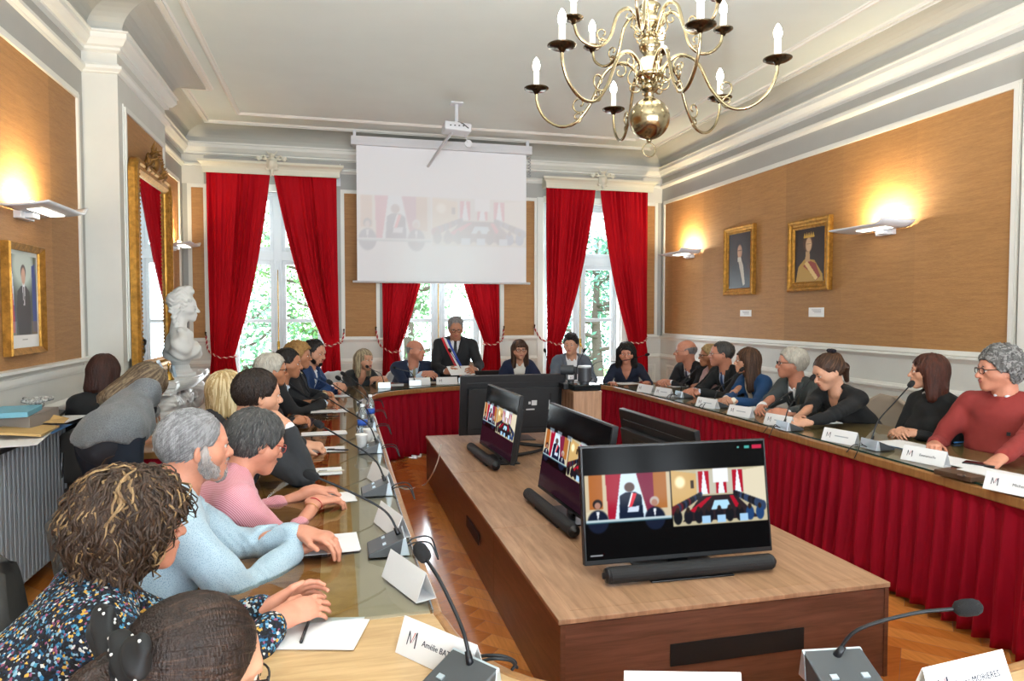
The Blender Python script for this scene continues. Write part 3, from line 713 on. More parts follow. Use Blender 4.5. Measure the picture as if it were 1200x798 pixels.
    for a, b in ((.02, .66), (2.2, 2.86), (4.42, 4.86), (-1.88, -1.55)):
        frm(mb, MBk, a, b, .24, .80); frm(mb, MBk, a + .04, b - .04, .28, .76, .012)
    for a, b in ((3.3, 4.3), (4.4, 5.3), (5.4, 6.2), (8.05, 8.9), (8.98, 9.85)): frm(mb, MLf, a, b, .24, .80)
    struct(mb.build('trim_20', TRIMW))
    # papered panels with white borders
    def papered(wall, Mf, a0, a1, z0, z1, name, t=.035):
        m_ = MB(); P = [Mf(a0, z0, .006), Mf(a1, z0, .006), Mf(a1, z1, .006), Mf(a0, z1, .006)]; m_.add(P, [(0, 1, 2, 3)]); m_.build('wallpaper', WP, wall)
        m_ = MB(); frm(m_, Mf, a0 - t, a1 + t, z0 - t, z1 + t, t, .035); frm(m_, Mf, a0 - t - .02, a1 + t + .02, z0 - t - .02, z1 + t + .02, .02, .016); m_.build('panel_border', TRIMW, wall)
    papered(wr, MR, 4.16, 9.86, 1.29, 3.28, 'r'); papered(wl, MLf, 2.2, 6.13, 1.19, 3.28, 'l'); papered(wl, MLf, 8.05, 9.72, 1.29, 3.28, 'l2')
    papered(wc, lambda a, z, n=0: V(XB + n, a, z), 6.47, 7.75, 1.25, 3.28, 'c')
    for a, b in ((-1.86, -1.71), (.11, .54), (2.40, 2.87), (4.64, 4.83)): papered(wb, MBk, a, b, 1.27, 3.27, 'b', .03)
    # corner pilaster strips on the back wall, door casing on the right wall
    mb = MB()
    for a, b in ((XL, -1.70), (4.62, XR)): mb.bb(a, b, YB - .02, YB, 3.32, 3.70)
    struct(mb.build('trim_21', WHITE))
    mb = MB(); mb.bb(XR - .05, XR, 3.92, 4.06, 0, 3.32); mb.bb(XR - .05, XR, 2.5, 4.06, 3.32, 3.45); mb.bb(XR - .05, XR, 2.5, 2.64, 0, 3.32); struct(mb.build('trim_22', TRIMW))
    mb = MB(); mb.bb(XR - .03, XR, 2.64, 3.92, 0, 3.32)
    for z0, z1 in ((.2, 1.0), (1.15, 2.3), (2.4, 3.15)):
        for y0, y1 in ((2.75, 3.22), (3.32, 3.8)): mb.bb(XR - .045, XR - .03, y0, y1, z0, z1)
    d = struct(mb.build('door_1', TRIMW)); mb = MB(); mb.tube([(XR - .03, 3.30, 1.05), (XR - .09, 3.30, 1.05), (XR - .09, 3.42, 1.05)], .009, 8); mb.build('door_handle', mat('brass', 'b08a40', .25, metal=1), d, smooth=True)
def window(n, a, b, y, zt, rear=False):
    fr = mat('window_paint', 'cfd6dc', .4); mb = MB(); d = .06; s = .055; cx = (a + b) / 2
    mb.bb(a, a + s, y - d / 2, y + d / 2, 0, zt); mb.bb(b - s, b, y - d / 2, y + d / 2, 0, zt); mb.bb(a, b, y - d / 2, y + d / 2, zt - s, zt); mb.bb(a, b, y - d / 2, y + d / 2, 0, .14)
    mb.bb(a + s, b - s, y - d / 2 - .01, y + d / 2 + .01, 2.33, 2.46)                      # transom
    mb.bb(cx - .055, cx + .055, y - d / 2 - .012, y + d / 2 + .012, .14, zt - s)            # meeting stiles
    mb.bb(cx - .012, cx + .012, y - d / 2 - .03, y + d / 2 + .03, .14, 2.33)
    for x0, x1 in ((a + s, cx - .055), (cx + .055, b - s)):
        mb.bb(x0, x0 + .05, y - .022, y + .022, .14, zt - s); mb.bb(x1 - .05, x1, y - .022, y + .022, .14, zt - s)
        for z in (1.47, ): mb.bb(x0, x1, y - .0185, y + .0185, z, z + .05)
        mb.bb(x0, x1, y - .0195, y + .0195, 2.46, 2.52); mb.bb(x0, x1, y - .0195, y + .0195, 2.27, 2.33); mb.bb(x0, x1, y - .0195, y + .0195, zt - s - .06, zt - s); mb.bb(x0, x1, y - .0195, y + .0195, .14, .60)
    w = struct(mb.build('window_%d' % n, fr, bevel=.004, bseg=1))
    m = MATS.get('window_glass')
    if not m:
        m = bpy.data.materials.new('window_glass'); m.use_nodes = True; nt = m.node_tree; nt.nodes.clear(); o = N(nt, 'ShaderNodeOutputMaterial'); t = N(nt, 'ShaderNodeBsdfTransparent'); g = N(nt, 'ShaderNodeBsdfGlossy', Roughness=.02); x = N(nt, 'ShaderNodeMixShader'); x.inputs[0].default_value = .05
        nt.links.new(t.outputs[0], x.inputs[1]); nt.links.new(g.outputs[0], x.inputs[2]); nt.links.new(x.outputs[0], o.inputs[0]); MATS['window_glass'] = m
    mb = MB(); mb.add([(a + s, y, .6), (b - s, y, .6), (b - s, y, zt - s), (a + s, y, zt - s)], [(0, 1, 2, 3)]); mb.build('pane', m, w)
    if rear: return
    mb = MB(); yy = y - .07  # espagnolette bolt
    mb.tube([(cx, yy, .3), (cx, yy, 2.2)], .007, 6); mb.box((cx, yy - .01, 1.15), (.03, .03, .12)); mb.tube([(cx, yy - .02, 1.15), (cx + .0, yy - .05, 1.12), (cx + .03, yy - .05, 1.04)], .008, 6); mb.build('window_handle', mat('brass', 'b08a40', .25, metal=1), w, smooth=True)
    mb = MB()
    for (p, q, r0, r1) in ((a - .10, a, 0, 3.33), (b, b + .10, 0, 3.33), (a, b, 3.25, 3.35)): mb.bb(p, q, YB - .03, YB, r0, r1)
    mb.bb(a, a + .02, YB, y - .03, 0, 3.27); mb.bb(b - .02, b, YB, y - .03, 0, 3.27); mb.build('casing', TRIMW, w, bevel=.006, bseg=1)
def railing(n, a, b):
    mb = MB(); y = YB + .48; m = mat('wrought_iron', '20262b', .5, metal=.6)
    for z in (.55, .42, -.30): mb.bb(a - .1, b + .1, y - .012, y + .012, z - .012, z + .012)
    def ring(cx, cz, r, t0=0, t1=2 * math.pi, k=18): th = np.linspace(t0, t1, k); mb.tube([(cx + r * math.cos(t), y, cz + r * math.sin(t)) for t in th], .009, 5)
    x = a
    while x < b:
        ring(x + .06, .485, .045); x += .13
    x = a
    while x < b - .1:
        for q, sg in ((x + .10, 1), (x + .32, -1)):
            th = np.linspace(0, 4.6, 26); mb.tube([(q + sg * (.105 - .02 * t) * math.cos(t) * 1, y, .20 + (.105 - .02 * t) * math.sin(t) * 1.3) for t in th], .009, 5)
            mb.tube([(q + sg * (.105 - .02 * t) * math.cos(t) * 1, y, -.05 - (.105 - .02 * t) * math.sin(t) * 1.3) for t in th], .009, 5)
        ring(x + .21, .075, .05); mb.bb(x - .01, x + .01, y - .01, y + .01, -.30, .42); x += .42
    o = mb.build('balcony_railing', m, smooth=True)
    tag(o, 'wrought iron scroll balcony railing outside the %s window' % ['left', 'middle', 'right'][n], 'railing', 'balcony railings')
RED = None
def velvet():
    m, nt, b = newmat('red_velvet'); L = nt.links; b.inputs['Base Color'].default_value = srgb('b00818'); b.inputs['Roughness'].default_value = .75; b.inputs['Sheen Weight'].default_value = .35; b.inputs['Sheen Roughness'].default_value = .35; b.inputs['Sheen Tint'].default_value = srgb('ff4a50'); b.inputs['Specular IOR Level'].default_value = .15
    tc = N(nt, 'ShaderNodeTexCoord'); mp = N(nt, 'ShaderNodeMapping'); mp.inputs['Scale'].default_value = (9, 9, 1.5); no = N(nt, 'ShaderNodeTexNoise', Scale=1.0, Detail=3.0); L.new(tc.outputs['Object'], mp.inputs[0]); L.new(mp.outputs[0], no.inputs['Vector'])
    cr = N(nt, 'ShaderNodeValToRGB'); cr.color_ramp.elements[0].color = srgb('a00613'); cr.color_ramp.elements[1].color = srgb('c20a1e'); L.new(no.outputs[0], cr.inputs[0]); L.new(cr.outputs[0], b.inputs['Base Color']); return m
def curtain(tx0, tx1, kx0, kx1, zk, ztop, inner, label, folds=11, seed=0):
    """inner=+1 when the right edge is the free one"""
    rg = np.random.default_rng(seed); nu, nv = 121, 60; G = np.zeros((nv, nu, 3)); u = np.linspace(0, 1, nu)
    ph = rg.uniform(0, 6.28, 4); warp = u + .034 * np.sin(2 * math.pi * 1.6 * u + ph[0]) + .014 * np.sin(2 * math.pi * 4.1 * u + ph[1]); warp = (warp - warp[0]) / (warp[-1] - warp[0])
    zs = np.concatenate([np.linspace(ztop, zk, 42), np.linspace(zk, .03, 19)[1:]])
    for i, z in enumerate(zs):
        if z >= zk: t = (ztop - z) / (ztop - zk); e = t ** 1.25 * (1 - .12 * math.sin(math.pi * t)); eo = t ** 2.2
        else: s_ = (zk - z) / zk; e = 1; eo = 1
        if inner > 0: x0 = tx0 + (kx0 - tx0) * eo; x1 = tx1 + (kx1 - tx1) * e
        else: x1 = tx1 + (kx1 - tx1) * eo; x0 = tx0 + (kx0 - tx0) * e
        if z < zk: k_ = min(1, s_ * 3) * .06; x0 -= k_ * (1 if inner < 0 else .3); x1 += k_ * (1 if inner > 0 else .3)
        pinch = math.exp(-((z - zk) / .10) ** 2); amp = .030 * (1 - .6 * pinch) + .014 * math.sin(3 * z + ph[2])
        A_ = .55 + .45 * np.sin(2 * math.pi * 1.7 * u + ph[2] + .3 * z); wv = A_ * np.sin(2 * math.pi * folds * warp + .8 * math.sin(z * 1.1 + ph[3]) * u) + .45 * np.sin(2 * math.pi * folds * .47 * warp + ph[1] + .4 * z) + .16 * np.sin(2 * math.pi * folds * 2.3 * warp + ph[0] + z)
        G[i, :, 0] = x0 + (x1 - x0) * warp.clip(0, 1); G[i, :, 1] = 9.80 - amp * wv + .03 * pinch; G[i, :, 2] = z
    mb = MB(); mb.grid(G); o = mb.build('curtain', MATS['velvet_neutral_back'], smooth=True); tag(o, label, 'curtain', 'red velvet curtains')
def rope(pts, r, name, label=None, group=None, parent=None):
    P = bez(pts, 14); mb = MB(); L = np.concatenate([[0], np.cumsum(np.linalg.norm(np.diff(P, axis=0), axis=1))]); s = np.arange(0, L[-1], .006); Q = np.stack([np.interp(s, L, P[:, i]) for i in range(3)], 1)
    T = np.gradient(Q, axis=0); T /= np.linalg.norm(T, axis=1)[:, None]; a = np.cross(T, V(0.1, .2, 1)); a /= np.linalg.norm(a, axis=1)[:, None]; b = np.cross(T, a)
    for k in range(3):
        th = s / .075 * 2 * math.pi + k * 2.094; mb.tube(Q + (a * np.cos(th)[:, None] + b * np.sin(th)[:, None]) * r * .55, r * .62, 6, 0 if k else 1)
    o = mb.build(name, [mat('rope_red', 'a8182a', .7), mat('rope_cream', 'e6d4c0', .7)], parent, smooth=True)
    if label: tag(o, label, 'tieback', group)
    return o
def tieback(hx, hz, k0, k1, zk, label):
    """from a hook on the wall round the gathered curtain"""
    far = k1 if abs(hx - k1) > abs(hx - k0) else k0; near = k0 if far == k1 else k1
    rope([(hx, YB - .05, hz), ((hx + near) / 2, 9.85, (hz + zk) / 2 - .05), (near * .8 + far * .2, 9.735, zk + .02), ((near + far) / 2, 9.715, zk - .015), (far, 9.76, zk - .005), (far + (far - near) * .05, 9.82, zk + .0), ((near + far) / 2, 9.88, zk + .02)], .011, 'curtain_tieback', label, 'rope tiebacks')
    mb = MB(); mb.tube([(hx, YB - .002, hz), (hx, YB - .06, hz), (hx, YB - .075, hz + .03)], .008, 8); mb.ball((hx, YB - .075, hz + .04), .014, 8); o = mb.build('curtain_hook', mat('dark_bronze', '4a3520', .4, metal=.8), smooth=True); tag(o, 'bronze hook for ' + label.replace('red and white rope tieback round the curtain', 'the tieback'), 'hook', 'tieback hooks')
def crest(c, sc, m, name, label=None, parent=None, face=(0, -1)):
    s = SDF(); R = np.array([[1, 0, 0], [0, 1, 0], [0, 0, 1]], float)
    s.ball((0, 0, 0), (.055, .03, .07), k=.01); s.ball((0, -.02, .0), (.035, .03, .048), k=.01); s.ball((0, -.01, -.08), (.018, .02, .02), k=.015); s.ball((0, -.01, .085), (.022, .022, .024), k=.015)
    for x in (-1, 1):
        for cx, cz, r0, t0 in ((.075, .055, .030, 0), (.05, -.045, .022, 2), (.125, .045, .022, 1)):
            th = np.linspace(0, 4.5, 9); pts = [(x * (cx + (r0 - .004 * t) * math.cos(t + t0)), -.005, cz + (r0 - .004 * t) * math.sin(t + t0)) for t in th]
            for p, q in zip(pts[:-1], pts[1:]): s.rc(p, q, .0085, k=.006)
        s.rc((x * .04, 0, .05), (x * .165, 0, .05), .010, .004, k=.01); s.rc((x * .02, -.005, .09), (x * .05, 0, .125), .010, .005, k=.01)
    vs, fs = s.mesh(.006); vs = vs * sc
    if face == (1, 0): vs = np.stack([-vs[:, 1], vs[:, 0], vs[:, 2]], 1)
    q = MM(); q.add(vs + np.asarray(c), fs); o = q.build(name, m, parent, origin=None if parent else c)
    if label: tag(o, label, 'ornament', 'pelmet crests')
    return o
def pelmet(a, b, n):
    prof = [(0, 3.46), (.28, 3.46), (.28, 3.425), (.30, 3.425), (.30, 3.46), (.305, 3.50), (.32, 3.53), (.345, 3.55), (.355, 3.555), (.355, 3.585), (0, 3.585)]
    path = [(a, YB), (a, YB - .001), (a, YB - .002)]
    mb = MB(); k = len(prof)
    def ring(x, sgn): return [(x + sgn * (o - .28 if o > .28 else 0), YB - o, z) for o, z in prof]
    A = ring(a, -1); B = ring(b, 1); mb.add(A + B, [tuple(range(k)), tuple(range(2 * k - 1, k - 1, -1))] + [(i, k + i, k + (i + 1) % k, (i + 1) % k) for i in range(k)])
    o = mb.build('curtain_pelmet', mat('pelmet_paint', 'dcdac8', .45)); tag(o, 'cream moulded curtain pelmet above the %s window' % ['left', 'middle', 'right'][n], 'pelmet', 'window pelmets')
    if n != 1: crest(((a + b) / 2, YB - .375, 3.55), 1.3, mat('pelmet_paint', 'dcdac8', .45), 'carved_crest', 'cream carved shell crest on the pelmet of the %s window' % ['left', 'middle', 'right'][n])
def tree(x, y, h, r, seed, label, leaf='5f9a54', n=5200, z0=-3.5):
    rg = np.random.default_rng(seed); root = empty('garden_tree', (x, y, z0), label, 'tree', 'trees outside the windows')
    mb = MB(); tips = []
    mb.tube([(0, 0, 0), (.1, 0, h * .3), (0, .1, h * .62), (0, 0, h * .9)], [.24, .19, .12, .04], 8)
    for i in range(26):
        z = h * rg.uniform(.22, .88); a = rg.uniform(0, 6.28); L = r * rg.uniform(.6, 1.0) * (1.15 - .6 * z / h); e = V(math.cos(a) * L, math.sin(a) * L, z + L * rg.uniform(.1, .5)); m_ = V(math.cos(a) * L * .5, math.sin(a) * L * .5, z + L * .1)
        P = bez([(0, 0, z), m_, e], 5); mb.tube(P, np.linspace(.06, .015, len(P)), 5); tips += list(P[4:])
    mb.build('trunk', mat('bark', '5c5348', .9), root, smooth=True)
    T = np.array(tips); c = T[rg.integers(0, len(T), n)] + rg.normal(size=(n, 3)) * .38; d = rg.normal(size=(n, 3)); d /= np.linalg.norm(d, axis=1)[:, None]; e = np.cross(d, rg.normal(size=(n, 3))); e /= np.linalg.norm(e, axis=1)[:, None]; s = rg.uniform(.045, .10, n)[:, None]
    vs = np.stack([c - d * s, c + e * s * .45, c + d * s, c - e * s * .45], 1).reshape(-1, 3); fs = np.arange(4 * n).reshape(-1, 4); q = MM(); q.add(vs, fs)
    q.build('foliage', mat('leaf_' + leaf, leaf, .6, var=.3, vscale=(2, 2, 2)), root, smooth=False)
MATS['velvet'] = velvet(); v = MATS['velvet'].copy(); v.name = 'velvet_neutral_back'; nt = v.node_tree; g = N(nt, 'ShaderNodeNewGeometry'); mx = N(nt, 'ShaderNodeMix', _data_type='RGBA'); cr = [n for n in nt.nodes if n.type == 'VALTORGB'][0]
nt.links.new(g.outputs['Backfacing'], mx.inputs[0]); nt.links.new(cr.outputs[0], mx.inputs[6]); mx.inputs[7].default_value = srgb('b4aea8'); nt.links.new(mx.outputs[2], nt.nodes['Principled BSDF'].inputs['Base Color']); nt.nodes['Principled BSDF'].inputs['Sheen Weight'].default_value = .15; MATS['velvet_neutral_back'] = v  # unseen grey back, added so light bounced off the curtains stays neutral
for k, (a, b) in enumerate(WINX): window(k + 1, a, b, YB + .17, 3.27); railing(k, a, b)
build_room()
for k, (a, b) in enumerate([(-1.65, .03), (.60, 2.28), (2.99, 4.64)]): pelmet(a, b, k)
cur = [(-1.64, -.85, -1.62, -1.33, 1.03, 1), (-.80, .01, -.17, .03, 1.17, -1), (.61, 1.42, .62, .84, 1.07, 1), (1.46, 2.28, 2.07, 2.30, 1.16, -1), (3.00, 3.77, 3.02, 3.24, 1.15, 1), (3.84, 4.62, 4.33, 4.62, 1.16, -1)]
hooks = [(-1.70, 1.30), (.09, 1.33), (.53, 1.36), (2.39, 1.36), (2.86, 1.38), (4.66, 1.38)]
for i, c in enumerate(cur):
    wn = ['left', 'middle', 'right'][i // 2]; sd = ['left', 'right'][i % 2]
    curtain(c[0], c[1], c[2], c[3], c[4], 3.46, c[5], 'red velvet curtain gathered at the %s side of the %s window' % (sd, wn), folds=9 + i % 3, seed=i)
    tieback(hooks[i][0], hooks[i][1], c[2], c[3], c[4], 'red and white rope tieback round the curtain at the %s side of the %s window' % (sd, wn))
tl = ['broad tree filling the garden beyond the left window', 'tall leafy tree standing beyond the middle window', 'dense tree beyond the right window', 'tree between the left and middle windows in the garden', 'pale far tree behind the right window', 'far tree behind the left window of the garden']
for i, (x, y, h, r, lf) in enumerate([(-2.6, 17, 7.5, 2.9, '6fa07e'), (1.6, 16, 7.6, 2.6, '7ba678'), (6.6, 17, 7.8, 2.9, '5f9580'), (-.6, 21, 9, 3.0, '79a860'), (10.5, 22, 9, 3.4, '6f9f6a'), (-6.0, 22, 9, 3.4, '7fae68')]): tree(x, y, h, r, i + 10, tl[i], lf)
mb = MB(); mb.bb(-30, 40, 10.4, 60, -3.6, -3.5); struct(mb.build('ground', mat('garden_lawn', '6f8f4c', .9, var=.2, vscale=(1, 1, 1))))
# ---------------------------------------------------------------- wall lamps, chandelier, screen, pictures, mirror, fireplace
BRASS = mat('brass', 'b08a40', .25, metal=1); GOLD = mat('gilt', 'b0813a', .42, metal=.85, var=.35, vscale=(25, 25, 25), bump=.3, bscale=90)
BLACKP = mat('black_plastic', '16171a', .42); LAMPW = mat('lamp_enamel', 'd8dade', .35)
def sconce(x, y, z, sgn, label, energy=32):
    """sgn = direction away from the wall"""
    r = empty('wall_lamp', (x, y, z), label, 'wall lamp', 'angular wall lamps'); L = .68
    mb = MB(); n = 9; G = []
    for v in np.linspace(-L / 2, L / 2, 25):
        curl = max(0, (v + L / 2 - (L - .10)) / .10) if sgn > 0 else max(0, (-v + L / 2 - (L - .10)) / .10); row = []
        for t in np.linspace(0, 1, n): row.append((sgn * (.03 + .26 * t * (1 - .0 * curl)), v + (.10 * t if sgn < 0 else -.0) + (-.0), .03 * t * t + .0 + .05 * curl ** 2))
        G.append(row)
    mb.grid(G); mb.build('reflector_plate', LAMPW, r, smooth=True, solid=.012)
    mb = MB(); mb.box((sgn * .025, 0, -.02), (.05, .20, .06)); mb.box((sgn * .06, 0, -.025), (.08, .10, .035)); mb.build('wall_mount', LAMPW, r, bevel=.004)
    mb = MB(); mb.box((sgn * .155, 0, .000), (.085, .36, .006), rotm(0, -sgn * .06, 0)); mb.build('diffuser', emis('lamp_glass', 'fff6e4', 5), r)
    mb = MB(); mb.tube([(sgn * .12, -.13, .045), (sgn * .12, .13, .045)], .012, 8); mb.build('lamp_tube', emis('lamp_tube', 'ffe2a8', 25), r)
    l = bpy.data.lights.new('wall_lamp_light', 'AREA'); l.shape = 'RECTANGLE'; l.size = .06; l.size_y = .30; l.energy = energy; l.color = (1, .80, .48); o = bpy.data.objects.new('wall_lamp_light', l); COL.objects.link(o); o.parent = r
    o.location = (sgn * .13, 0, .055); o.rotation_euler = (math.pi, -sgn * .75, 0)
sconce(XL, 5.10, 2.25, 1, 'white wall lamp above the framed official portrait', 20)
sconce(XL, 9.25, 2.42, 1, 'small far white wall lamp beside the gilt mirror', 18)
sconce(XR, 5.38, 2.37, -1, 'white wall lamp to the right of the portrait of the crowned figure')
sconce(XR, 9.05, 2.44, -1, 'white wall lamp to the left of the dark portrait by the window')
def chandelier(x, y, z):
    """z = centre of the big ball"""
    r = empty('brass_chandelier', (x, y, z), 'two tiered brass chandelier with curled arms and candle bulbs', 'chandelier')
    br = mat('chandelier_brass', 'a09274', .2, metal=1, var=.25, vscale=(9, 9, 9)); BR2 = mat('candle_sleeve', 'f3f0e6', .5)
    mb = MB(); mb.lathe([(0, -.115)] + [(.115 * math.sin(a), -.115 * math.cos(a)) for a in np.linspace(.15, math.pi - .25, 18)] + [(.03, .115), (.022, .14), (.045, .155), (.055, .17), (.03, .19), (.028, .21), (.075, .225), (.085, .24), (.06, .26), (.05, .33), (.03, .35), (.055, .38), (.062, .41), (.045, .44), (.025, .46), (.02, .50), (.05, .515), (.055, .53), (.035, .55), (.045, .60), (.06, .62), (.04, .64), (.02, .66), (.045, .69), (.05, .71), (.03, .74), (.018, .76), (.018, .9), (.04, .93), (.05, .96), (.03, .99), (.014, 1.01), (.014, ZC - z - .06), (.07, ZC - z - .05), (.075, ZC - z)], n=28); mb.build('stem', br, r, smooth=True)
    mb = MB(); mb.lathe([(0, -.135), (.012, -.13), (.016, -.12), (.010, -.11)], n=10); th = np.linspace(0, 2 * math.pi, 22)[:-1]; mb.tube([(.038 * math.cos(t), 0, -.172 + .038 * math.sin(t)) for t in th], .0045, 6, closed=True); mb.build('pull_ring', br, r, smooth=True)
    # direction towards the camera
    f0 = math.atan2(-FWD[1], -FWD[0])
    tiers = [(6, 9, .67, .24, [(.05, .20), (.09, .29), (.17, .33), (.26, .28), (.34, .12), (.43, .02), (.53, .01), (.62, .07), (.665, .16), (.67, .235)], .074), (6, -20, .44, .52, [(.04, .46), (.08, .56), (.13, .60), (.19, .56), (.23, .44), (.29, .385), (.36, .39), (.42, .44), (.44, .515)], .055)]
    for n, off, R, zc, prof, cr in tiers:
        for k in range(n):
            a = f0 + math.radians(off + 360 / n * k); ca, sa = math.cos(a), math.sin(a); Mp = lambda q: (q[0] * ca, q[0] * sa, q[1])
            P = bez([Mp(q) for q in prof], 7); mb = MB(); mb.tube(P, np.linspace(.0105, .0085, len(P)), 8)
            sc = R / .67
            for ix, ang, r0, sg in ((4.35, .9, .052, 1), (5.0, 1.9, .034, -1), (1.0, -1.9, .060, -1), (2.3, -2.3, .045, 1), (.4, -1.2, .05, 1)):
                i0 = int(ix); q0 = np.array(prof[i0]) * (1 - ix + i0) + np.array(prof[i0 + 1]) * (ix - i0); r0 *= .35 + .65 * sc; cc = q0 + r0 * np.array([math.cos(ang), math.sin(ang)])
                th = np.linspace(0, 6.6, 24); mb.tube([Mp((cc[0] + r0 * (1 - .115 * t) * math.cos(ang + math.pi + sg * t), cc[1] + r0 * (1 - .115 * t) * math.sin(ang + math.pi + sg * t))) for t in th], .0052 * (.7 + .3 * sc), 6)
            arm = mb.build('arm', br, r, smooth=True)
            mb = MB(); c = (R * ca, R * sa, zc); mb.lathe([(.010, -.03), (.02, -.012), (.03, -.008), (cr * .75, -.006), (cr, .004), (cr, .008), (cr * .9, .010), (cr * .5, .003), (.024, .006), (.022, .022), (.0, .022)], c, n=20); mb.build('drip_pan', mat('pan_brass', '5a5040', .25, metal=1), arm, smooth=True)
            mb = MB(); h = .105 if R > .5 else .085; mb.lathe([(.0185, .02), (.0175, h * .5), (.018, h), (.012, h + .004), (0, h + .004)], c, n=12); mb.build('candle_sleeve', BR2, arm, smooth=True)
            mb = MB(); mb.lathe([(.008, h), (.020, h + .018), (.022, h + .035), (.016, h + .06), (.006, h + .078), (0, h + .084)], c, n=12); mb.build('candle_bulb', emis('bulb', 'fff6e8', 30), arm, smooth=True)
        l = bpy.data.lights.new('chandelier_light', 'POINT'); l.energy = 14; l.color = (1, .90, .74); l.shadow_soft_size = .25; o = bpy.data.objects.new('chandelier_light', l); COL.objects.link(o); o.parent = r; o.location = (0, 0, zc + .12)
chandelier(1.71, 3.62, 2.69)
# --- projection screen
def colgrid(name, IMG, M, w, h, m, parent, flip=False):
    """numpy picture (rows top to bottom) carried as vertex colours of a flat sheet; M maps (u,v) in metres"""
    a, b = IMG.shape[:2]; us = np.linspace(0, w, b); vs_ = np.linspace(h, 0, a); G = np.array([[M(u, v) for u in us] for v in vs_]).reshape(-1, 3)
    i = np.arange(a - 1)[:, None] * b + np.arange(b - 1)[None]; fs = np.stack([i + b, i + b + 1, i + 1, i], -1).reshape(-1, 4)
    o0 = np.array(parent['_o']); me = bpy.data.meshes.new(name); me.from_pydata((G - o0).tolist(), [], fs.tolist()); at_ = me.color_attributes.new('Col', 'FLOAT_COLOR', 'POINT')
    c = np.concatenate([IMG.reshape(-1, 3), np.ones((a * b, 1))], 1); c[:, :3] = np.where(c[:, :3] <= .04045, c[:, :3] / 12.92, ((c[:, :3] + .055) / 1.055) ** 2.4); at_.data.foreach_set('color', c.ravel()); me.materials.append(m)
    o = bpy.data.objects.new(name, me); COL.objects.link(o); o.parent = parent; o['_o'] = tuple(float(q) for q in o0); return o
def attrmat(name, emit=0, rough=.5, base=1.0, white=0, spec=.5):
    m, nt, b = newmat(name); a = N(nt, 'ShaderNodeAttribute', _attribute_name='Col'); L = nt.links
    if emit: L.new(a.outputs['Color'], b.inputs['Emission Color']); b.inputs['Emission Strength'].default_value = emit; b.inputs['Base Color'].default_value = (white,) * 3 + (1,)
    else: L.new(a.outputs['Color'], b.inputs['Base Color'])
    b.inputs['Roughness'].default_value = rough; b.inputs['Specular IOR Level'].default_value = spec; MATS[name] = m; return m
class Canvas:
    def __init__(s, w, h, c): s.a = np.zeros((h, w, 3)); s.a[:] = s.h(c); s.w, s.hh = w, h; s.Y, s.X = np.mgrid[0:h, 0:w]; s.X = (s.X + .5) / w; s.Y = (s.Y + .5) / h; s.px = 1.0 / w
    @staticmethod
    def h(c): return np.array([int(c[i:i + 2], 16) / 255 for i in (0, 2, 4)]) if isinstance(c, str) else np.array(c, float)
    def mix(s, m, c): m = np.clip(m, 0, 1)[..., None]; s.a = s.a * (1 - m) + s.h(c) * m; return s
    def rect(s, x0, y0, x1, y1, c, al=1): return s.mix(((s.X >= x0) & (s.X < x1) & (s.Y >= y0) & (s.Y < y1)) * al, c)
    def ell(s, cx, cy, rx, ry, c, soft=.15, al=1): d = np.sqrt(((s.X - cx) / rx) ** 2 + ((s.Y - cy) / ry) ** 2); return s.mix(np.clip((1 - d) / soft + .5, 0, 1) * al, c)
    def poly(s, pts, c, al=1):
        ins = np.zeros(s.X.shape, bool); n = len(pts)
        for i in range(n):
            (x0, y0), (x1, y1) = pts[i], pts[(i + 1) % n]; k = (y0 > s.Y) != (y1 > s.Y)
            with np.errstate(divide='ignore', invalid='ignore'): xx = (x1 - x0) * (s.Y - y0) / (y1 - y0 + 1e-12) + x0
            ins ^= k & (s.X < xx)
        return s.mix(ins * al, c)
    def noise(s, amp, seed=0): s.a = np.clip(s.a + np.random.default_rng(seed).normal(size=s.a.shape[:2])[..., None] * amp, 0, 1); return s
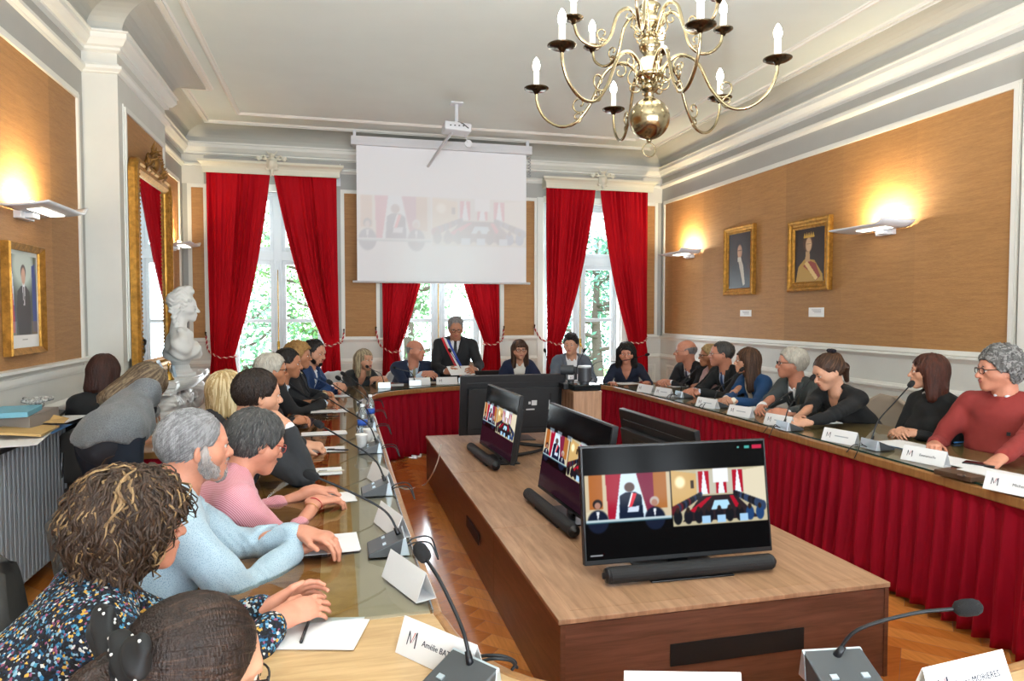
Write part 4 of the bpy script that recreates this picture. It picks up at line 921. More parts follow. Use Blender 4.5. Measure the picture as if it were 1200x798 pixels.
def draw_speaker(c, x0, y0, x1, y1, ph=.0):
    """left half of the call: man with a sash standing in front of the tall window"""
    W, Hh = x1 - x0, y1 - y0; X = lambda u: x0 + u * W; Y = lambda v: y0 + v * Hh
    c.rect(x0, y0, x1, y1, 'c8b89a'); c.rect(X(.05), y0, X(.20), Y(.70), 'a8622c'); c.rect(X(.80), y0, X(.95), Y(.75), 'a86a34'); c.rect(X(0), Y(.75), X(.25), Y(1), 'cfc4a8')
    c.poly([(X(.24), y0), (X(.42), y0), (X(.33), y1), (X(.26), y1)], 'a01430'); c.poly([(X(.60), y0), (X(.80), y0), (X(.80), y1), (X(.74), y1)], '7c2440'); c.poly([(X(.42), y0), (X(.60), y0), (X(.73), y1), (X(.33), y1)], 'cfe2ee')
    c.ell(X(.515), Y(.28), .06 * W, .10 * Hh, '5c4a48'); c.poly([(X(.40), Y(.45)), (X(.47), Y(.38)), (X(.57), Y(.38)), (X(.65), Y(.46)), (X(.67), Y(.98)), (X(.38), Y(.98))], '101c33')
    c.poly([(X(.55), Y(.40)), (X(.60), Y(.42)), (X(.53), Y(.72)), (X(.49), Y(.68))], 'd43040'); c.poly([(X(.535), Y(.40)), (X(.555), Y(.40)), (X(.50), Y(.70)), (X(.485), Y(.68))], 'f2f2f4'); c.poly([(X(.49), Y(.70)), (X(.62), Y(.68)), (X(.61), Y(.80)), (X(.48), Y(.80))], 'c8d4e6')
    for u, hc in ((.14, '1c1516'), (.80, 'b8aca4')):
        c.ell(X(u), Y(.60), .055 * W, .10 * Hh, hc); c.ell(X(u), Y(.63), .035 * W, .07 * Hh, 'a87a68'); c.ell(X(u), Y(.96), .12 * W, .24 * Hh, '141c30'); c.poly([(X(u - .02), Y(.75)), (X(u + .02), Y(.75)), (X(u), Y(.95))], 'd8dce2')
    c.rect(x0, Y(.93), x1, y1, 'b4c6cc'); c.rect(x0, Y(.975), x1, y1, '3a5c68')
def draw_room(c, x0, y0, x1, y1, seed=3):
    W, Hh = x1 - x0, y1 - y0; X = lambda u: x0 + u * W; Y = lambda v: y0 + v * Hh
    c.rect(x0, y0, x1, y1, 'b8ae90'); c.poly([(X(0), Y(0)), (X(.26), Y(.08)), (X(.26), Y(.50)), (X(0), Y(.70))], 'c9a56a'); c.poly([(X(.76), Y(.06)), (X(1), Y(0)), (X(1), Y(.75)), (X(.76), Y(.50))], 'd8ceb4'); c.rect(X(.26), Y(.02), X(.76), Y(.45), 'bdb9a8')
    c.ell(X(.09), Y(.22), .05 * W, .1 * Hh, 'fff0c0', .6); c.rect(X(.20), Y(.2), X(.235), Y(.34), '3a2c20')
    for u in (.34, .52, .70): c.poly([(X(u - .055), Y(.05)), (X(u + .055), Y(.05)), (X(u + .055), Y(.45)), (X(u - .055), Y(.45))], 'a8142a'); c.poly([(X(u - .006), Y(.05)), (X(u + .006), Y(.05)), (X(u + .035), Y(.45)), (X(u - .035), Y(.45))], 'e6f2ff')
    c.rect(X(.44), Y(.0), X(.60), Y(.26), 'e8eaee'); c.poly([(X(.30), Y(.48)), (X(.66), Y(.48)), (X(.90), Y(.92)), (X(.10), Y(.92))], '2a2024'); c.poly([(X(.36), Y(.52)), (X(.42), Y(.50)), (X(.24), Y(.78)), (X(.17), Y(.74))], 'a8142a'); c.poly([(X(.60), Y(.50)), (X(.64), Y(.50)), (X(.72), Y(.74)), (X(.66), Y(.72))], 'a8142a')
    c.poly([(X(.44), Y(.58)), (X(.58), Y(.58)), (X(.62), Y(.74)), (X(.40), Y(.74))], 'a8d4ea'); rg = np.random.default_rng(seed)
    for t in np.linspace(0, 1, 14): c.ell(X(.30 - .28 * t), Y(.46 + .26 * t), (.018 + .014 * t) * W, (.05 + .04 * t) * Hh, ['1a1a20', '5a1c24', '28324c'][int(rg.integers(0, 3))]); c.ell(X(.66 + .30 * t), Y(.46 + .26 * t), (.018 + .014 * t) * W, (.05 + .04 * t) * Hh, ['1a1a20', '30405c', '22222a'][int(rg.integers(0, 3))])
    for u in np.linspace(.05, .92, 9): c.ell(X(u), Y(.84), .045 * W, .13 * Hh, ['14161c', '20406c', '181820'][int(rg.integers(0, 3))]); c.ell(X(u), Y(.72), .02 * W, .05 * Hh, '2c201c')
    for u in (.30, .46, .70): c.rect(X(u), Y(.84), X(u + .09), Y(.98), '9cc4e4')
def screen_img(w=340, h=190, top=.25, bot=.55, split=.46):
    c = Canvas(w, h, '060607'); draw_speaker(c, .005, top, split, .68); draw_room(c, split + .005, top - .01, .995, .755); return c
def pscreen():
    y = 9.62; x0, x1, z0, z1 = .27, 2.64, 2.02, 3.86; r = empty('projection_screen', ((x0 + x1) / 2, y, z0), 'large white pull down projection screen hanging in front of the middle window', 'projection screen'); cx = (x0 + x1) / 2
    c = Canvas(280, 216, 'd7dadd'); q = Canvas(280, 216, 'd4d8da'); draw_speaker(q, .0, .36, .42, .70); draw_room(q, .43, .36, 1.0, .72); fade = .90; q.a = (q.a + np.roll(q.a, 1, 0) + np.roll(q.a, 1, 1) + np.roll(q.a, 2, 0) + np.roll(q.a, 2, 1)) / 5
    c.a = q.a * (1 - fade) + c.a * fade; c.a[:, :, 0] += .01; c.ell(.50, .88, .25, .30, 'e4eef0', .9, .5)
    mt = attrmat('screen_cloth'); nt = mt.node_tree; b = nt.nodes['Principled BSDF']; a = [n for n in nt.nodes if n.type == 'ATTRIBUTE'][0]; nt.links.new(a.outputs['Color'], b.inputs['Emission Color']); b.inputs['Emission Strength'].default_value = .16; b.inputs['Roughness'].default_value = .9  # the projector's light is put into the cloth as colour and faint glow
    M = lambda u, v: V(x0 - cx + u, -.012, v + .02); colgrid('screen_cloth', c.a, M, x1 - x0, z1 - z0 - .02, mt, r)
    mb = MB(); mb.bb(x0 - cx, x1 - cx, -.008, .0, .02, z1 - z0); mb.build('screen_back', mat('screen_back', 'e4e6e6', .8), r)
    mb = MB(); mb.tube([(x0 - cx - .06, 0, .008), (x1 - cx + .06, 0, .008)], .016, 8); mb.build('bottom_bar', LAMPW, r, smooth=True)
    mb = MB(); mb.bb(x0 - cx - .07, x1 - cx + .07, -.07, .07, z1 - z0 - .005, z1 - z0 + .11); mb.bb(x0 - cx - .05, x1 - cx + .05, -.075, -.07, z1 - z0 + .045, z1 - z0 + .05); mb.build('screen_case', LAMPW, r, bevel=.01)
    mb = MB()
    for x in (x0 - cx - .02, x1 - cx + .02): mb.bb(x - .02, x + .02, -.02, .02, z1 - z0 + .11, ZC - z0); mb.bb(x - .02, x + .02, 0, YB - y, z1 - z0 + .03, z1 - z0 + .06)
    mb.build('bracket', LAMPW, r)
    mb = MB(); th = np.linspace(0, 40, 160); mb.tube([(x1 - cx + .04 + .018 * math.cos(t), -.03 + .018 * math.sin(t), 1.80 - t * .007) for t in th], .004, 5); mb.build('cable', mat('grey_cable', '8a8c90', .5), r, smooth=True)
pscreen()
def projector():
    c = atw(535, 151, 8.15); r = empty('ceiling_projector', c, 'white projector on a ceiling arm in front of the projection screen', 'projector')
    mb = MB(); mb.box((0, 0, 0), (.32, .26, .10), rotm(0, .06, 0)); mb.build('housing', LAMPW, r, bevel=.02, bseg=3)
    mb = MB(); 
    for i in range(4): mb.box((-.09 + .05 * i, -.132, .005), (.018, .004, .012))
    mb.tube([(0, -.10, .055), (.05, -.14, .03), (.12, -.135, -.02)], .006, 6); mb.build('socket', BLACKP, r)
    mb = MB(); mb.tube([(0, 0, .04), (0, 0, ZC - c[2])], .022, 10); mb.box((0, 0, ZC - c[2] - .008), (.14, .14, .016)); mb.build('ceiling_mount', LAMPW, r, smooth=False)
    mb = MB(); mb.tube([(-.05, .0, -.04), (-.12, .35, -.12), (-.16, 9.54 - c[1], -.16)], .018, 8); mb.lathe([(.045, -.01), (.045, .01)], (.16, .10, -.14), 16, R=rotm(math.pi / 2, 0, 0)); mb.tube([(.1, .05, -.04), (.16, .1, -.14)], .008, 6); mb.build('support_arm', LAMPW, r, smooth=False)
projector()
mb = MB(); mb.box((.02, YB - .02, 3.42), (.09, .04, .11)); mb.tube([(.04, YB - .045, 3.42), (.055, YB - .07, 3.52), (.06, YB - .06, 3.66)], .006, 6); mb.tube([(.0, YB - .045, 3.40), (-.08, YB - .05, 3.39), (-.12, YB - .05, 3.36)], .008, 6); tag(mb.build('junction_box', LAMPW), 'small white junction box with cable left of the projection screen', 'junction box')
# --- framed pictures
def picture(name, wall, a0, a1, z0, z1, canvas, label, cat, fw=.09, mats=None, tilt=0, liner=None, glossy=.35):
    """wall: 'R' or 'L'; a0..a1 along the wall"""
    sx = -1 if wall == 'R' else 1; X0 = XR if wall == 'R' else XL; base = V(X0 + sx * .01, (a0 + a1) / 2, z0); r = empty(name, base, label, cat)
    W, Hh = a1 - a0, z1 - z0
    # local: u along the viewer's left->right, n away from the wall
    udir = -1 if wall == 'R' else 1
    def M(u, v, n): n = n + v * tilt; return V(sx * n, udir * (u - W / 2), v)
    prof = [(0, 0), (0, .045), (.012, .055), (.03, .05), (.045, .035), (.06, .03), (.072, .038), (fw, .022), (fw, .0)]
    k = fw / .09; mb = MB(); ring = []
    for (cu, cv) in ((0, 0), (1, 0), (1, 1), (0, 1)):
        for d, n in prof: d *= k if d != fw else 1; ring.append(M(cu * W + (1 - 2 * cu) * d, cv * Hh + (1 - 2 * cv) * d, n))
    q = len(prof); fs = [(i * q + j, ((i + 1) % 4) * q + j, ((i + 1) % 4) * q + j + 1, i * q + j + 1) for i in range(4) for j in range(q - 1)]
    mb.add(ring, fs if udir > 0 else [f[::-1] for f in fs]); mb.build('frame', mats or GOLD, r)
    colgrid('painting' if cat == 'painting' else 'print', canvas.a, (lambda u, v: M(fw * .95 + u, fw * .95 + v, .018)), W - 1.9 * fw, Hh - 1.9 * fw, MATS.get('paint_%s' % glossy) or attrmat('paint_%s' % glossy, rough=glossy), r)
    mb = MB(); P = [M(0, 0, 0), M(W, 0, 0), M(W, Hh, 0), M(0, Hh, 0)]; mb.add(P, [(0, 1, 2, 3)]); mb.build('backing', BLACKP, r)
c = Canvas(70, 110, '17130f'); c.ell(.5, .4, .6, .5, '221a12', .9); c.poly([(.10, 1), (.16, .62), (.38, .48), (.66, .50), (.86, .66), (.92, 1)], '0f0e0f'); c.poly([(.44, .50), (.56, .46), (.66, .60), (.74, .92), (.66, .95), (.52, .66)], 'b8b0a0'); c.ell(.48, .27, .16, .13, '120c09'); c.ell(.50, .34, .105, .125, 'b88a6a', .3); c.ell(.46, .34, .04, .09, 'd0a482', .8, .6); c.rect(.42, .31, .58, .325, '4a3020', .6); c.poly([(.42, .44), (.56, .44), (.58, .52), (.42, .52)], 'c9c2b2')
picture('portrait_painting', 'R', 7.44, 8.10, 1.83, 2.69, c, 'gilt framed dark portrait of a person in a black coat and pale cravat', 'painting', fw=.085)
c = Canvas(80, 110, '241812'); c.ell(.5, .45, .6, .5, '2c1e16', .9); c.poly([(.05, 1), (.14, .70), (.36, .56), (.66, .60), (.92, .86), (.95, 1)], 'b08a3c'); c.poly([(.30, .70), (.42, .58), (.70, .66), (.86, .90), (.70, .98), (.50, .80)], '8c3a2a'); c.poly([(.34, .66), (.42, .60), (.78, .92), (.70, .97)], 'd8b878'); c.poly([(.38, .40), (.50, .42), (.52, .62), (.36, .62)], 'b8946a'); c.ell(.45, .28, .17, .16, '4a2c18'); c.ell(.47, .31, .10, .135, 'c8a480', .3); c.ell(.52, .30, .04, .03, 'e0c09a', .9, .5); c.rect(.40, .29, .55, .30, '4a3020', .6)
for i in range(5): c.poly([(.30 + i * .07, .16), (.335 + i * .07, .08), (.37 + i * .07, .16)], 'c8a040')
c.rect(.30, .155, .65, .185, 'c8a040')
picture('portrait_painting', 'R', 6.10, 6.78, 1.84, 2.61, c, 'gilt framed painting of a crowned figure in an ochre robe', 'painting', fw=.10)
c = Canvas(90, 116, 'ece9e4'); c.rect(.06, .05, .94, .86, '3c4a42'); c.ell(.5, .16, .42, .25, 'b8c4b8', .7); c.rect(.10, .05, .16, .86, '2c4434'); c.rect(.84, .05, .90, .86, '55604a')
c.poly([(.06, .08), (.14, .08), (.20, .50), (.24, .84), (.06, .84)], '2a3c80'); c.poly([(.10, .12), (.17, .30), (.18, .60), (.12, .60)], 'e4e4e8'); c.poly([(.06, .40), (.14, .40), (.20, .70), (.20, .84), (.06, .84)], 'b82a34'); c.poly([(.78, .15), (.90, .12), (.94, .84), (.80, .84)], '2c4a90')
c.poly([(.30, .42), (.42, .36), (.58, .36), (.70, .42), (.74, .66), (.70, .86), (.32, .86), (.26, .66)], '161820'); c.poly([(.46, .34), (.55, .34), (.53, .56), (.49, .56)], 'e6e6ea'); c.poly([(.49, .37), (.52, .37), (.515, .56), (.495, .56)], '10121c'); c.ell(.50, .22, .085, .075, '3a281c'); c.ell(.50, .26, .068, .085, 'c8967a', .3)
c.rect(.06, .72, .24, .86, 'c8b8a8', .5); c.rect(.76, .72, .94, .86, '8a6a50', .6); c.rect(.42, .905, .60, .915, '8a8680')
picture('official_portrait', 'L', 4.80, 5.32, 1.335, 2.04, c, 'gilt framed official portrait of a man in a dark suit between flags', 'framed photograph', fw=.045, mats=GOLD)
for (a0, a1, z0, z1, lb) in ((7.53, 7.77, 1.56, 1.64, 'small white caption card below the dark portrait by the window'), (6.22, 6.46, 1.56, 1.66, 'white caption card below the painting of the crowned figure')):
    mb = MB(); mb.bb(XR - .012, XR - .006, a0, a1, z0, z1); o = mb.build('caption_card', mat('card_white', 'eeeeec', .5), bevel=.001, bseg=1); tag(o, lb, 'caption card', 'picture caption cards')
    mb = MB()
    for i in range(3): mb.bb(XR - .0128, XR - .012, a0 + .04, a1 - .05 - .02 * i, z1 - .025 - i * .014, z1 - .021 - i * .014)
    mb.build('text_lines', mat('ink_grey', '70727a', .6), o)
# --- gilt mirror
def mirror():
    x = XB + .03; y0, y1, z0, z1 = 6.42, 7.72, 1.04, 2.93; r = empty('gilt_mirror', (x, (y0 + y1) / 2, z0), 'tall gilt framed mirror with carved crest above the white fireplace', 'mirror'); W = y1 - y0; Hh = z1 - z0
    M = lambda u, v, n: V(n, u - W / 2, v)
    prof = [(0, 0), (0, .05), (.02, .07), (.045, .072), (.06, .055), (.085, .05), (.10, .062), (.125, .045), (.14, .03), (.14, .0)]
    def corner(cu, cv):  # rounded upper corners
        if cv == 0: return [((cu, cv), (1 - 2 * cu, 1 - 2 * cv))]
        out = []
        for a in np.linspace(0, math.pi / 2, 7): out.append(a)
        return out
    path = [(0, 0), (W, 0)] + [(W - .14 + .14 * math.cos(a), Hh - .14 + .14 * math.sin(a)) for a in np.linspace(0, math.pi / 2, 7)] + [(.14 + .14 * math.cos(a), Hh - .14 + .14 * math.sin(a)) for a in np.linspace(math.pi / 2, math.pi, 7)]
    # inner path is a plain offset
    n = len(path); ring = []; P = np.array(path)
    for i in range(n):
        d0 = nrm(P[i] - P[i - 1]); d1 = nrm(P[(i + 1) % n] - P[i]); n0 = V(-d0[1], d0[0]); n1 = V(-d1[1], d1[0]); m_ = nrm(n0 + n1); c_ = 1 / max(.5, m_.dot(n0))
        for d, h in prof: q = P[i] + m_ * d * c_; ring.append(M(q[0], q[1], h))
    q = len(prof); mb = MB(); mb.add(ring, [(i * q + j, ((i + 1) % n) * q + j, ((i + 1) % n) * q + j + 1, i * q + j + 1) for i in range(n) for j in range(q - 1)])
    for s0, s1, k in (((.105, .13), (.105, Hh - .15), 46), ((W - .105, .13), (W - .105, Hh - .15), 46), ((.13, .105), (W - .13, .105), 30)):
        for t in np.linspace(0, 1, k): mb.ball(M(s0[0] + (s1[0] - s0[0]) * t, s0[1] + (s1[1] - s0[1]) * t, .058), .012, 6)
    mb.build('frame', GOLD, r, smooth=False)
    mb = MB(); mb.add([M(.13, .13, .022), M(W - .13, .13, .022), M(W - .13, Hh - .10, .022), M(.13, Hh - .10, .022)], [(0, 1, 2, 3)]); mb.build('mirror_glass', mat('mirror_silver', 'dfe6e6', .02, metal=1), r)
    s = SDF(); rg = np.random.default_rng(5)
    for i in range(60):
        a = rg.uniform(-1, 1); hgt = (1 - abs(a)) ** .7 * .24; c0 = V(.06, a * .34, Hh - .02 + rg.uniform(-.04, hgt)); d = nrm(V(rg.uniform(.0, .8), a * .8 + rg.normal() * .6, .6 + rg.normal() * .5)); s.rc(c0, c0 + d * .065, .016, .005, k=.006)
    s.ball((.07, 0, Hh + .04), (.035, .06, .07), k=.01)
    for x_ in (-1, 1):
        for cx_, r0 in ((.14, .05), (.26, .04)):
            th = np.linspace(0, 4.8, 12); pts = [(.07, x_ * (cx_ + (r0 - .006 * t) * math.cos(t)), Hh + .03 + (r0 - .006 * t) * math.sin(t)) for t in th]
            for p, q2 in zip(pts[:-1], pts[1:]): s.rc(p, q2, .012, k=.005)
    vs, fs = s.mesh(.008); q = MM(); q.add(vs, fs); q.build('carved_crest', mat('gilt_dark', '8a6430', .5, metal=.7, var=.3, vscale=(25, 25, 25)), r)
mirror()
# --- marble fireplace, bust
MARB = mat('white_marble', 'dddcd9', .3, var=.06, vscale=(4, 4, 7)); PLAST = mat('white_plaster', 'e2e1dd', .6, bump=.1, bscale=60)
def mantel():
    ya, yb = 6.33, 7.88; yc = (ya + yb) / 2; r = empty('marble_fireplace', (XB, yc, 0), 'white carved marble fireplace with serpentine shelf below the gilt mirror', 'fireplace')
    fy = lambda t: .36 + .07 * math.cos(t * math.pi * 1.0) ** 2 * 0 + .09 * math.cos(t * math.pi / 2) ** 2 - .05 * math.exp(-((abs(t) - .62) / .16) ** 2) + .03 * (abs(t) > .75)
    def slab(z0, z1, k):
        ts = np.linspace(-1, 1, 41); poly = [(0, -(yb - ya) / 2), ] + [(fy(t) * k, t * (yb - ya) / 2 * (.985 if k < 1 else 1)) for t in ts] + [(0, (yb - ya) / 2)]; return poly, z0, z1
    mb = MB()
    for z0, z1, k in ((.90, .925, .86), (.925, .945, .92), (.945, .965, .97), (.965, 1.0, 1.0), (1.0, 1.02, .985)): p, a, b = slab(z0, z1, k); mb.prism(p, a, b)
    mb.build('shelf', MARB, r, bevel=.006, bseg=2)
    s = SDF()
    for x in (-1, 1):   # legs: scrolled consoles
        y = x * .60
        pts = [(.12, y, .03), (.13, y, .25), (.17, y + x * .02, .50), (.25, y + x * .03, .70), (.29, y + x * .02, .83)]
        for p, q in zip(pts[:-1], pts[1:]): s.rc(p, q, .085, .085, k=.03)
        for cx, cz, r0 in ((.27, .80, .075), (.16, .12, .06)):
            th = np.linspace(0, 5.0, 14); pp = [(cx + (r0 - .010 * t) * math.cos(t), y + x * .07, cz + (r0 - .010 * t) * math.sin(t)) for t in th]
            for p, q in zip(pp[:-1], pp[1:]): s.rc(p, q, .016, k=.008)
        for i in range(6):
            z = .25 + i * .10; s.ball((.18 + .02 * i, y - x * .06, z), (.035, .03, .045), k=.01)
    # frieze
    for t in np.linspace(-1, 1, 15): s.ball((.22 + .06 * math.cos(t * 1.57), t * .55, .80 - .05 * (1 - abs(t)) + .0), (.055, .075, .085), k=.03)
    s.ball((.31, 0, .80), (.05, .11, .10), k=.01)
    for a in np.linspace(-1.1, 1.1, 7): s.rc((.345, 0, .73), (.345, math.sin(a) * .11, .73 + math.cos(a) * .12), .009, .014, k=.004)
    for x in (-1, 1):
        for y0, z0_, r0 in ((.20, .82, .05), (.36, .80, .045), (.50, .84, .035)):
            th = np.linspace(0, 5, 12); pp = [(.30 - .05 * abs(y0), x * (y0 + (r0 - .006 * t) * math.cos(t)), z0_ + (r0 - .006 * t) * math.sin(t)) for t in th]
            for p, q in zip(pp[:-1], pp[1:]): s.rc(p, q, .012, k=.008)
    s.fn(lambda P, D: D + .006 * np.sin(70 * P[..., 1] + 4 * np.sin(30 * P[..., 2])) * np.sin(60 * P[..., 2] + 3 * np.sin(25 * P[..., 1]))); s.fn(lambda P, D: np.maximum(D, P[..., 2] - .905)); vs, fs = s.mesh(.008); q = MM(); q.add(vs, fs); q.build('carved_surround', MARB, r)
    mb = MB(); mb.bb(.0, .10, -.74, -.5, 0, .88); mb.bb(.0, .10, .5, .74, 0, .88); mb.bb(0, .10, -.5, .5, .68, .88); mb.build('jamb', MARB, r)
    mb = MB(); mb.bb(.012, .03, -.5, .5, 0, .70); mb.build('firebox', mat('firebox_black', '141414', .9), r)  # flat black sheet across the fireplace opening
mantel()
def bust():
    c = V(-1.42, 7.0, 1.021); r = empty('marianne_bust', c, 'white plaster bust of a woman in a cap on the marble mantelpiece', 'bust'); 
    yaw = math.radians(78); fr = Frame((.035, .02, .63), yaw, math.radians(-2), 0, 1.12); hd = head_sdf(jaw=.9, nose=1.0); hd.rc((0, -.03, -.045), fr.l((-.02, 0, .40)), .056, .066, k=.03)
    vs, fs = hd.mesh(.0045); q = MM(); q.add(fr.w(vs), fs)
    # cap and hair
    s = SDF(); s.ball((0, -.03, .055), (.086, .098, .088), k=.02); s.ball((0, -.02, .135), (.060, .055, .045), k=.04); s.ball((0, .028, .158), (.042, .034, .030), k=.03); s.ball((0, .055, .135), (.03, .022, .022), k=.02); s.ball((0, -.085, .06), (.055, .05, .06), k=.03)
    def cut(P, D): return SDF.comb(D, np.interp(P[..., 1], [-.12, -.05, .0, .05, .1], [-.05, -.04, .02, .055, .085]) - P[..., 2], 'i', .01)
    s.fn(cut); rg = np.random.default_rng(4)
    for i in range(46):
        a = rg.uniform(-1, 1); y_ = rg.uniform(-.11, .06); z_ = np.interp(y_, [-.11, -.02, .06], [-.03, .02, .07]) + rg.uniform(-.02, .02); x_ = math.copysign(.082 - max(0, y_) * .25, a); s.ball((x_, y_, z_), (.012, .018, .014), k=.008)
    for x_ in (-1, 1):
        pts = [(x_ * .075, -.05, -.02), (x_ * .07, -.075, -.08), (x_ * .05, -.06, -.14), (x_ * .06, -.04, -.20)]
        for p, q_ in zip(pts[:-1], pts[1:]): s.rc(p, q_, .024, .018, k=.012)
    s.fn(lambda P, D: D + .0025 * np.sin(P[..., 2] * 190 + 3 * np.sin(P[..., 1] * 60)) * (P[..., 1] < .02)); vs, fs = s.mesh(.0045); q.add(fr.w(vs), fs)
    # shoulders and drapery
    t = SDF(); f = V(math.sin(yaw), math.cos(yaw), 0); rr = V(math.cos(yaw), -math.sin(yaw), 0); MT = np.stack([rr, f, V(0, 0, 1)])
    t.rc(V(0, 0, .24), V(0, 0, .34), .16, .12, k=.05, M=MT, sc=(1.35, .95, 1)); t.rc(-rr * .15 + V(0, 0, .35), rr * .15 + V(0, 0, .35), .075, k=.05)
    for x_ in (-1, 1): t.ball(f * .11 + rr * x_ * .07 + V(0, 0, .22), .075, k=.03); t.ball(rr * x_ * .21 + V(0, 0, .27), (.09, .09, .12), k=.03)
    t.rc(rr * .17 + V(0, 0, .42), -rr * .10 + f * .12 + V(0, 0, .24), .030, .035, k=.012); t.rc(-rr * .17 + V(0, 0, .42), rr * .02 + f * .14 + V(0, 0, .26), .030, .032, k=.012)
    t.fn(lambda P, D: D + .007 * np.sin(55 * (P[..., 2] + .6 * np.abs((P @ rr))) + 2 * np.sin(20 * (P @ f))) * (P[..., 2] < .42)); t.fn(lambda P, D: np.maximum(D, (.145 - P[..., 2]) * .9 + .02 * np.cos(12 * (P @ rr))))
    vs, fs = t.mesh(.007); q.add(vs, fs); q.build('figure', PLAST, r)
    mb = MB(); mb.lathe([(.13, 0), (.13, .025), (.105, .035), (.085, .06), (.075, .10), (.085, .13), (.11, .16), (.09, .20)], n=28); mb.build('socle', PLAST, r, smooth=False, bevel=.003)
bust()
# ---------------------------------------------------------------- conference tables
def wood(name, c1, c2, sc=(3, 45, 3), rough=.3, coat=.2, ring=False):
    m, nt, b = newmat(name); L = nt.links; tc = N(nt, 'ShaderNodeTexCoord'); mp = N(nt, 'ShaderNodeMapping'); mp.inputs['Scale'].default_value = sc; L.new(tc.outputs['Object'], mp.inputs[0])
    n0 = N(nt, 'ShaderNodeTexNoise', Scale=1.0, Detail=6.0, Roughness=.62, Distortion=.6); L.new(mp.outputs[0], n0.inputs['Vector']); cr = N(nt, 'ShaderNodeValToRGB'); cr.color_ramp.elements[0].position = .3; cr.color_ramp.elements[1].position = .72; cr.color_ramp.elements[0].color = srgb(c1); cr.color_ramp.elements[1].color = srgb(c2)
    L.new(n0.outputs[0], cr.inputs[0]); L.new(cr.outputs[0], b.inputs['Base Color']); b.inputs['Roughness'].default_value = rough; b.inputs['Coat Weight'].default_value = coat; b.inputs['Coat Roughness'].default_value = .12
    bp = N(nt, 'ShaderNodeBump', Strength=.05, Distance=.003); L.new(n0.outputs[0], bp.inputs['Height']); L.new(bp.outputs[0], b.inputs['Normal']); MATS[name] = m; return m
W_TOP = wood('table_walnut', 'a87c50', 'c8a070', (40, 4, 4), .35); W_EDGE = wood('table_edge', '85592f', 'a87846', (30, 30, 4), .35); W_NEAR = wood('table_honey', 'ae8a5e', 'd2b080', (4, 34, 4), .3); W_LEFT = wood('table_marquetry', '8a5426', 'b47c42', (6, 26, 4), .25)
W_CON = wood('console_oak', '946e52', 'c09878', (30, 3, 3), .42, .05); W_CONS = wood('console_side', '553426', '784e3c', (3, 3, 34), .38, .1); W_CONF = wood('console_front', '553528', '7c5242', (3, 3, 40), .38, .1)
TZ = .76
INNER = [(.28, 1.90), (.28, 3.2), (.29, 4.8), (.30, 6.3), (.31, 6.95), (.42, 7.34), (.76, 7.63), (1.36, 7.86), (2.0, 7.93), (2.55, 7.90), (2.90, 7.72), (3.05, 7.38), (3.07, 6.9), (3.07, 5.8), (3.06, 4.6), (3.03, 3.4), (2.99, 2.3), (2.80, 1.75), (2.30, 1.42), (1.65, 1.30), (1.30, 1.27), (.90, 1.29), (.48, 1.47), (.33, 1.67), (.28, 1.90)]
def smooth_poly(i0, i1, n=5): return bez([V(*p, 0) for p in INNER[i0:i1 + 1]], n)[:, :2]
def offset(P, d):
    T = np.gradient(P, axis=0); T /= np.linalg.norm(T, axis=1)[:, None]; return P + np.stack([-T[:, 1], T[:, 0]], 1) * d
GLASS = None
def glassmat():
    m, nt, b = newmat('table_glass'); nt.nodes.clear(); o = N(nt, 'ShaderNodeOutputMaterial'); t = N(nt, 'ShaderNodeBsdfTransparent', Color=(.90, .95, .93, 1)); g = N(nt, 'ShaderNodeBsdfGlossy', Roughness=.03); f = N(nt, 'ShaderNodeFresnel', IOR=1.5); x = N(nt, 'ShaderNodeMixShader')
    nt.links.new(f.outputs[0], x.inputs[0]); nt.links.new(t.outputs[0], x.inputs[1]); nt.links.new(g.outputs[0], x.inputs[2]); nt.links.new(x.outputs[0], o.inputs[0]); MATS['table_glass'] = m; return m
glassmat(); GEDGE = mat('glass_edge', '1c3a34', .15)
def strip(mb, A, B, z0, z1, mi=0, mit=None):
    """closed band between polylines A and B"""
    k = len(A); vs = [(*p, z0) for p in A] + [(*p, z0) for p in B] + [(*p, z1) for p in A] + [(*p, z1) for p in B]; fs = []; ms = []
    for i in range(k - 1):
        a, b, c, d = i, i + 1, k + i + 1, k + i
        fs += [(a, b, c, d), (2 * k + d, 2 * k + c, 2 * k + b, 2 * k + a), (a, 2 * k + a, 2 * k + b, b), (d, c, 2 * k + c, 2 * k + d)]
    fs += [(0, k, 3 * k, 2 * k), (k - 1, 3 * k - 1, 4 * k - 1, 2 * k - 1)]
    mb.add(vs, [f[::-1] for f in fs], mi)
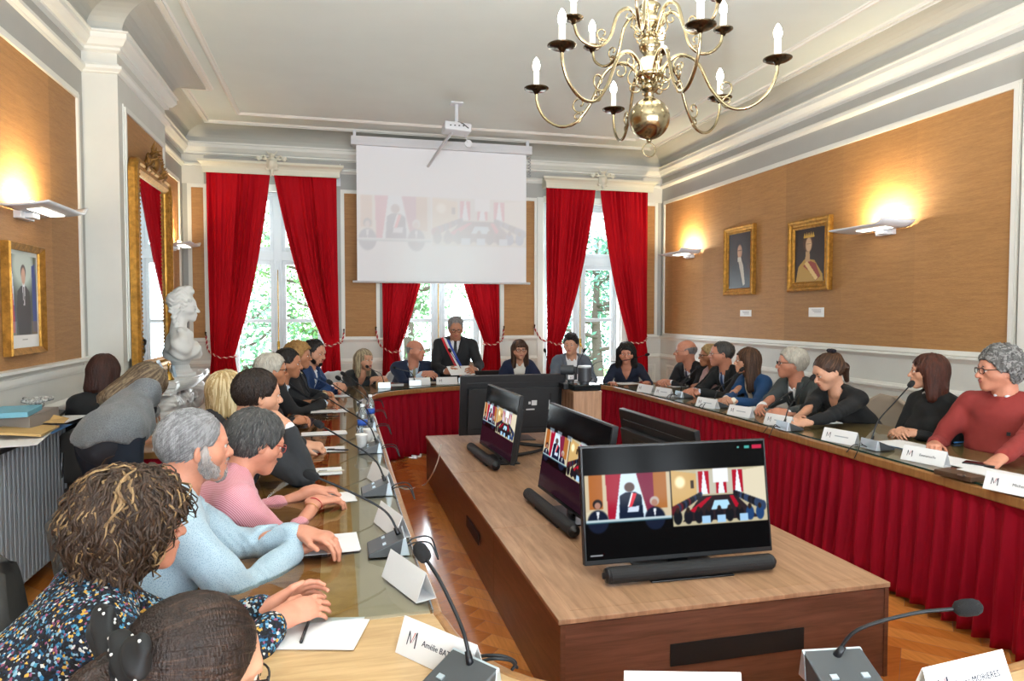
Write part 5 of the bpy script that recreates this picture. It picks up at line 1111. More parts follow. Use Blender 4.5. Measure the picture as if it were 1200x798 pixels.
def skirt(P, name, parent, z1, z0=.02, seed=0, per=.105, amp=.026, off=.03):
    P = offset(P, off); L = np.concatenate([[0], np.cumsum(np.linalg.norm(np.diff(P, axis=0), axis=1))]); n = int(L[-1] / .0085); s = np.linspace(0, L[-1], n); Q = np.stack([np.interp(s, L, P[:, i]) for i in (0, 1)], 1); T = np.gradient(Q, axis=0); T /= np.linalg.norm(T, axis=1)[:, None] + 1e-9; Nn = np.stack([T[:, 1], -T[:, 0]], 1)
    rg = np.random.default_rng(seed); ph = rg.uniform(0, 6, 5); w = s / per * 2 * math.pi + 1.9 * np.sin(s * 2.1 + ph[0]) + 1.6 * np.sin(s * 5.3 + ph[1]) + .8 * np.sin(s * 11 + ph[2]); AM = .75 + .45 * np.sin(s * 3.7 + ph[3]) * np.sin(s * 1.3 + ph[4]); rows = []
    zs = [z1, z1 - .012, z1 - .045, z1 - .055] + list(np.linspace(z1 - .07, z0, 12))
    for i, z in enumerate(zs):
        t = (z1 - z) / (z1 - z0); a = .0015 if i < 2 else (.004 if i < 3 else amp * min(1.4, .25 + 1.3 * t))
        d = a * AM * (np.sin(w + .9 * np.sin(3 * t + ph[2] + 4 * s) * t) + .45 * np.sin(2 * w + ph[3] + 2 * t)) + .03 * t * .6 + (.006 if i < 3 else 0)
        zz = z + (.012 * np.sin(s * 3 + ph[4]) * (t > .98)); rows.append(np.stack([Q[:, 0] + Nn[:, 0] * d, Q[:, 1] + Nn[:, 1] * d, np.broadcast_to(zz, s.shape)], 1))
    mb = MB(); mb.grid(np.array(rows)); return mb.build('table_skirt', MATS['velvet_dark'], parent, smooth=True, solid=.004)
v = MATS['velvet'].copy(); v.name = 'skirt_velvet'; cr = [n for n in v.node_tree.nodes if n.type == 'VALTORGB'][0]; cr.color_ramp.elements[0].color = srgb('80041a'); cr.color_ramp.elements[1].color = srgb('9c0822'); MATS['velvet_dark'] = v
def table(i0, i1, label, wd=.78, glass=True, skirts=True, top=None, bands=None, reverse_out=None, seed=0):
    P = smooth_poly(i0, i1); O = offset(P, wd) if reverse_out is None else reverse_out(P)
    r = empty('conference_table', (*((P.mean(0) + O.mean(0)) / 2), 0), label, 'table'); o0 = np.array(r.location); r['_o'] = tuple(float(q) for q in o0)
    mb = MB(); E = offset(P, .035) if reverse_out is None else P + (O - P) * .04; strip(mb, E, O, TZ - .045, TZ); 
    mb.build('tabletop', top or W_TOP, r)
    mb = MB(); strip(mb, P, E, TZ - .05, TZ + .001); mb.build('edge_band', W_EDGE, r, bevel=.008)
    if bands:
        for (d0, d1, m_) in bands: mb = MB(); strip(mb, offset(P, d0), offset(P, d1), TZ, TZ + .0015); mb.build('inlay_band', m_, r)
    if glass:
        mb = MB(); mb.grid([[(*p, TZ + .0095) for p in offset(P, .03)], [(*p, TZ + .0095) for p in offset(P, wd - .03)]][::-1]); mb.build('glass_top', MATS['table_glass'], r)
        mb = MB(); q = offset(P, .026); strip(mb, q, offset(P, .030), TZ + .001, TZ + .011); mb.build('glass_edge', glass if not isinstance(glass, bool) else GEDGE, r)
    if skirts: skirt(P, 'skirt', r, TZ - .03, seed=seed)
    mb = MB(); k = len(P); ii = np.unique(np.linspace(2, k - 3, max(3, k // 6)).astype(int))
    for i in ii:
        for t in (.14, .86):
            c = P[i] * (1 - t) + O[i] * t; mb = MB(); mb.bb(c[0] - .025, c[0] + .025, c[1] - .025, c[1] + .025, 0, TZ - .045); mb.build('leg', mat('leg_dark', '2a2422', .5), r)
    return r
SILV = mat('steel_edge', 'b8bec6', .25, metal=.9)
PALEI = mat('inlay_pale', 'b8a68c', .35, var=.05, vscale=(4, 4, 4)); OCHI = wood('inlay_ochre', 'a87c44', 'c89c60', (20, 20, 4), .3)
table(0, 4, 'long left wing of the ring table under clear glass with inlaid bands', wd=.70, bands=[(.035, .23, PALEI), (.23, .34, OCHI)], top=W_LEFT, glass=SILV, seed=1)
table(4, 11, 'curved head table below the projection screen with red pleated skirt', wd=.78, seed=2)
table(11, 16, 'long right wing of the ring table with red pleated skirt and glass top', wd=.92, top=wood('table_olive', 'a88a58', 'c4a672', (40, 4, 4), .3), seed=3)
def near_out(P):
    t = np.linspace(0, 1, len(P)); K = [(3.91, 2.3), (3.55, 1.35), (2.75, .72), (1.75, .52), (1.25, .48), (.75, .50), (.10, .72), (-.34, 1.25), (-.42, 1.90)]; B = bez([V(*k, 0) for k in K], 5)[:, :2]; return np.stack([np.interp(np.linspace(0, 1, len(P)), np.linspace(0, 1, len(B)), B[:, i]) for i in (0, 1)], 1)
table(16, 24, 'curved honey wood table closing the ring nearest the camera, bare of glass', glass=False, top=W_NEAR, reverse_out=near_out, seed=4)
# --- staff tables by the fireplace
for (a, b, lb) in ((4.55, 6.95, 'narrow staff table with red skirt beside the stooping woman'), (7.27, 8.75, 'short far staff table with red skirt by the left window')):
    r = empty('side_table', (-1.06, (a + b) / 2, 0), lb, 'table'); hy = (b - a) / 2
    mb = MB(); mb.bb(-.15, .15, -hy, hy, TZ - .04, TZ); mb.build('tabletop', W_EDGE, r, bevel=.004)
    r['_o'] = (0.0, 0.0, 0.0); P = np.array([(-.14, hy - .01), (.14, hy - .01), (.14, -hy + .01), (-.14, -hy + .01), (-.14, hy - .01)][::-1], float); Q = []
    for p, q in zip(P[:-1], P[1:]):
        for t in np.linspace(0, 1, 12, endpoint=False): Q.append(p + (q - p) * t)
    skirt(np.array(Q + [P[-1]])[::-1], 'skirt', r, TZ - .03, off=-.0, seed=9, amp=.012)
    for x in (-.10, .10):
        for y in (-hy + .08, hy - .08): mb = MB(); mb.bb(x - .02, x + .02, y - .02, y + .02, 0, TZ - .04); mb.build('leg', mat('leg_dark', '2a2422', .5), r)
# --- low central console
def console():
    x0, x1, z = .815, 2.345, .42; mods = [(2.49, 3.66), (3.66, 5.02), (5.02, 6.62)]
    for k, (a, b) in enumerate(mods):
        r = empty('media_console', ((x0 + x1) / 2, (a + b) / 2, 0), ['front block of the low oak console, with the dark slot', 'middle block of the low oak console', 'far block of the low oak console nearest the head table'][k], 'console', 'low console blocks'); hx, hy = (x1 - x0) / 2, (b - a) / 2 - .002
        mb = MB(); mb.bb(-hx, hx, -hy, hy, z - .022, z - .001); mb.build('top_frame', W_CON, r, bevel=.002, bseg=1)
        mb = MB(); n = 5; w_ = (2 * hx - .14) / n
        for i in range(n): mb.bb(-hx + .07 + i * w_ + .001, -hx + .07 + (i + 1) * w_ - .001, -hy + (.07 if k == 0 else .01), hy - .01, z - .001, z, i % 2)
        mb.build('top_panel', [W_CON, wood('console_oak_b', '8e6a4e', 'b8906e', (30, 3, 3), .42, .05)], r)
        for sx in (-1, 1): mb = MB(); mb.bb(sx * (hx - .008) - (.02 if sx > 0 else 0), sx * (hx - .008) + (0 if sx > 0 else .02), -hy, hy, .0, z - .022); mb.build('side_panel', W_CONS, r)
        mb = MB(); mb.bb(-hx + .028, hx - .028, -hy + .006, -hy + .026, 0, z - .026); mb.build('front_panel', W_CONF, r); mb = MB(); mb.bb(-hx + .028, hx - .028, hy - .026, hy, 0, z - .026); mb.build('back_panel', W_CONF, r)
        if k == 0: mb = MB(); mb.bb(-.29, .33, -hy + .000, -hy + .007, .175, .265); mb.build('vent_slot', mat('slot_black', '070606', .7), r)
        if k == 1: mb = MB(); mb.bb(-hx - .003, -hx + .002, -.30, .10, .20, .27); mb.build('vent_slot', mat('slot_black2', '2c1a14', .7), r)
console()
# --- televisions
IMG = screen_img()
def soft(a, n=1):
    for _ in range(n): a = (a + np.roll(a, 1, 0) + np.roll(a, -1, 0) + np.roll(a, 1, 1) + np.roll(a, -1, 1)) / 5
    return a
def tv(c, yaw, label, w=.95, bar=True, back=False, img=None, top_tint=None, zb=.055, tilt=.15, back_detail=True):
    """c = centre of the foot on the console, the screen faces local -y"""
    r = empty('television', c, label, 'television', 'televisions on the console', rz=yaw); h = w * .565; t = .035; R = rotm(-tilt, 0, 0); up = lambda p: np.asarray(p) @ R.T
    def bx(mb, x0, x1, y0, y1, z0, z1, mi=0, tp=1): 
        k = MB(); k.bb(x0, x1, y0, y1, z0, z1, mi); k.v = [up(v) for v in k.v]; mb.v += k.v; mb.f += [[i + mb.n for i in f] for f in k.f]; mb.m += k.m; mb.n += 8
    mb = MB(); b = .010
    bx(mb, -w / 2, w / 2, 0, t, zb, zb + h); body = mb.build('casing', BLACKP, r, bevel=.004)
    mb = MB(); G = MB(); G.box((0, t + .018, zb + h * .42), (w * .86, .036, h * .74)); G.v = [up(v) for v in G.v]; mb.v += G.v; mb.f += G.f; mb.m += G.m; mb.n += 8
    bx(mb, -w * .44, w * .44, t, t + .006, zb + h * .87, zb + h * .885); 
    mb.build('rear_cover', mat('tv_back', '1d1e21', .5), r, bevel=.012)
    if back_detail:
        mb = MB(); bx(mb, .06, .22, t + .036, t + .04, zb + h * .38, zb + h * .72); bx(mb, -.36, -.34, t + .036, t + .04, zb + h * .35, zb + h * .70); bx(mb, -w * .40, w * .40, t + .036, t + .040, zb + h * .12, zb + h * .135); mb.build('connector_recess', mat('deep_black', '08080a', .6), r)
        for l4 in ((-.22, -.17, .50, .58), (-.16, -.14, .52, .56), (-.20, -.12, .42, .44), (-.345, -.338, .42, .58)): mb = MB(); bx(mb, l4[0], l4[1], t + .036, t + .042, zb + h * l4[2], zb + h * l4[3]); mb.build('rating_label', mat('label_silver', 'c8c8c8', .4), r)
    im = soft(img if img is not None else IMG.a, 1); M = lambda u, v: up((-w / 2 + b + u, -.0015, zb + b + .012 + v)); colgrid('screen', im, M, w - 2 * b, h - 2 * b - .012, MATS.get('tv_screen') or attrmat('tv_screen', emit=1.0, rough=.12, white=.002, spec=.04), r)
    # foot
    mb = MB(); mb.bb(-.20, .20, -.11, .17, 0, .008); mb.bb(-.05, .05, .045, .065, .008, zb + .10); mb.build('stand', mat('stand_black', '121316', .3), r, bevel=.003)
    if bar:
        mb = MB(); P = [(-.39, -.085, .042), (.39, -.085, .042)]; mb.tube(P, .036, 20); q = mb.build('soundbar', mat('speaker_mesh', '1a1b1e', .65, bump=.3, bscale=900), r, smooth=False, bevel=.004)
        for x in (-1, 1): mb = MB(); mb.tube([(x * .39, -.085, .042), (x * .405, -.085, .042), (x * .406, -.085, .042), (x * .418, -.085, .042)], [.036, .030, .014, .014], 20); mb.build('end_cap', BLACKP, q, smooth=True)
    return r
img0 = IMG.a.copy(); c0 = Canvas(340, 190, '000000'); c0.a = img0; c0.rect(.93, .035, .985, .075, 'c02848'); c0.rect(.885, .04, .915, .07, '4aa8a0'); c0.rect(.845, .045, .855, .065, '6ac0b8'); c0.rect(.02, .955, .085, .963, 'd8dce4', .8)
front = c0.a
c1 = Canvas(340, 190, '2a2830'); c1.a[:] = V(.02, .02, .025); draw_speaker(c1, .0, .30, .45, .62); draw_room(c1, .46, .28, 1.0, .70); c1.rect(0, .70, 1, 1, '24101a')
for x in (.08, .22, .40, .62, .80): c1.rect(x, .27, x + .08, .32, 'a8bccc', .6)
side = c1.a
tv((1.525, 2.84, .42), math.radians(-1.5), 'large television in front, facing the camera with the video call', w=.935, img=front)
tv((1.26, 3.78, .42), math.radians(-88), 'television facing the left wing, directly behind the front television', w=.98, img=side)
tv((1.20, 5.38, .42), math.radians(-87), 'far television facing the left wing, beside the big set seen from behind', w=.92, img=side)
tv((1.58, 6.30, .42), math.radians(180), 'television seen from behind, facing the head table', w=1.0, bar=False, img=front)
tv((1.90, 3.70, .42), math.radians(92), 'television seen from behind, facing the right wing', w=.92, bar=False, img=side)
# --- cabinet with conference camera
mb = MB(); r = empty('camera_cabinet', (2.19, 6.17, .42), 'upright oak cabinet standing on the far end of the console', 'cabinet')
mb.bb(-.135, .135, -.30, .30, 0, .46); mb.build('body', W_CON, r, bevel=.003)
mb = MB(); mb.bb(-.138, .138, -.303, .303, .46, .475); mb.build('cabinet_top', W_CON, r, bevel=.002, bseg=1)
mb = MB()
for y in np.linspace(-.25, .25, 7): mb.bb(-.138, -.135, y - .004, y + .004, .02, .45)
mb.build('side_groove', W_CONS, r)
def ptz():
    c = (2.13, 6.16, .896); r = empty('conference_camera', c, 'black swivelling conference camera on the cabinet beside the dark cylinder', 'camera'); m = mat('device_grey', '3a3d42', .4)
    mb = MB(); mb.bb(-.11, .07, -.12, .12, 0, .05); mb.build('base', BLACKP, r, bevel=.006)
    mb = MB(); mb.lathe([(.03, .05), (.03, .07), (.045, .08)], n=20); mb.bb(.035, .055, -.02, .02, .08, .20); mb.bb(-.055, -.035, -.02, .02, .08, .20); mb.build('yoke', m, r)
    mb = MB(); mb.tube([(-.09, .03, .17), (.02, -.02, .17)], [.045, .048], 20); mb.tube([(.02, -.02, .17), (.035, -.027, .17)], [.036, .034], 16); mb.build('camera_head', m, r, smooth=False, bevel=.004)
    c = (2.20, 5.98, .896); r = empty('conference_speaker', c, 'dark cylindrical conference speaker on a glossy black plinth', 'speaker')
    mb = MB(); mb.bb(-.135, .125, -.10, .10, 0, .055); mb.build('plinth', mat('gloss_black', '101a1c', .12), r, bevel=.008)
    mb = MB(); mb.lathe([(.045, .055), (.045, .075), (.062, .08), (.062, .205)], n=28); mb.build('body', m, r, smooth=False); mb = MB(); mb.lathe([(.062, .205), (.063, .207), (.063, .217), (.058, .222), (0, .222)], n=28); mb.build('cap_ring', mat('cap_grey', 'a8acb0', .3), r)
ptz()
# ---------------------------------------------------------------- things on the tables
PAPER = mat('paper', 'e9e9ea', .6); MICG = mat('mic_grey', '4a4d50', .4, metal=.3); MICS = mat('mic_silver', 'c8d6e0', .3, metal=.7); FOAM = mat('mic_foam', '141417', .95, bump=.6, bscale=700); INK = mat('ink', '2c3040', .6); INKR = mat('ink_red', 'b83a48', .6)
ZT = TZ + .0105
def mic(base, yaw, head, label, z=ZT, sc=1.0, cab=None):
    """base on the table, yaw = direction the user sits in, head = foam centre in the world"""
    r = empty('gooseneck_microphone', (base[0], base[1], z), label, 'microphone', 'conference microphones', rz=0); c, s = math.cos(yaw), math.sin(yaw)
    R = np.array([[c, -s, 0], [s, c, 0], [0, 0, 1]])  # local +x = towards the user
    mb = MB(); x0, x1, y0, y1 = -.06, .075, -.068, .068; vs = np.array([(x0, y0, 0), (x1, y0, 0), (x1, y1, 0), (x0, y1, 0), (x0 + .012, y0, .062), (x1, y0, .014), (x1, y1, .014), (x0 + .012, y1, .062)]) * sc @ R.T
    mb.add(vs, [(0, 3, 2, 1), (4, 5, 6, 7), (0, 1, 5, 4), (1, 2, 6, 5), (2, 3, 7, 6)], 0); mb.build('base', MICG, r, bevel=.004)
    mb = MB(); vs = np.array([(x0 - .004, y0 - .001, .0), (x0 - .004, y1 + .001, .0), (x0 + .009, y1 + .001, .064), (x0 + .009, y0 - .001, .064), (x0 + .03, y0 - .001, .0), (x0 + .03, y1 + .001, .0), (x0 + .02, y1 + .001, .058), (x0 + .02, y0 - .001, .058)]) * sc @ R.T
    mb.add(vs, [(0, 3, 2, 1), (4, 5, 6, 7), (0, 1, 5, 4), (1, 2, 6, 5), (2, 3, 7, 6), (3, 0, 4, 7)]); mb.build('rear_housing', MICS, r, bevel=.003)
    mb = MB()
    for q in (-.035, .035): mb.box((np.array([.02, q, .037]) * sc) @ R.T, (.012 * sc, .016 * sc, .004), R @ rotm(0, .35, 0))
    mb.build('button', MICS, r)
    h = np.asarray(head, float) - V(base[0], base[1], z); a = np.array([-.035, 0, .052]) * sc @ R.T; d = h - a; ax = nrm(nrm(d) * .7 + V(0, 0, .55)); P = bez([a, a + ax * np.linalg.norm(d) * .28, a + d * .62 + V(0, 0, .03), h], 8)
    mb = MB(); mb.tube([a - V(0, 0, .004), a + ax * .03], [.010, .007], 10); mb.tube(P, .0042 * sc, 8); mb.build('gooseneck', mat('neck_black', '1b1c20', .35, metal=.4), r, smooth=True)
    e = nrm(P[-1] - P[-3]); mb = MB(); mb.tube([h - e * .012, h - e * .004, h + e * .01, h + e * .03, h + e * .042, h + e * .047], np.array([.006, .015, .018, .0175, .012, .003]) * sc, 14); mb.build('foam_windscreen', FOAM, r, smooth=True)
    if cab is not None:
        mb = MB(); b = np.array([-.058, .01, .012]) @ R.T; q = b + np.array([-.03, 0, .012]) @ R.T; mb.tube(bez([b, q, q + np.array([-.05, .02, -.0]) @ R.T + V(0, 0, .0), q + np.array([-.075, .05, -.05]) @ R.T], 6), .003, 6); mb.tube(bez([b + V(0, .02, 0), q + V(0, .02, .01), q + np.array([-.06, -.04, .0]) @ R.T, q + np.array([-.085, -.03, -.07]) @ R.T], 6), .003, 6); mb.build('cable', BLACKP, r, smooth=True)
    return r
lm = [(.17, 2.42, 370, 559, 2.42), (.175, 3.22, 377, 499, 3.3), (.19, 4.2, 383, 466, 4.3), (.20, 5.0, 388, 449, 5.1), (.22, 5.75, 398, 444, 5.8), (.24, 6.45, 404, 439, 6.4)]
ln = ['nearest on the left wing, pointing at the bearded man', 'second nearest on the left wing, pointing at the woman in pink', 'on the left wing in front of the man resting his chin', 'on the left wing beside the water bottle', 'on the left wing in front of the man in the black suit', 'farthest on the left wing by the blue suited man']
for (x, y, px, py, w), t in zip(lm, ln): mic((x, y), math.pi, atw(px, py, w), 'gooseneck microphone ' + t, cab=1)
rm = [(1030, 522, 1066, 452, 3.86, 'in front of the woman with auburn hair'), (927, 500, 951, 444, 4.75, 'in front of the woman in black looking down'), (843, 474, 868, 434, 5.9, 'in front of the woman in the blue jacket'), (803, 463, 817, 431, 6.8, 'in front of the man with the striped tie')]
for bx_, by_, hx, hy, w, t in rm: p = atz(bx_, by_, TZ + .03); mic((p[0] - .02, p[1]), 0, atw(hx, hy, np.dot(p - CAM, FWD) + .12), 'gooseneck microphone on the right wing ' + t, cab=1)
p = atz(733, 449, TZ + .03); mic((2.98, 8.02), .9, atw(757, 416, 8.05), 'gooseneck microphone in front of the dark curly haired woman')
for px, X, Y, hp, lb in ((527, 1.46, 8.15, (528, 412, 8.3), 'slim microphone standing before the man with the sash'), (638, 2.52, 8.12, (639, 412, 8.3), 'slim microphone beside the woman in a white top'), (694, 2.84, 8.08, (684, 412, 8.35), 'slim microphone beside the young man in grey'), (440, .50, 7.80, (431, 430, 8.0), 'microphone in front of the blond woman at the corner'), (455, .86, 7.98, (463, 431, 8.25), 'microphone in front of the bald man in navy')):
    mic((X, Y), math.pi / 2, atw(*hp), lb)
a = atz(538, 800, TZ + .03); mic((a[0], a[1]), math.radians(215), atw(498, 653, 1.70), 'gooseneck microphone nearest the camera at the left behind a name card', TZ + .0005, 1.05)
a = atz(985, 792, TZ + .03); mic((a[0] + .01, a[1]), math.radians(262), atw(1124, 713, 1.52), 'gooseneck microphone nearest the camera at the right bending to the right', TZ + .0005, 1.05)
def plate(c, yaw, label, txt, z=ZT, w=.245, h=.082, logo=True, both=False):
    """tent card; yaw = heading of its printed face normal"""
    r = empty('name_card', (c[0], c[1], z), label, 'name card', 'folded name cards', rz=yaw + math.pi / 2)
    # local: width along x, printed face towards -y
    d = .032; t = .0012; mb = MB()
    for s in (-1, 1): mb.add([(-w / 2, s * d, 0), (w / 2, s * d, 0), (w / 2, 0, h), (-w / 2, 0, h)], [(0, 1, 2, 3)])
    mb.add([(-w / 2, -d, .0006), (w / 2, -d, .0006), (w / 2, d, .0006), (-w / 2, d, .0006)], [(0, 1, 2, 3)]); o = mb.build('card', PAPER, r, solid=t)
    zz = nrm(V(0, -h, d)); ydir = nrm(V(0, d, h)); cen = V(0, -d / 2, h / 2) + zz * .0012
    if txt == ' ':
        mb = MB(); P = lambda u, v: cen + V(u, 0, 0) + ydir * v + zz * .0004; mb.add([P(-.03, -.004), P(.07, -.004), P(.07, .003), P(-.03, .003)], [(0, 1, 2, 3)]); mb.build('faint_lettering', mat('ink_faint', 'a8adb6', .6), r)
    elif txt: text(txt, .019, frame4(cen + V(w * .10, 0, 0) + zz * 0, (1, 0, 0), ydir, zz), INK, 'lettering', r, fit=w * .60)
    if logo:
        mb = MB(); P = lambda u, v: cen + V(u, 0, 0) + ydir * v + zz * .0004
        for pts, mi in (([(-.092, -.016), (-.089, -.016), (-.087, .016), (-.091, .016)], 0), ([(-.091, .016), (-.088, .016), (-.077, -.008), (-.079, -.012)], 0), ([(-.079, -.012), (-.077, -.008), (-.069, .016), (-.072, .016)], 1), ([(-.074, -.010), (-.072, -.006), (-.063, .018), (-.066, .018)], 0), ([(-.066, .018), (-.062, .018), (-.060, -.018), (-.064, -.018)], 0)): mb.add([P(*q) for q in pts], [(0, 1, 2, 3)], mi)
        mb.build('logo', [INK, INKR], r)
    return r
plate((.23, 1.62), math.radians(-143.6), 'name card just in front of the nearest left microphone', 'Amélie BATISOL', TZ + .001)
plate((.70, 1.30), math.radians(-105.8), 'name card at the bottom edge below the front television', 'François', TZ + .001)
plate((1.325, 1.20), math.radians(-84.3), 'name card at the bottom right beside the nearest right microphone', 'Lucas MORIERES', TZ + .001)
for px, py, t, lb in ((1189, 572, 'Michel', 'name card in front of the man in the red sweater at the right edge'), (1084, 537, 'Emmanuelle', 'name card in front of the auburn haired woman'), (985, 514, ' ', 'name card in front of the woman in black looking down'), (913, 495, ' ', 'name card in front of the white haired man'), (868, 484, ' ', 'name card left of the white haired man near the microphone'), (829, 474, ' ', 'name card in front of the man with the striped tie'), (778, 461, ' ', 'name card in front of the bald man with glasses'), (757, 457, '', 'name card beside the bald man nearest the window')):
    p = atz(px, py, TZ + .035); plate((p[0] + .0, p[1]), math.radians(180 + 12), lb, t, ZT)
for (x, y, yw, lb) in ((.20, 2.08, 20, 'translucent folded name card nearest the seam on the left wing'), (.195, 2.66, 15, 'pale name card behind the nearest left wing microphone'), (.20, 3.42, 15, 'name card on the left wing opposite the woman in pink'), (.215, 4.45, 12, 'name card on the left wing before the man resting his chin'), (.22, 5.30, 12, 'name card on the left wing by the plastic bottle'), (.24, 6.05, 12, 'far name card on the left wing')):
    plate((x, y), math.radians(yw), lb, '', ZT)
for px, lb in ((.92, 'name card before the bald man in navy'), (1.24, 'name card before the man with the sash'), (2.85, 'name card before the young man in grey')): plate((px, 8.02 if px < 2 else 8.02), math.radians(-90), lb, '', ZT)
def sheets(c, rz, sx, sy, label, n=1, col=None, z=ZT, name='paper_sheet', cat='paper', under=None):
    r = np.random.default_rng(int(abs(c[0] * 977 + c[1] * 131))); mb = MB()
    for i in range(n):
        R = rotm(0, 0, rz + (r.normal() * .06 if i else 0)); mb.box((c[0] + (r.normal() * .006 if i else 0), c[1] + (r.normal() * .006 if i else 0), z + .0012 + i * .0016), (sx, sy, .0015), R)
    o = mb.build(name, col or PAPER); tag(o, label, cat)
    if under: mb = MB(); mb.box((c[0], c[1], z + .0003), (sx + .012, sy + .012, .0012), rotm(0, 0, rz)); mb.build('cover', under, o)
    return o
BLUE = mat('folder_blue', '2a6fae', .4); LILAC = mat('folder_lilac', '9a8cc0', .5); LEATH = mat('case_brown', '4a3424', .5); PENB = mat('pen_black', '15161c', .3); PENW = mat('pen_pale', 'c8c0b0', .3)
LW = math.radians(4)
for (px, py, sx, sy, rz, n, lb) in ((375, 739, .21, .17, -.25, 3, 'white notepad under the pen in front of the woman in the speckled sweater'), (387, 637, .20, .20, .05, 2, 'white sheet under the hands of the bearded man'), (388, 584, .21, .17, .1, 1, 'white sheet under the hands of the woman in pink'), (373, 553, .24, .17, .02, 1, 'white sheet with a pale pen between the woman in pink and the chin resting man'), (378, 527, .26, .16, 0, 1, 'white sheet below the chin resting man, under his hand'), (380, 508, .30, .14, 0, 2, 'white sheet past the clasped hand on the left wing'), (386, 482, .30, .16, 0, 2, 'white sheet in front of the man in the black suit'), (396, 464, .24, .16, 0, 1, 'white sheet in front of the blue suited man')):
    p = atz(px, py, TZ + .01); z0 = TZ + .001 if py > 730 else ZT; sheets(p, rz, sx, sy, lb, n, z=z0)
def pen(px, py, ang, label, m, L=.135, z=ZT + .008):
    p = atz(px, py, z); d = V(math.cos(ang), math.sin(ang), 0); mb = MB(); mb.tube([p - d * L / 2, p + d * (L / 2 - .012), p + d * L / 2], [.0045, .0045, .001], 8); o = mb.build('pen', m, smooth=True); tag(o, label, 'pen', 'pens'); mb = MB(); mb.tube([p - d * L * .45 + V(0, 0, .006), p - d * L * .15 + V(0, 0, .006)], .0014, 5); mb.build('clip', PENB, o)
pen(358, 738, 1.45, 'thick black pen on the notepad of the woman in the speckled sweater', PENB, z=TZ + .012); pen(388, 552, .05, 'pale pen lying on the white sheet of the left wing', PENW); pen(396, 527, -.3, 'black pen beside the clasped hand on the left wing', PENB); pen(1128, 518, .0, 'blue pen beside the papers of the woman in black', BLUE)
pen(388, 488, -.1, 'dark pen on the sheet of the man in the black suit', PENB)
for (px, py, sx, sy, rz, n, lb, un) in ((1085, 502, .20, .30, .0, 4, 'stack of white papers with blue pen before the woman in black', None), (1062, 522, .22, .30, .1, 3, 'white papers on a blue folder before the auburn haired woman', BLUE), (1120, 541, .22, .30, .2, 2, 'annotated white papers between the auburn haired woman and the red sweater', None), (1168, 556, .18, .30, .1, 3, 'white papers on a dark case at the right edge', None), (960, 493, .20, .30, -.1, 2, 'white papers before the white haired man', None), (895, 480, .22, .32, .3, 2, 'spread white sheets before the woman in the blue jacket', None), (855, 470, .20, .28, -.2, 2, 'white sheets before the man with the striped tie', None), (790, 452, .20, .28, .1, 2, 'white sheets before the bald man with glasses', None)):
    sheets(atz(px, py, ZT), rz, sx, sy, lb, n, under=un)
sheets(atz(1195, 563, ZT) + V(.03, 0, 0), .1, .2, .26, 'lilac folder at the right edge of the right wing', 1, LILAC, name='paper_folder', cat='folder')
mb = MB(); p = atz(1118, 560, ZT); mb.box((p[0] + .03, p[1], ZT + .014), (.10, .20, .026), rotm(0, 0, .1)); o = mb.build('document_case', LEATH, bevel=.004); tag(o, 'dark brown flat case beside the name card of the auburn haired woman', 'case'); mb = MB(); mb.box((p[0] - .02, p[1] - .06, ZT + .029), (.02, .03, .006)); mb.build('clasp', mat('clasp_steel', 'a8a8a8', .3, metal=1), o)
mb = MB(); p = atz(1148, 545, ZT); mb.box((p[0], p[1], ZT + .006), (.075, .15, .010), rotm(0, 0, .5)); o = mb.build('mobile_phone', BLACKP, bevel=.003); tag(o, 'dark mobile phone in front of the man in the red sweater', 'phone'); mb = MB(); mb.box((p[0], p[1], ZT + .0112), (.068, .14, .0006), rotm(0, 0, .5)); mb.build('display', mat('gloss_black', '101a1c', .12), o)
for i, (x, y, sx, lb) in enumerate(((.62, 8.05, .24, 'white papers before the bald man in navy'), (1.15, 8.25, .34, 'long white papers before the man with the sash'), (1.34, 8.15, .25, 'white sheets beside the sash wearer microphone'), (2.55, 8.25, .30, 'white papers before the young man in grey'), (2.9, 8.05, .30, 'white papers at the corner of the head table'), (3.3, 7.55, .26, 'white sheets in front of the dark curly haired woman'))): sheets((x, y), .05 * i - .1, sx, .20, lb, 2)
sheets((.92, 8.22), 0, .20, .12, 'blue folder under the hands of the bald man', 3, BLUE, name='paper_folder', cat='folder')
mb = MB(); mb.box((2.12, 8.18, ZT + .035), (.20, .02, .07), rotm(-.2, 0, 0)); mb.box((2.12, 8.24, ZT + .006), (.20, .10, .012)); o = mb.build('small_display', BLACKP, bevel=.003); tag(o, 'small dark tablet stand in front of the woman in a white top', 'tablet stand')
mb = MB(); mb.box((1.72, 8.16, ZT + .008), (.30, .20, .016)); mb.box((1.72, 8.05, ZT + .075), (.30, .014, .15), rotm(.25, 0, 0)); o = mb.build('laptop_computer', BLACKP, bevel=.003); tag(o, 'dark open laptop on the head table behind the big television', 'laptop')
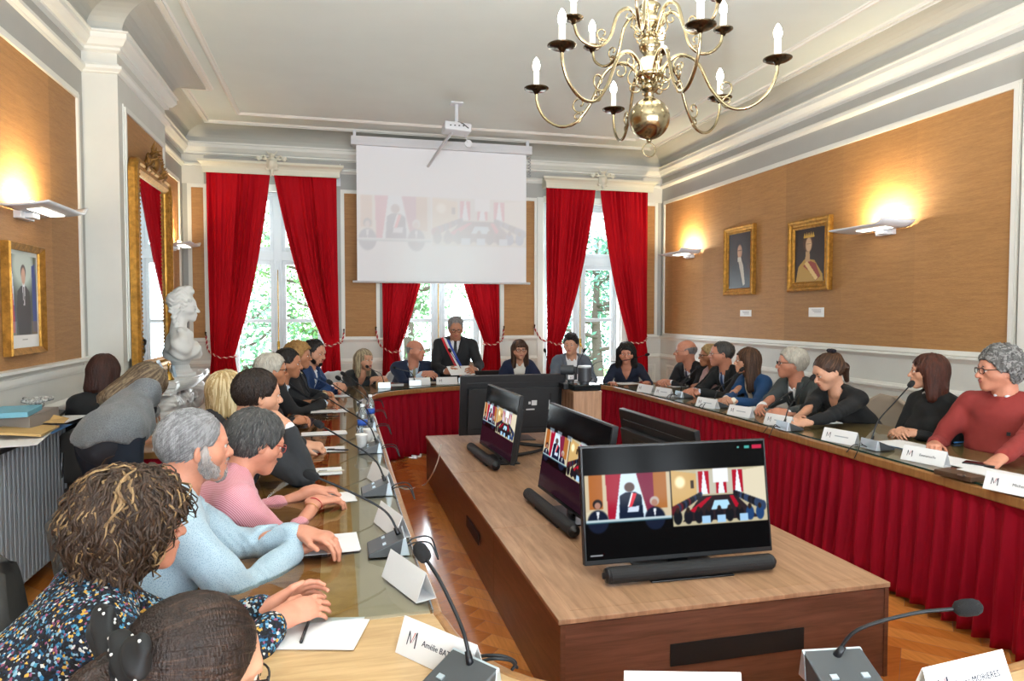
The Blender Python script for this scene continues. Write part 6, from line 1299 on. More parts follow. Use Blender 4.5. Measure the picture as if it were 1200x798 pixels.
# bottles and cups by the left wing microphones
def bottle(c, label):
    r = empty('water_bottle', (*c, ZT), label, 'bottle', 'plastic water bottles'); m = MATS.get('pet') or mat('pet', 'dfeaf0', .08, trans=.85, spec=.5)
    mb = MB(); mb.lathe([(0, 0), (.030, 0), (.033, .008), (.032, .05), (.034, .06), (.032, .075), (.034, .12), (.033, .15), (.026, .175), (.014, .195), (.013, .212), (0, .212)], n=20); mb.build('body', m, r, smooth=True)
    mb = MB(); mb.lathe([(.0345, .08), (.0345, .118)], n=20); mb.build('label_band', mat('label_blue', '2450a8', .5), r, smooth=True); mb = MB(); mb.lathe([(.015, .205), (.015, .222), (.0, .222)], n=14); mb.build('cap', mat('cap_white', 'e4e8ee', .4), r)
def cup(c, label):
    r = empty('paper_cup', (*c, ZT), label, 'cup', 'white cups'); mb = MB(); mb.lathe([(0, .002), (.024, .0), (.034, .095), (.036, .097), (.0345, .100), (.032, .095), (.023, .004), (0, .004)], n=22); mb.build('wall', mat('cup_white', 'ecebe8', .5), r, smooth=True); mb = MB(); mb.lathe([(.0362, .094), (.0375, .097), (.0362, .101), (.0345, .1)], n=22); mb.build('rim', mat('cup_white', 'ecebe8', .5), r, smooth=True)
p = atz(425, 512, ZT); bottle((p[0], p[1] - .0), 'clear plastic water bottle with a blue label behind the white cup'); p = atz(434, 497, ZT); bottle((p[0], p[1]), 'second clear bottle behind the blue labelled one on the left wing')
p = atz(424, 528, ZT); cup((p[0], p[1]), 'white cup nearest the camera on the left wing'); p = atz(432, 521, ZT); cup((p[0], p[1]), 'white cup between the bottle and the microphones')
mb = MB(); mb.box((.50, 7.95, ZT + .025), (.16, .06, .05), rotm(0, 0, .5)); o = mb.build('tissue_packet', mat('packet', 'c8b484', .5), bevel=.006); tag(o, 'small pale packet at the corner between left wing and head table', 'packet')
mb = MB(); mb.tube(bez([(2.30, 8.10, ZT + .03), (2.40, 8.06, ZT + .05), (2.52, 8.10, ZT + .04)], 6), [.02] * 13, 10, flat=.6); mb.box((2.42, 8.12, ZT + .012), (.24, .14, .024)); o = mb.build('desk_telephone', mat('phone_pale', 'b8ccc4', .4), bevel=.004); tag(o, 'pale desk telephone behind the big television seen from behind', 'telephone')
# --- cables on the console and floor
def cable(pts, r, m, name, label): mb = MB(); mb.tube(bez(pts, 10), r, 8); o = mb.build(name, m, smooth=True); tag(o, label, 'cable'); return o
A = lambda px, py, z: atz(px, py, z)
cable([atx(517, 521, .80), atx(513, 540, .78), atx(506, 556, .75), A(497, 568, .010), A(478, 573, .007), A(466, 570, .007)], .006, mat('cable_cream', 'd8cdbc', .5), 'floor_cable', 'cream cable running from the console down to the parquet')
cable([(1.42, 6.22, .72), (1.40, 6.05, .62), (1.40, 5.95, .48), A(645, 523, .44), A(655, 517, .43), A(668, 512, .43)], .016, mat('cable_black', '141518', .6), 'black_cable', 'thick black cable sleeve behind the big television')
cable([(1.30, 5.35, .46), A(612, 532, .44), A(634, 527, .45), A(652, 518, .46), A(668, 524, .44), (1.50, 5.0, .44)], .014, MATS['cable_black'], 'black_cable', 'black cable looping over the console between the two side televisions')
cable([A(556, 770, .775), A(572, 768, .80), A(590, 769, .80), A(604, 776, .775), A(600, 785, .765)], .004, MATS['cable_black'], 'black_cable', 'thin black cable looping over the near table edge')
cable([A(560, 776, .775), A(578, 772, .80), A(598, 774, .79), A(606, 782, .76)], .004, MATS['cable_black'], 'black_cable', 'second thin black cable over the near table edge')
# --- radiator with shelf, boxes and papers
def radiator():
    r = empty('radiator', (-1.83, 4.0, 0), 'grey painted finned radiator under the papers at the left wall', 'radiator'); m = mat('radiator_paint', '8f9499', .42, metal=.15)
    mb = MB(); y = -.55
    while y < .99:
        mb.bb(-.09, .125, y, y + .033, .09, .88); mb.bb(.110, .135, y + .008, y + .025, .10, .87); y += .052
    mb.build('fin', m, r, bevel=.011, bseg=2)
    mb = MB(); mb.bb(-.07, .10, -.55, .99, .13, .17); mb.bb(-.07, .10, -.55, .99, .80, .84); mb.build('header_pipe', m, r)
    for y in (-.50, .08, .95): mb = MB(); mb.bb(.06, .11, y, y + .04, 0, .12); mb.bb(-.08, -.03, y, y + .04, 0, .12); mb.build('leg', m, r)
    mb = MB(); mb.box((.02, .22, .905), (.34, 1.60, .03)); tag(mb.build('shelf', mat('shelf_black', '1c1e22', .4), r, bevel=.004))
radiator()
SH = .921
def at_shelf(px, py): return atz(px, py, SH)
mb = MB(); mb.box((-1.80, 4.62, SH + .05), (.24, .42, .10)); o = mb.build('document_box', mat('box_grey', '8a8078', .6), bevel=.003); tag(o, 'taupe document box on the radiator shelf', 'box'); mb = MB(); mb.box((-1.80, 4.62, SH + .101), (.20, .38, .003)); mb.build('box_lid', mat('box_grey2', '9a9088', .6), o)
mb = MB(); mb.box((-1.79, 4.50, SH + .118), (.20, .34, .03), rotm(0, 0, .15)); o = mb.build('blue_binder', mat('binder_teal', '6ca8bc', .5), bevel=.003); tag(o, 'pale teal folder lying on the taupe document box', 'folder')
s = SDF(); rg = np.random.default_rng(2)
for i in range(14): c = V(-1.78 + rg.normal() * .03, 4.78 + rg.normal() * .06, SH + .12 + rg.uniform(0, .03)); s.rc(c, c + V(rg.normal() * .04, rg.normal() * .05, .01), .014, .010, k=.01)
vs, fs = s.mesh(.006); q = MM(); q.add(vs, fs); o = q.build('scarf', mat('scarf_print', 'd8d8d4', .8, col2='2a2c2c', vscale=(60, 60, 60)), origin=(-1.78, 4.78, SH + .1)); tag(o, 'crumpled black and white patterned scarf on the document box', 'scarf')
sheets((-1.70, 4.55), .05, .26, .34, 'blue folder under the brown envelope on the radiator shelf', 2, BLUE, SH, 'paper_folder', 'folder')
mb = MB(); R = rotm(-.03, .12, .12); mb.box((-1.69, 4.38, SH + .03), (.24, .40, .012), R); mb.add([(-1.80, 4.58, SH + .045), (-1.57, 4.58, SH + .03), (-1.60, 4.76, SH + .035), (-1.72, 4.74, SH + .075)], [(0, 1, 2, 3)]); o = mb.build('brown_envelope', mat('kraft', 'c4a066', .7)); tag(o, 'open brown paper envelope on the radiator shelf', 'envelope')
sheets((-1.66, 4.2), .1, .22, .42, 'white papers at the near end of the radiator shelf', 4, None, SH); sheets((-1.72, 4.95), -.1, .20, .30, 'fanned white papers at the far end of the radiator shelf', 4, None, SH)
mb = MB(); mb.box((-1.82, 5.02, SH + .03), (.18, .30, .02), rotm(0, .05, .2)); o = mb.build('black_folder', BLACKP, bevel=.002); tag(o, 'black folder behind the fanned papers by the stooping woman', 'folder')
# --- things near the fireplace
r = empty('hand_bell', atz(187, 441, 1.02) + V(0, 0, 0), 'small brass hand bell on the marble mantelpiece', 'bell'); r.location = (-1.42, 6.52, 1.021)
mb = MB(); mb.lathe([(.045, 0), (.042, .012), (.032, .03), (.026, .055), (.012, .07), (.006, .078)], n=20); mb.build('bell_body', BRASS, r, smooth=True); mb = MB(); mb.lathe([(.005, .075), (.009, .085), (.006, .10), (.011, .12), (.008, .145), (.003, .155), (0, .157)], n=12); mb.build('handle', BRASS, r, smooth=True)
mb = MB(); mb.box((-1.52, 6.72, 1.10), (.03, .40, .15), rotm(0, -.35, .25)); mb.box((-1.45, 6.85, 1.075), (.02, .14, .105), rotm(0, -.2, .3)); o = mb.build('leaning_booklet', mat('booklet_blue', 'a8bccc', .4), bevel=.002, bseg=1); tag(o, 'pale blue booklet leaning behind the bell on the mantelpiece', 'booklet')
r = empty('tablet_computer', (-1.12, 6.62, TZ), 'tablet with a lit screen standing on the staff table', 'tablet', rz=math.radians(-62)); Rt = rotm(-.28, 0, 0)
mb = MB(); mb.box(V(0, 0, .135) @ Rt.T, (.19, .010, .26), Rt); mb.build('casing', BLACKP, r, bevel=.003); mb = MB(); mb.box(V(0, -.0065, .135) @ Rt.T, (.17, .002, .235), Rt); mb.build('screen', emis('tablet_screen', 'a8ccc8', .75), r); mb = MB(); mb.box((0, .06, .06), (.10, .008, .15), rotm(.6, 0, 0)); mb.build('stand', BLACKP, r)
sheets((-1.0, 4.80), .2, .28, .36, 'newspaper and white papers under the hand of the stooping woman', 4, None, TZ); sheets((-1.02, 5.2), -.2, .24, .30, 'white papers in the middle of the staff table', 2, None, TZ)
# --- chairs
def chair_parts(name, label, fab, leg, hi=.90, group='chairs at the ring table'):
    r = empty(name, (0, 0, 0), label, 'chair', group)
    mb = MB(); mb.box((0, .01, .445), (.46, .45, .07)); mb.build('seat', fab, r, bevel=.03, bseg=3)
    G = []; 
    for z in np.linspace(.52, hi, 9):
        t = (z - .52) / (hi - .52); w_ = .225 * math.sqrt(max(.02, 1 - max(0, (t - .55) / .47) ** 2.4)); G.append([(w_ * u, -.235 - .05 * t + .035 * (1 - u * u) * -1 + .03, z) for u in np.linspace(-1, 1, 11)])
    mb = MB(); mb.grid(G); mb.build('backrest', fab, r, smooth=True, solid=.035)
    for x, y in ((-.20, .19), (.20, .19), (-.20, -.20), (.20, -.20)): mb = MB(); mb.tube([(x, y, .42), (x * 1.08, y * 1.1, 0)], .012, 8); mb.build('leg', leg, r, smooth=True)
    mb = MB()
    for x in (-.2, .2): mb.tube([(x, -.20, .42), (x * .95, -.245, .56), (x * .9, -.27, .72)], .011, 8)
    mb.build('back_support', leg, r, smooth=True); return r
LEGM = mat('chair_steel', '5a5c60', .3, metal=.9); FG = mat('fabric_charcoal', '3a3836', .9, bump=.3, bscale=400); FW = mat('fabric_white', 'd4d4d4', .8, bump=.2, bscale=300); FB = mat('fabric_beige', 'a89888', .9, bump=.3, bscale=400)
CH = {'dark': chair_parts('conference_chair', 'x', FG, LEGM, .88), 'pale': chair_parts('conference_chair', 'x', FW, LEGM, .86), 'beige': chair_parts('conference_chair', 'x', FB, LEGM, .93)}; USED = set()
def chair_at(p, f, kind, label, back=.03):
    rz = math.atan2(-f[0], f[1]); loc = (p[0] - f[0] * back, p[1] - f[1] * back, 0)
    if kind in USED: dup(CH[kind], loc, rz, label)
    else: o = CH[kind]; o.location = loc; o.rotation_euler = (0, 0, rz); o['label'] = label; USED.add(kind)
# ---------------------------------------------------------------- the people in the room
HD = [hairmat('dark', '17110e', '33241c')]; HBK = [hairmat('black', '0f0c0c', '241d1b')]; HG = [hairmat('grey', '5e5c5d', '8f8d8e'), hairmat('grey_light', '767475', 'a3a1a2')]; HSP = [hairmat('salt', '3c3a39', '7c7a78'), hairmat('salt2', '7c7a78', 'a09e9c')]; HGD = [hairmat('darkgrey', '2c2b2c', '54524f'), hairmat('darkgrey2', '454342', '6e6c69')]; HW = [hairmat('white', 'a49e92', 'ccc6ba')]
HBL = [hairmat('blond', '94784e', 'c8ab78'), hairmat('blond2', 'd0b98c', 'e6d6b0')]; HCB = [hairmat('curlybrown', '261a13', '4a3526'), hairmat('streak', '6a4f36', 'a88a60')]; HBR = [hairmat('brown', '2a1a12', '4a3020'), hairmat('brown2', '4c3424', '6a4a34')]; HAU = [hairmat('auburn', '30160f', '5a2c1c')]; HASH = [hairmat('ash', '6a5a48', '9c8a70'), hairmat('ash2', 'a89878', 'c4b494')]
GB = mat('glasses_black', '101012', .25); GR = mat('glasses_red', 'a02c20', .3); GS = mat('glasses_steel', '8a8a90', .25, metal=1)
def clasp(c, f, w=.06, z=None):
    r = V(f[1], -f[0], 0); c = np.asarray(c, float); return (c - r * w - f * .06, c + r * w - f * .06), [nrm(f * .75 + r * .65), nrm(f * .75 - r * .65)], [nrm(r * .75 + V(0, 0, -.65)), nrm(-r * .75 + V(0, 0, -.65))]
dirv = lambda d: V(math.sin(math.radians(d)), math.cos(math.radians(d)), 0)
def seat(pr, kind, who): chair_at(pr['P'], pr['f'], kind, who)
W = atw
# speckled knit material
def speckle():
    m, nt, b = newmat('speckled_knit'); L = nt.links; tc = N(nt, 'ShaderNodeTexCoord'); v = N(nt, 'ShaderNodeTexVoronoi', Scale=165.0); L.new(tc.outputs['Object'], v.inputs['Vector']); sp = N(nt, 'ShaderNodeSeparateColor'); L.new(v.outputs['Color'], sp.inputs[0])
    cr = N(nt, 'ShaderNodeValToRGB'); cr.color_ramp.interpolation = 'CONSTANT'; cols = [(0, '0d0e14'), (.30, '1a2438'), (.44, '2a6a90'), (.54, '101218'), (.62, '8aa8b8'), (.68, '161822'), (.76, 'c89a40'), (.81, '8a4a66'), (.86, '14161c'), (.92, 'd0ccc4'), (.96, '4a8aa0')]
    e = cr.color_ramp.elements; e[0].color = srgb(cols[0][1]); e[1].position = cols[1][0]; e[1].color = srgb(cols[1][1])
    for p, c in cols[2:]: q = e.new(p); q.color = srgb(c)
    L.new(sp.outputs[0], cr.inputs[0]); L.new(cr.outputs[0], b.inputs['Base Color']); b.inputs['Roughness'].default_value = .9; bp = N(nt, 'ShaderNodeBump', Strength=.7, Distance=.004); L.new(v.outputs['Distance'], bp.inputs['Height']); bp.invert = True; L.new(bp.outputs[0], b.inputs['Normal']); return m
def pattern(name, base, line, kind='stripe', sc=160):
    m, nt, b = newmat(name); L = nt.links; tc = N(nt, 'ShaderNodeTexCoord')
    if kind == 'stripe':
        w_ = N(nt, 'ShaderNodeTexWave', Scale=sc, Distortion=.3); w_.bands_direction = 'DIAGONAL'; L.new(tc.outputs['Object'], w_.inputs['Vector']); src = w_.outputs[0]
    elif kind == 'dots':
        w_ = N(nt, 'ShaderNodeTexVoronoi', Scale=sc); L.new(tc.outputs['Object'], w_.inputs['Vector']); src = w_.outputs['Distance']
    else:
        w_ = N(nt, 'ShaderNodeTexNoise', Scale=sc, Detail=2.0); L.new(tc.outputs['Object'], w_.inputs['Vector']); src = w_.outputs[0]
    cr = N(nt, 'ShaderNodeValToRGB'); cr.color_ramp.elements[0].position = .25 if kind == 'dots' else .4; cr.color_ramp.elements[1].position = .35 if kind == 'dots' else .6; cr.color_ramp.elements[0].color = srgb(line); cr.color_ramp.elements[1].color = srgb(base); L.new(src, cr.inputs[0]); L.new(cr.outputs[0], b.inputs['Base Color']); b.inputs['Roughness'].default_value = .8; b.inputs['Sheen Weight'].default_value = .15; return m
# 1 woman with bow, nearest
p = person('woman nearest the camera with dark brown hair tied in a spotted black bow', W(232, 792, 1.14), 58, -16, 0, body=70, hands=((.02, 1.05, .80), (.10, .90, .80)), cloth='sweater', sex='f', skin='light', hair=('bun', 0), hairm=[hairmat('espresso', '1a110d', '33231b'), hairmat('espresso2', '2c1d16', '4a352a')], hairo=dict(L=.17, n=700, th=.012, crown=(0, .05, .16), to=(0, -.135, .03), bun=(0, -.105, .02), bunr=.030, lift=.0015, jit=.12, sw=.004, hl=.18, back=-.095, temple=.0), colr='5a5236', shirt=None, glasses=(GB, .002), w=1.15, seed=11, pants='22242a')
fr = p['fr']; s = SDF()
for i, (a, b) in enumerate((((0, -.125, .03), (.01, -.165, .00)), ((.01, -.165, .0), (.015, -.20, -.06)), ((.015, -.20, -.06), (.01, -.215, -.15)))): s.rc(a, b, .030 - .004 * i, .028 - .006 * i, k=.02)
s.fn(lambda P, D: D + .0022 * np.sin(P[..., 0] * 420 + 3 * np.sin(P[..., 2] * 30))); vs, fs = s.mesh(.0045); q = MM(); q.add(fr.w(vs), fs); q.build('ponytail', MATS['hair_espresso'], p['o'])
s = SDF(); th = np.linspace(0, 2 * math.pi, 12)
for a, b in zip(th[:-1], th[1:]): s.rc((.030 * math.cos(a), -.135, .025 + .034 * math.sin(a)), (.030 * math.cos(b), -.135, .025 + .034 * math.sin(b)), .016, k=.008)
for x in (-1, 1): s.rc((x * .010, -.145, .03), (x * .075, -.140, .062), .014, .036, k=.012, sc=(1, .5, 1)); s.rc((x * .010, -.145, .01), (x * .060, -.155, -.045), .010, .026, k=.012, sc=(1, .5, 1))
s.fn(lambda P, D: D + .003 * np.sin(P[..., 2] * 160 + P[..., 0] * 90))
vs, fs = s.mesh(.004); q = MM(); q.add(fr.w(vs), fs); bow = q.build('hair_bow', mat('bow_black', '0b0b0d', .7), p['o'])
mb = MB(); rg = np.random.default_rng(8)
for i in range(26):
    c = vs[rg.integers(0, len(vs))]; g = s.grad(c[None])[0]; mb.ball(fr.w(c + g * .0002), .0026, 8)
mb.build('white_dot', mat('pearl', 'd8d6d0', .4), bow, smooth=True); seat(p, 'dark', 'dark chair of the woman with the spotted bow')
# 2 speckled sweater
p = person('woman with curly brown streaked hair in a speckled knit sweater', W(160, 617, 1.74), 62, -4, 0, body=66, hands=(atz(318, 712, .80), atz(328, 716, .81) + V(.0, -.05, 0)), cloth='knit', sex='f', skin='rosy', hair=('curly', 0), hairm=HCB, hairo=dict(L=.17, th=.024, top=.030, n=2200, curl=.75, cf=1.1, hl=.13, lift=.008, jit=.5, grav=.9, fly=2.0, back=-.135, temple=-.075, front=.060, sw=.0034, crown=(.01, -.02, .14), extra=[((.06, -.03, -.03), (.06, -.05, -.10), .036, .030, .03), ((-.06, -.03, -.03), (-.06, -.05, -.10), .036, .030, .03), ((0, -.08, -.02), (0, -.08, -.11), .045, .035, .03)]), extra_mat=speckle(), w=1.75, seed=12, handcurl=(.5, .35), handdir=[nrm(V(.8, .5, .25)), nrm(V(.9, .45, .1))], palms=[nrm(V(.3, -.8, -.4)), nrm(V(-.2, .5, -.8))], fat=1.1)
seat(p, 'dark', 'charcoal chair behind the woman in the speckled sweater')
# 3 bearded man in light blue
h = (atz(354, 624, .85), atz(346, 643, .80)); f = dirv(70)
p = person('man with grey hair and beard in a pale blue patterned shirt', W(229, 524, 2.25), 64, -3, 0, body=72, hands=h, cloth='shirt', skin='rosy', hair=('short', 0), hairm=HG, hairo=dict(L=.055, n=900, th=.008, front=.085, hl=.5, lift=.0012, jit=.15, sw=.0028, comb=(0, -.6, 0), crown=(0, .06, .10)), beard=[hairmat('beard', '8c807a', 'b4aca8'), HG[1]], extra_mat=pattern('shirt_pale_blue', 'a3b8c4', '6c869c', 'dots', 300), w=2.2, seed=13, handcurl=(.55, .8), handdir=[nrm(V(.85, -.45, -.08)), nrm(V(.93, .35, .0))], fat=1.15, wide=1.05, cuff=False)
seat(p, 'dark', 'charcoal chair behind the grey bearded man')
# 4 woman in pink
p = person('woman with short dark grey hair in a pink striped shirt', W(301, 519, 2.72), 60, -20, 0, body=72, hands=(atz(378, 577, .805) + V(-.04, .05, 0), atz(380, 583, .81) + V(-.03, -.05, .0)), cloth='shirt', sex='f', skin='rosy', hair=('short', 0), hairm=HGD, hairo=dict(L=.07, n=1200, th=.015, hl=.2, lift=.004, jit=.25, front=.07, back=-.105, temple=.0, sw=.0028), glasses=(GR, .0018), extra_mat=pattern('shirt_pink', 'd8a0a8', 'b86874', 'stripe', 70), w=2.7, seed=14, sleeve=.52, handcurl=(.75, .6), handdir=[nrm(V(.95, .1, -.05)), nrm(V(.95, .25, -.05))], wide=1.1, fat=1.2)
W4 = p['joints'][1][2]; E4 = p['joints'][1][1]
for t, m_, r_, nm in ((.93, mat('bracelet_red', 'a81c28', .4), .0022, 'bracelet'), (.80, mat('bracelet_gold', 'b89048', .3, metal=1), .0012, 'bracelet')):
    c = E4 + (W4 - E4) * t; d = nrm(W4 - E4); a = nrm(np.cross(d, V(0, 0, 1))); b = np.cross(d, a); mb = MB(); th = np.linspace(0, 2 * math.pi, 20)[:-1]; mb.tube([c + (a * math.cos(x) + b * math.sin(x)) * .031 for x in th], r_, 6, closed=True); mb.build(nm, m_, p['o'], smooth=True)
seat(p, 'dark', 'charcoal chair behind the woman in the pink shirt')
# 5 chin on hand
hc = W(303, 463, 3.5); p = person('dark haired man in a charcoal suit resting his chin on his hand', hc, 66, -4, 4, body=70, hands=(atz(368, 522, .80) + V(-.02, 0, 0), W(337, 500, 3.40)), cloth='jacket', skin='light', hair=('short', 0), hairm=HD, hairo=dict(L=.06, n=1200, th=.011, jit=.35, lift=.003, sw=.003, front=.078), colr='24262a', shirt='e4e8ec', w=3.5, seed=15, handcurl=(.8, 1.3), handdir=[nrm(V(.95, -.2, -.1)), nrm(V(-.75, .15, .6))], palms=[nrm(V(0, .3, -.9)), nrm(V(-.7, .5, -.2))], elbow=[None, V(-.25, -.3, -1)], hs=1.04)
seat(p, 'dark', 'charcoal chair behind the man resting his chin')
# 6..10 along the left wing
f = dirv(90)
h, hd_, pm_ = clasp(atz(352, 497, .80), f); p = person('blond woman mostly hidden behind the man resting his chin', W(268, 458, 4.25), 60, 0, 0, body=88, hands=h, handdir=hd_, palms=pm_, cloth='open', sex='f', skin='light', hair=('bob', 0), hairm=HBL, hairo=dict(len=.13, L=.20, n=400, grav=1.2, jit=.2, hl=.4, lift=.003, sw=.006, th=.014, w=.01), colr='26262c', shirt='d8d8da', w=4.3, seed=16); seat(p, 'dark', 'chair of the blond woman on the left wing')
h, hd_, pm_ = clasp(W(372, 470, 5.1) * V(1, 1, 0) + V(-.08, 0, .82), f); p = person('white haired person with glasses in a black zipped jacket', W(319, 434, 5.25), 78, -4, 0, body=90, hands=h, handdir=hd_, palms=pm_, cloth='sweater', sex='f', skin='warm', hair=('short', 0), hairm=HW, hairo=dict(L=.07, n=500, th=.018, jit=.15, lift=.002, sw=.005, back=-.11, temple=-.01), glasses=(GB, .0022), colr='14151a', shirt=None, w=5.2, seed=17); seat(p, 'dark', 'chair of the white haired person on the left wing')
h, hd_, pm_ = clasp(W(393, 466, 6.0) * V(1, 1, 0) + V(-.02, 0, .83), f, .03); p = person('dark haired man in a black suit leaning his forearms on the left wing', W(338, 426, 6.05), 98, -6, 0, body=92, hands=h, handdir=hd_, palms=pm_, cloth='jacket', skin='warm', hair=('short', 0), hairm=HBK, hairo=dict(L=.05, n=400, th=.010, jit=.2, sw=.004, front=.08), colr='15161a', shirt='c4d4e4', w=6, seed=18, hs=1.05); seat(p, 'dark', 'chair of the man in the black suit on the left wing')
h, hd_, pm_ = clasp(W(388, 457, 6.6) * V(1, 1, 0) + V(0, 0, .83), f); p = person('curly blond haired person behind the man in the black suit', W(351, 417, 6.55), 98, -4, 0, body=96, hands=h, handdir=hd_, palms=pm_, cloth='open', sex='f', skin='warm', hair=('curly', 0), hairm=[hairmat('ginger', '8a6438', 'b48c54')], hairo=dict(L=.06, th=.022, n=400, curl=1.2, lift=.006, jit=.5, grav=.3, back=-.08, temple=-.01, sw=.006), colr='1a1a1e', shirt='c8b890', w=6.5, seed=19); seat(p, 'dark', 'chair of the curly blond person on the left wing')
f = dirv(115); h, hd_, pm_ = clasp(W(398, 452, 7.0), f, .05); p = person('bearded man in a bright blue suit near the left window', W(369, 413, 7.0), 122, -14, 0, body=112, hands=h, handdir=hd_, palms=pm_, cloth='jacket', skin='light', hair=('short', 0), hairm=HBK, hairo=dict(L=.035, n=300, th=.008, jit=.2, sw=.004, front=.083), beard=HBK[0], colr='1f3a66', shirt='e8ecf2', w=7, seed=20, hs=1.06, wide=1.05); seat(p, 'dark', 'chair of the man in the blue suit')
# head table
f = dirv(160); h, hd_, pm_ = clasp(W(447, 444, 7.95), f); p = person('blond woman in a dark jacket at the left corner of the head table', W(427, 422, 8.2), 138, -2, 0, body=152, hands=h, handdir=hd_, palms=pm_, cloth='vneck', sex='f', skin='light', hair=('long', 0), hairm=HASH, hairo=dict(len=.17, L=.26, n=300, grav=1.3, jit=.12, hl=.5, lift=.003, sw=.007, th=.012), colr='1e2226', w=8.2, seed=21, hs=1.05); seat(p, 'pale', 'pale chair of the blond woman at the corner')
f = dirv(178); h, hd_, pm_ = clasp(W(503, 438, 8.25), dirv(165)); p = person('bald man in a navy suit and patterned tie with clasped hands', W(487, 411, 8.55), 128, 4, 0, body=172, hands=h, handdir=hd_, palms=pm_, cloth='jacket', skin='rosy', hair=('fringe', 0), hairm=HG, hairo=dict(L=.02, n=120, th=.003, sw=.003), beard=None, colr='16233e', shirt='c8d8e8', tie=mat('tie_grey', '9a9a86', .5), w=8.5, seed=22, hs=1.1, wide=1.1, fat=1.1, openv=.30); seat(p, 'pale', 'pale chair of the bald man in navy')
mc = W(534, 384, 8.62); f = dirv(186); pw = V(mc[0], mc[1] + .12, .86)
lh, rh = W(556, 434, 8.28), W(522, 435, 8.28)
p = person('grey haired standing man in a dark suit with a tricolour sash reading a sheet', mc, 186, -22, 0, body=188, hands=(lh + V(.02, 0, 0), rh), cloth='jacket', skin='tan', hair=('short', 0), hairm=HG, hairo=dict(L=.04, n=400, th=.008, jit=.2, sw=.004, front=.085), glasses=(GB, .0022), colr='1b1c20', shirt='e6e8ec', tie=mat('tie_black', '16171c', .5), w=6, seed=23, pose='stand', pelvis=pw, handcurl=.7, handdir=[nrm(V(-.5, -.75, .1)), nrm(V(.5, -.75, .1))], palms=[nrm(V(-.8, .3, -.3)), nrm(V(.8, .3, -.3))], hs=1.1, wide=1.08, openv=.24, fat=1.05)
base = p['torso'](SDF(), .014); NBp, u_, rt_, ft_ = p['N'], p['u'], p['rt'], p['ft']
cols = ['1c3f9c', 'e8e8ea', 'c81e30']
for k, (cn, nm) in enumerate(zip(cols, ('blue', 'white', 'red'))):
    rows = []
    for t in np.linspace(-.02, .66, 30):
        cx = .125 - .36 * t / .66 * 1.0; off = (-.060 + .040 * k, -.020 + .040 * k)
        rows.append([NBp - u_ * (t + (o_ * -.4)) + rt_ * (cx - .0 + o_) for o_ in np.linspace(off[0], off[1], 4)])
    P = ribbon(base, rows, ft_, .012); mb = MB(); mb.grid(P); mb.build('sash_' + nm, mat('sash_' + nm, cn, .5), p['o'], smooth=True, solid=.004)
mb = MB(); c = (lh + rh) / 2 + V(0, -.07, .01); R = rotm(.45, 0, .12); mb.box(c, (.30, .21, .002), R); o = mb.build('held_paper', PAPER); tag(o, 'white sheet held by the standing man with the sash', 'paper')
f = dirv(184); p = person('woman with long dark fringe and glasses in a navy jacket and white top', W(609, 410, 8.55), 184, -3, 3, body=186, hands=(W(640, 455, 8.4), W(590, 455, 8.4)), cloth='jacket', sex='f', skin='light', hair=('long', 0), hairm=HBR, hairo=dict(len=.20, L=.28, n=300, grav=1.4, jit=.08, lift=.003, sw=.006, th=.010, fringe=True, ftop=.040, fx=.050, hl=.3), glasses=(GB, .0022), colr='1a2440', shirt='e4e0d8', w=6, seed=24, hs=1.02, openv=.42, vw=.085, lapel=False); seat(p, 'pale', 'pale chair of the woman with the dark fringe')
c_ = V(1.72, 9.28, 0); chair_at(c_, V(0, -1, 0), 'beige', 'beige empty chair behind the standing man with the sash')
p = person('young man with dark quiff in a grey blazer and white shirt', W(669, 404, 8.75), 212, -6, 0, body=190, hands=(W(694, 452, 8.4), W(660, 452, 8.4)), cloth='open', skin='light', hair=('quiff', 0), hairm=HBK, hairo=dict(L=.05, n=400, th=.012, comb=(0, .5, .3), grav=0, jit=.3, lift=.003, sw=.005, front=.07), colr='5c6470', shirt='e8e8ea', w=6, seed=25, hs=1.06, openv=.34, vw=.075); seat(p, 'pale', 'pale chair of the young man in grey')
p = person('woman with long dark curly hair and a low navy neckline at the far right corner', W(734, 414, 8.35), 206, -8, 0, body=205, hands=(W(760, 450, 8.1), W(715, 450, 8.1)), cloth='vneck', sex='f', skin='rosy', hair=('long', 0), hairm=HBK, hairo=dict(len=.15, L=.24, n=300, grav=1.0, curl=.5, jit=.3, lift=.004, sw=.007, th=.016, w=.012), colr='131a30', w=6, seed=26, hs=1.05, lips=LIPR); seat(p, 'pale', 'pale chair of the dark curly haired woman')
# right wing
def rw(label, px, py, w, yaw, body, hp, pitch=0, hw=.05, kind='pale', zc=.83, fwd=0, **k):
    f = dirv(body); c = np.asarray(hp, float); c = c * V(1, 1, 0) + V(0, 0, .81); h, hd_, pm_ = clasp(c, f, hw); p = person(label, W(px, py, w), yaw, pitch, 0, body=body, hands=h, handdir=hd_, palms=pm_, w=w, **k)
    seat(p, kind, '%s chair of the %s' % (kind, label.split(' in ')[0])); return p
rw('bald man with thin glasses in a dark suit and striped tie near the window', 803, 412, 8.05, -68, -100, W(778, 446, 7.9), cloth='jacket', skin='rosy', hair=('fringe', 0), hairm=HG, hairo=dict(L=.02, n=120, th=.003, sw=.003), glasses=(GS, .0016), colr='15161c', shirt='e6e8ee', tie=mat('tie_navy', '1e2848', .5), seed=27, hs=1.12, wide=1.08, fat=1.15, openv=.30)
rw('blond person in a pale pink top partly hidden by the suited man', 831, 417, 7.6, -75, -95, W(815, 449, 7.5), cloth='sweater', sex='f', skin='warm', hair=('short', 0), hairm=HBL, hairo=dict(L=.06, n=300, th=.016, jit=.3, sw=.005), colr='d8b4b4', shirt=None, glasses=(GB, .002), seed=28)
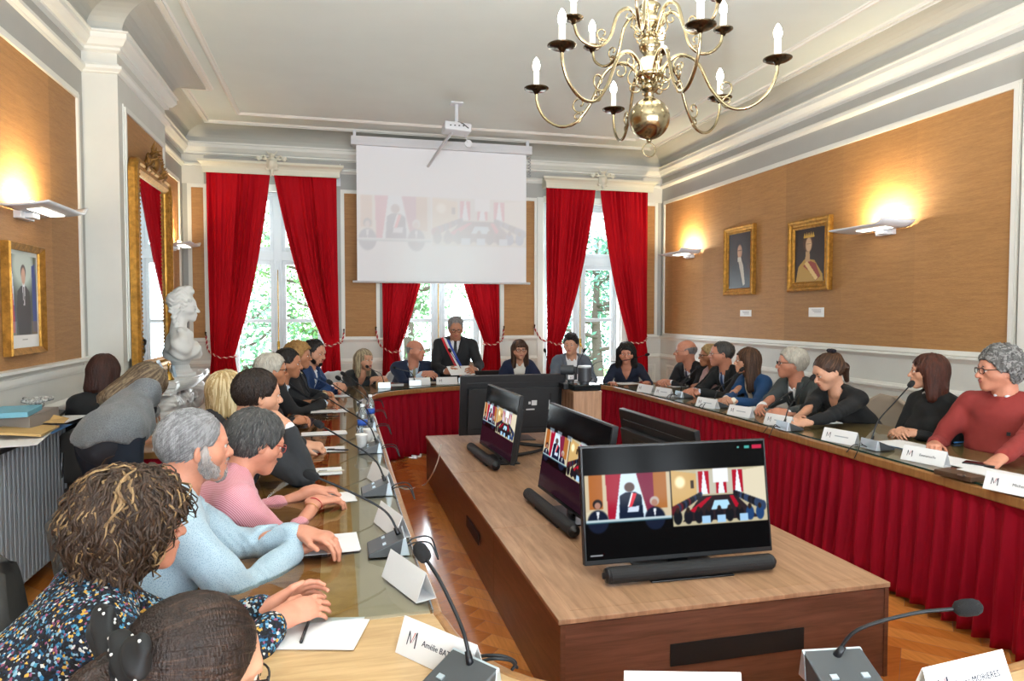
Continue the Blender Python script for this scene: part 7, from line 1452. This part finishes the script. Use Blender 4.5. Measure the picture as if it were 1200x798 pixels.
rw('man with receding hair and glasses in a black suit and blue tie', 845, 415, 7.2, -66, -98, W(810, 450, 6.95), cloth='jacket', skin='rosy', hair=('short', 0), hairm=HGD, hairo=dict(L=.035, n=300, th=.007, sw=.004, front=.098), glasses=(GS, .0018), colr='15171a', shirt='c8d4ec', tie=mat('tie_blue', '24406c', .5), seed=29, hs=1.1, wide=1.08, fat=1.1, openv=.30)
rw('woman with long brown hair in a royal blue jacket and cream top', 875, 423, 6.6, -64, -96, W(848, 459, 6.25), cloth='jacket', sex='f', skin='light', hair=('long', 0), hairm=HBR, hairo=dict(len=.26, L=.36, n=400, grav=1.4, jit=.10, lift=.003, sw=.006, th=.012, hl=.3), colr='16406c', shirt='e6dccc', seed=30, lapel=False, hs=1.02, openv=.34, vw=.065)
rw('white haired man with dark glasses in a grey suit and white shirt', 927, 426, 6.0, -68, -98, W(900, 474, 5.6), hw=.16, cloth='jacket', skin='rosy', hair=('short', 0), hairm=HW, hairo=dict(L=.07, n=500, th=.018, jit=.3, lift=.003, sw=.005, back=-.09), glasses=(GB, .0026), colr='3c4244', shirt='ecedef', tie=mat('tie_dark', '2a2e34', .5), seed=31, hs=1.08, wide=1.05, openv=.30)
p = rw('woman with tied back brown hair in a black top looking down', 970, 436, 5.35, -82, -100, W(930, 477, 5.0), -24, cloth='vneck', sex='f', skin='light', kind='beige', hair=('bun', 0), hairm=HBR, hairo=dict(L=.12, n=450, th=.010, to=(0, -.10, .09), crown=(0, .05, .1), bun=(0, -.10, .07), bunr=.03, jit=.15, sw=.004, hl=.4, extra=[((0, -.09, .05), (.0, -.13, -.02), .035, .030, .02), ((0, -.13, -.02), (.02, -.12, -.12), .030, .018, .02)]), colr='0e0f12', seed=32, hs=1.08, fat=1.35, wide=1.1)
fr = p['fr']; mb = MB(); mb.ball(fr.w((0, -.085, .125)), (.035, .03, .022), 10); mb.ball(fr.w((.03, -.085, .13)), (.02, .02, .016), 8); mb.ball(fr.w((-.03, -.085, .13)), (.02, .02, .016), 8); mb.build('hair_scrunchie', mat('scrunchie', '17121c', .9), p['o'], smooth=True)
rw('woman with shoulder length auburn hair in a black sweater', 1087, 436, 4.72, -50, -92, V(3.62, 3.80, .70), 0, cloth='sweater', sex='f', skin='light', kind='dark', hair=('bob', 0), hairm=HAU, hairo=dict(len=.17, L=.26, n=500, grav=1.4, jit=.10, lift=.003, sw=.005, th=.014, part=1), colr='0d0e10', shirt='e4e4e4', seed=33, hs=1.0, fat=1.15, lips=LIPS)
f = dirv(-112); p = person('man with curly grey hair and glasses in a brick red sweater', W(1170, 434, 4.2), -66, -3, 0, body=-112, hands=(V(3.50, 2.98, .80), V(3.52, 3.42, .80)), cloth='sweater', skin='rosy', hair=('curly', 0), hairm=HSP, hairo=dict(L=.05, th=.014, top=.026, n=700, curl=1.0, lift=.005, jit=.5, grav=.1, back=-.09, temple=.0, front=.072, sw=.0045, hl=.4), glasses=(GB, .0022), colr='862a26', shirt='c8ccd4', w=3.6, seed=34, hs=1.07, wide=1.1, fat=1.15); seat(p, 'dark', 'dark chair of the man in the red sweater')
base = p['torso'](SDF(), .012); P = ribbon(base, [[p['N'] - p['u'] * (.20 + .022 * i) + p['rt'] * (-.075 + .02 * j) for j in range(2)] for i in range(2)], p['ft'], .010); mb = MB(); mb.grid(P); mb.build('chest_badge', mat('badge', '16181e', .4), p['jo'], solid=.002)
# staff
hc = W(172, 452, 4.30); p = person('woman in a grey tweed jacket and dark jeans bending over the staff table', hc, 40, -58, 0, body=24, extra_mat=pattern('tweed', '7a7e82', '5c6064', 'noise', 240), hem=-.02, hands=(V(-1.12, 4.95, .80), W(181, 491, 4.72)), elbow=[None, V(-.05, -.15, -1)], cloth='open', sex='f', skin='light', hair=('long', 0), hairm=HASH[:1] + [hairmat('ash_dark', '4a3c30', '6e5c4a')], hairo=dict(len=.22, L=.32, n=500, grav=1.2, jit=.15, lift=.003, sw=.006, th=.014, hl=.6), colr='6c7074', shirt='2a2c34', w=4, seed=35, pose='stand', pelvis=V(-1.22, 4.22, .90), pants='16202e', hs=1.05, wide=1.05, handcurl=.3, fat=1.1, cuff=False, lapel=False)
mb = MB(); e_ = p['joints'][1][1]; mb.ball(e_ + nrm(V(.3, -1, -.2)) * .030, (.034, .034, .045), 12); mb.build('elbow_patch', mat('patch_navy', '14161f', .9), p['jo'], smooth=True)
p = person('seated person with dark auburn hair behind the stooping woman', W(123, 436, 4.75), 14, -10, 0, body=-8, cloth='sweater', sex='f', skin='light', hair=('bob', 0), hairm=[hairmat('mahogany', '28140f', '442218')], hairo=dict(len=.12, L=.24, n=400, grav=1.3, jit=.08, lift=.002, sw=.006, th=.008), colr='16171a', shirt=None, w=4.8, seed=36); seat(p, 'dark', 'chair of the person behind the stooping woman')
# ---------------------------------------------------------------- light and camera
sc = bpy.context.scene
wd = bpy.data.worlds.new('sky'); sc.world = wd; wd.use_nodes = True; nt = wd.node_tree; bg = nt.nodes['Background']; bg.inputs[1].default_value = 6.0
tc = N(nt, 'ShaderNodeTexCoord'); sx = N(nt, 'ShaderNodeSeparateXYZ'); nt.links.new(tc.outputs['Generated'], sx.inputs[0]); cr = N(nt, 'ShaderNodeValToRGB'); cr.color_ramp.elements[0].position = .45; cr.color_ramp.elements[0].color = (.55, .62, .66, 1); cr.color_ramp.elements[1].position = .75; cr.color_ramp.elements[1].color = (.80, .90, 1, 1); nt.links.new(sx.outputs[2], cr.inputs[0]); nt.links.new(cr.outputs[0], bg.inputs[0])
def area(name, loc, rot, sx_, sy_, e, c):
    l = bpy.data.lights.new(name, 'AREA'); l.shape = 'RECTANGLE'; l.size = sx_; l.size_y = sy_; l.energy = e; l.color = c; o = bpy.data.objects.new(name, l); COL.objects.link(o); o.location = loc; o.rotation_euler = rot; return o
for a, b in WINX: area('window_daylight', ((a + b) / 2, YB + .30, 1.7), (-math.pi / 2, 0, 0), b - a - .1, 2.9, 75, (.84, .92, 1))
for a, b in ((-.9, .5), (1.0, 2.4), (2.9, 4.3)): area('rear_fill_light', ((a + b) / 2, YR - .32, 1.9), (math.pi / 2 + .22, 0, 0), b - a, 3.0, 200, (.86, .93, 1))  # added fill lights behind the camera that brighten the whole room
fl = bpy.data.lights.new('bounced_camera_flash', 'SPOT'); fl.energy = 1250; fl.spot_size = 2.3; fl.spot_blend = 1; fl.shadow_soft_size = .07; fl.color = (.97, .98, 1); fo = bpy.data.objects.new('bounced_camera_flash', fl); COL.objects.link(fo); fo.location = (-.15, -.15, 1.95); fo.rotation_euler = Vector((.9, 1.5, 2.4)).to_track_quat('-Z', 'Y').to_euler()
s = bpy.data.lights.new('sun', 'SUN'); s.energy = 4; s.angle = .02; s.color = (1, .95, .86); o = bpy.data.objects.new('sun', s); COL.objects.link(o); o.rotation_euler = (math.radians(38), math.radians(-8), math.radians(160))
cam = bpy.data.cameras.new('camera'); co = bpy.data.objects.new('camera', cam); COL.objects.link(co); sc.camera = co
cam.sensor_fit = 'HORIZONTAL'; cam.sensor_width = 36; cam.lens = 36 * F / 1200; cam.clip_start = .05; cam.clip_end = 200
Mx = Matrix(((RGT[0], UPV[0], -FWD[0], CAM[0]), (RGT[1], UPV[1], -FWD[1], CAM[1]), (RGT[2], UPV[2], -FWD[2], CAM[2]), (0, 0, 0, 1))); co.matrix_world = Mx
sc.view_settings.view_transform = 'Standard'; sc.view_settings.look = 'None'; sc.view_settings.gamma = 1; sc.view_settings.use_curve_mapping = False; sc.view_settings.exposure = 0.28
sc.cycles.use_denoising = True; sc.cycles.max_bounces = 7; sc.cycles.diffuse_bounces = 4; sc.cycles.glossy_bounces = 3; sc.cycles.transmission_bounces = 5; sc.cycles.transparent_max_bounces = 8; sc.cycles.sample_clamp_indirect = 6; sc.cycles.caustics_reflective = False; sc.cycles.caustics_refractive = False
for o in bpy.data.objects:
    if '_o' in o: del o['_o']
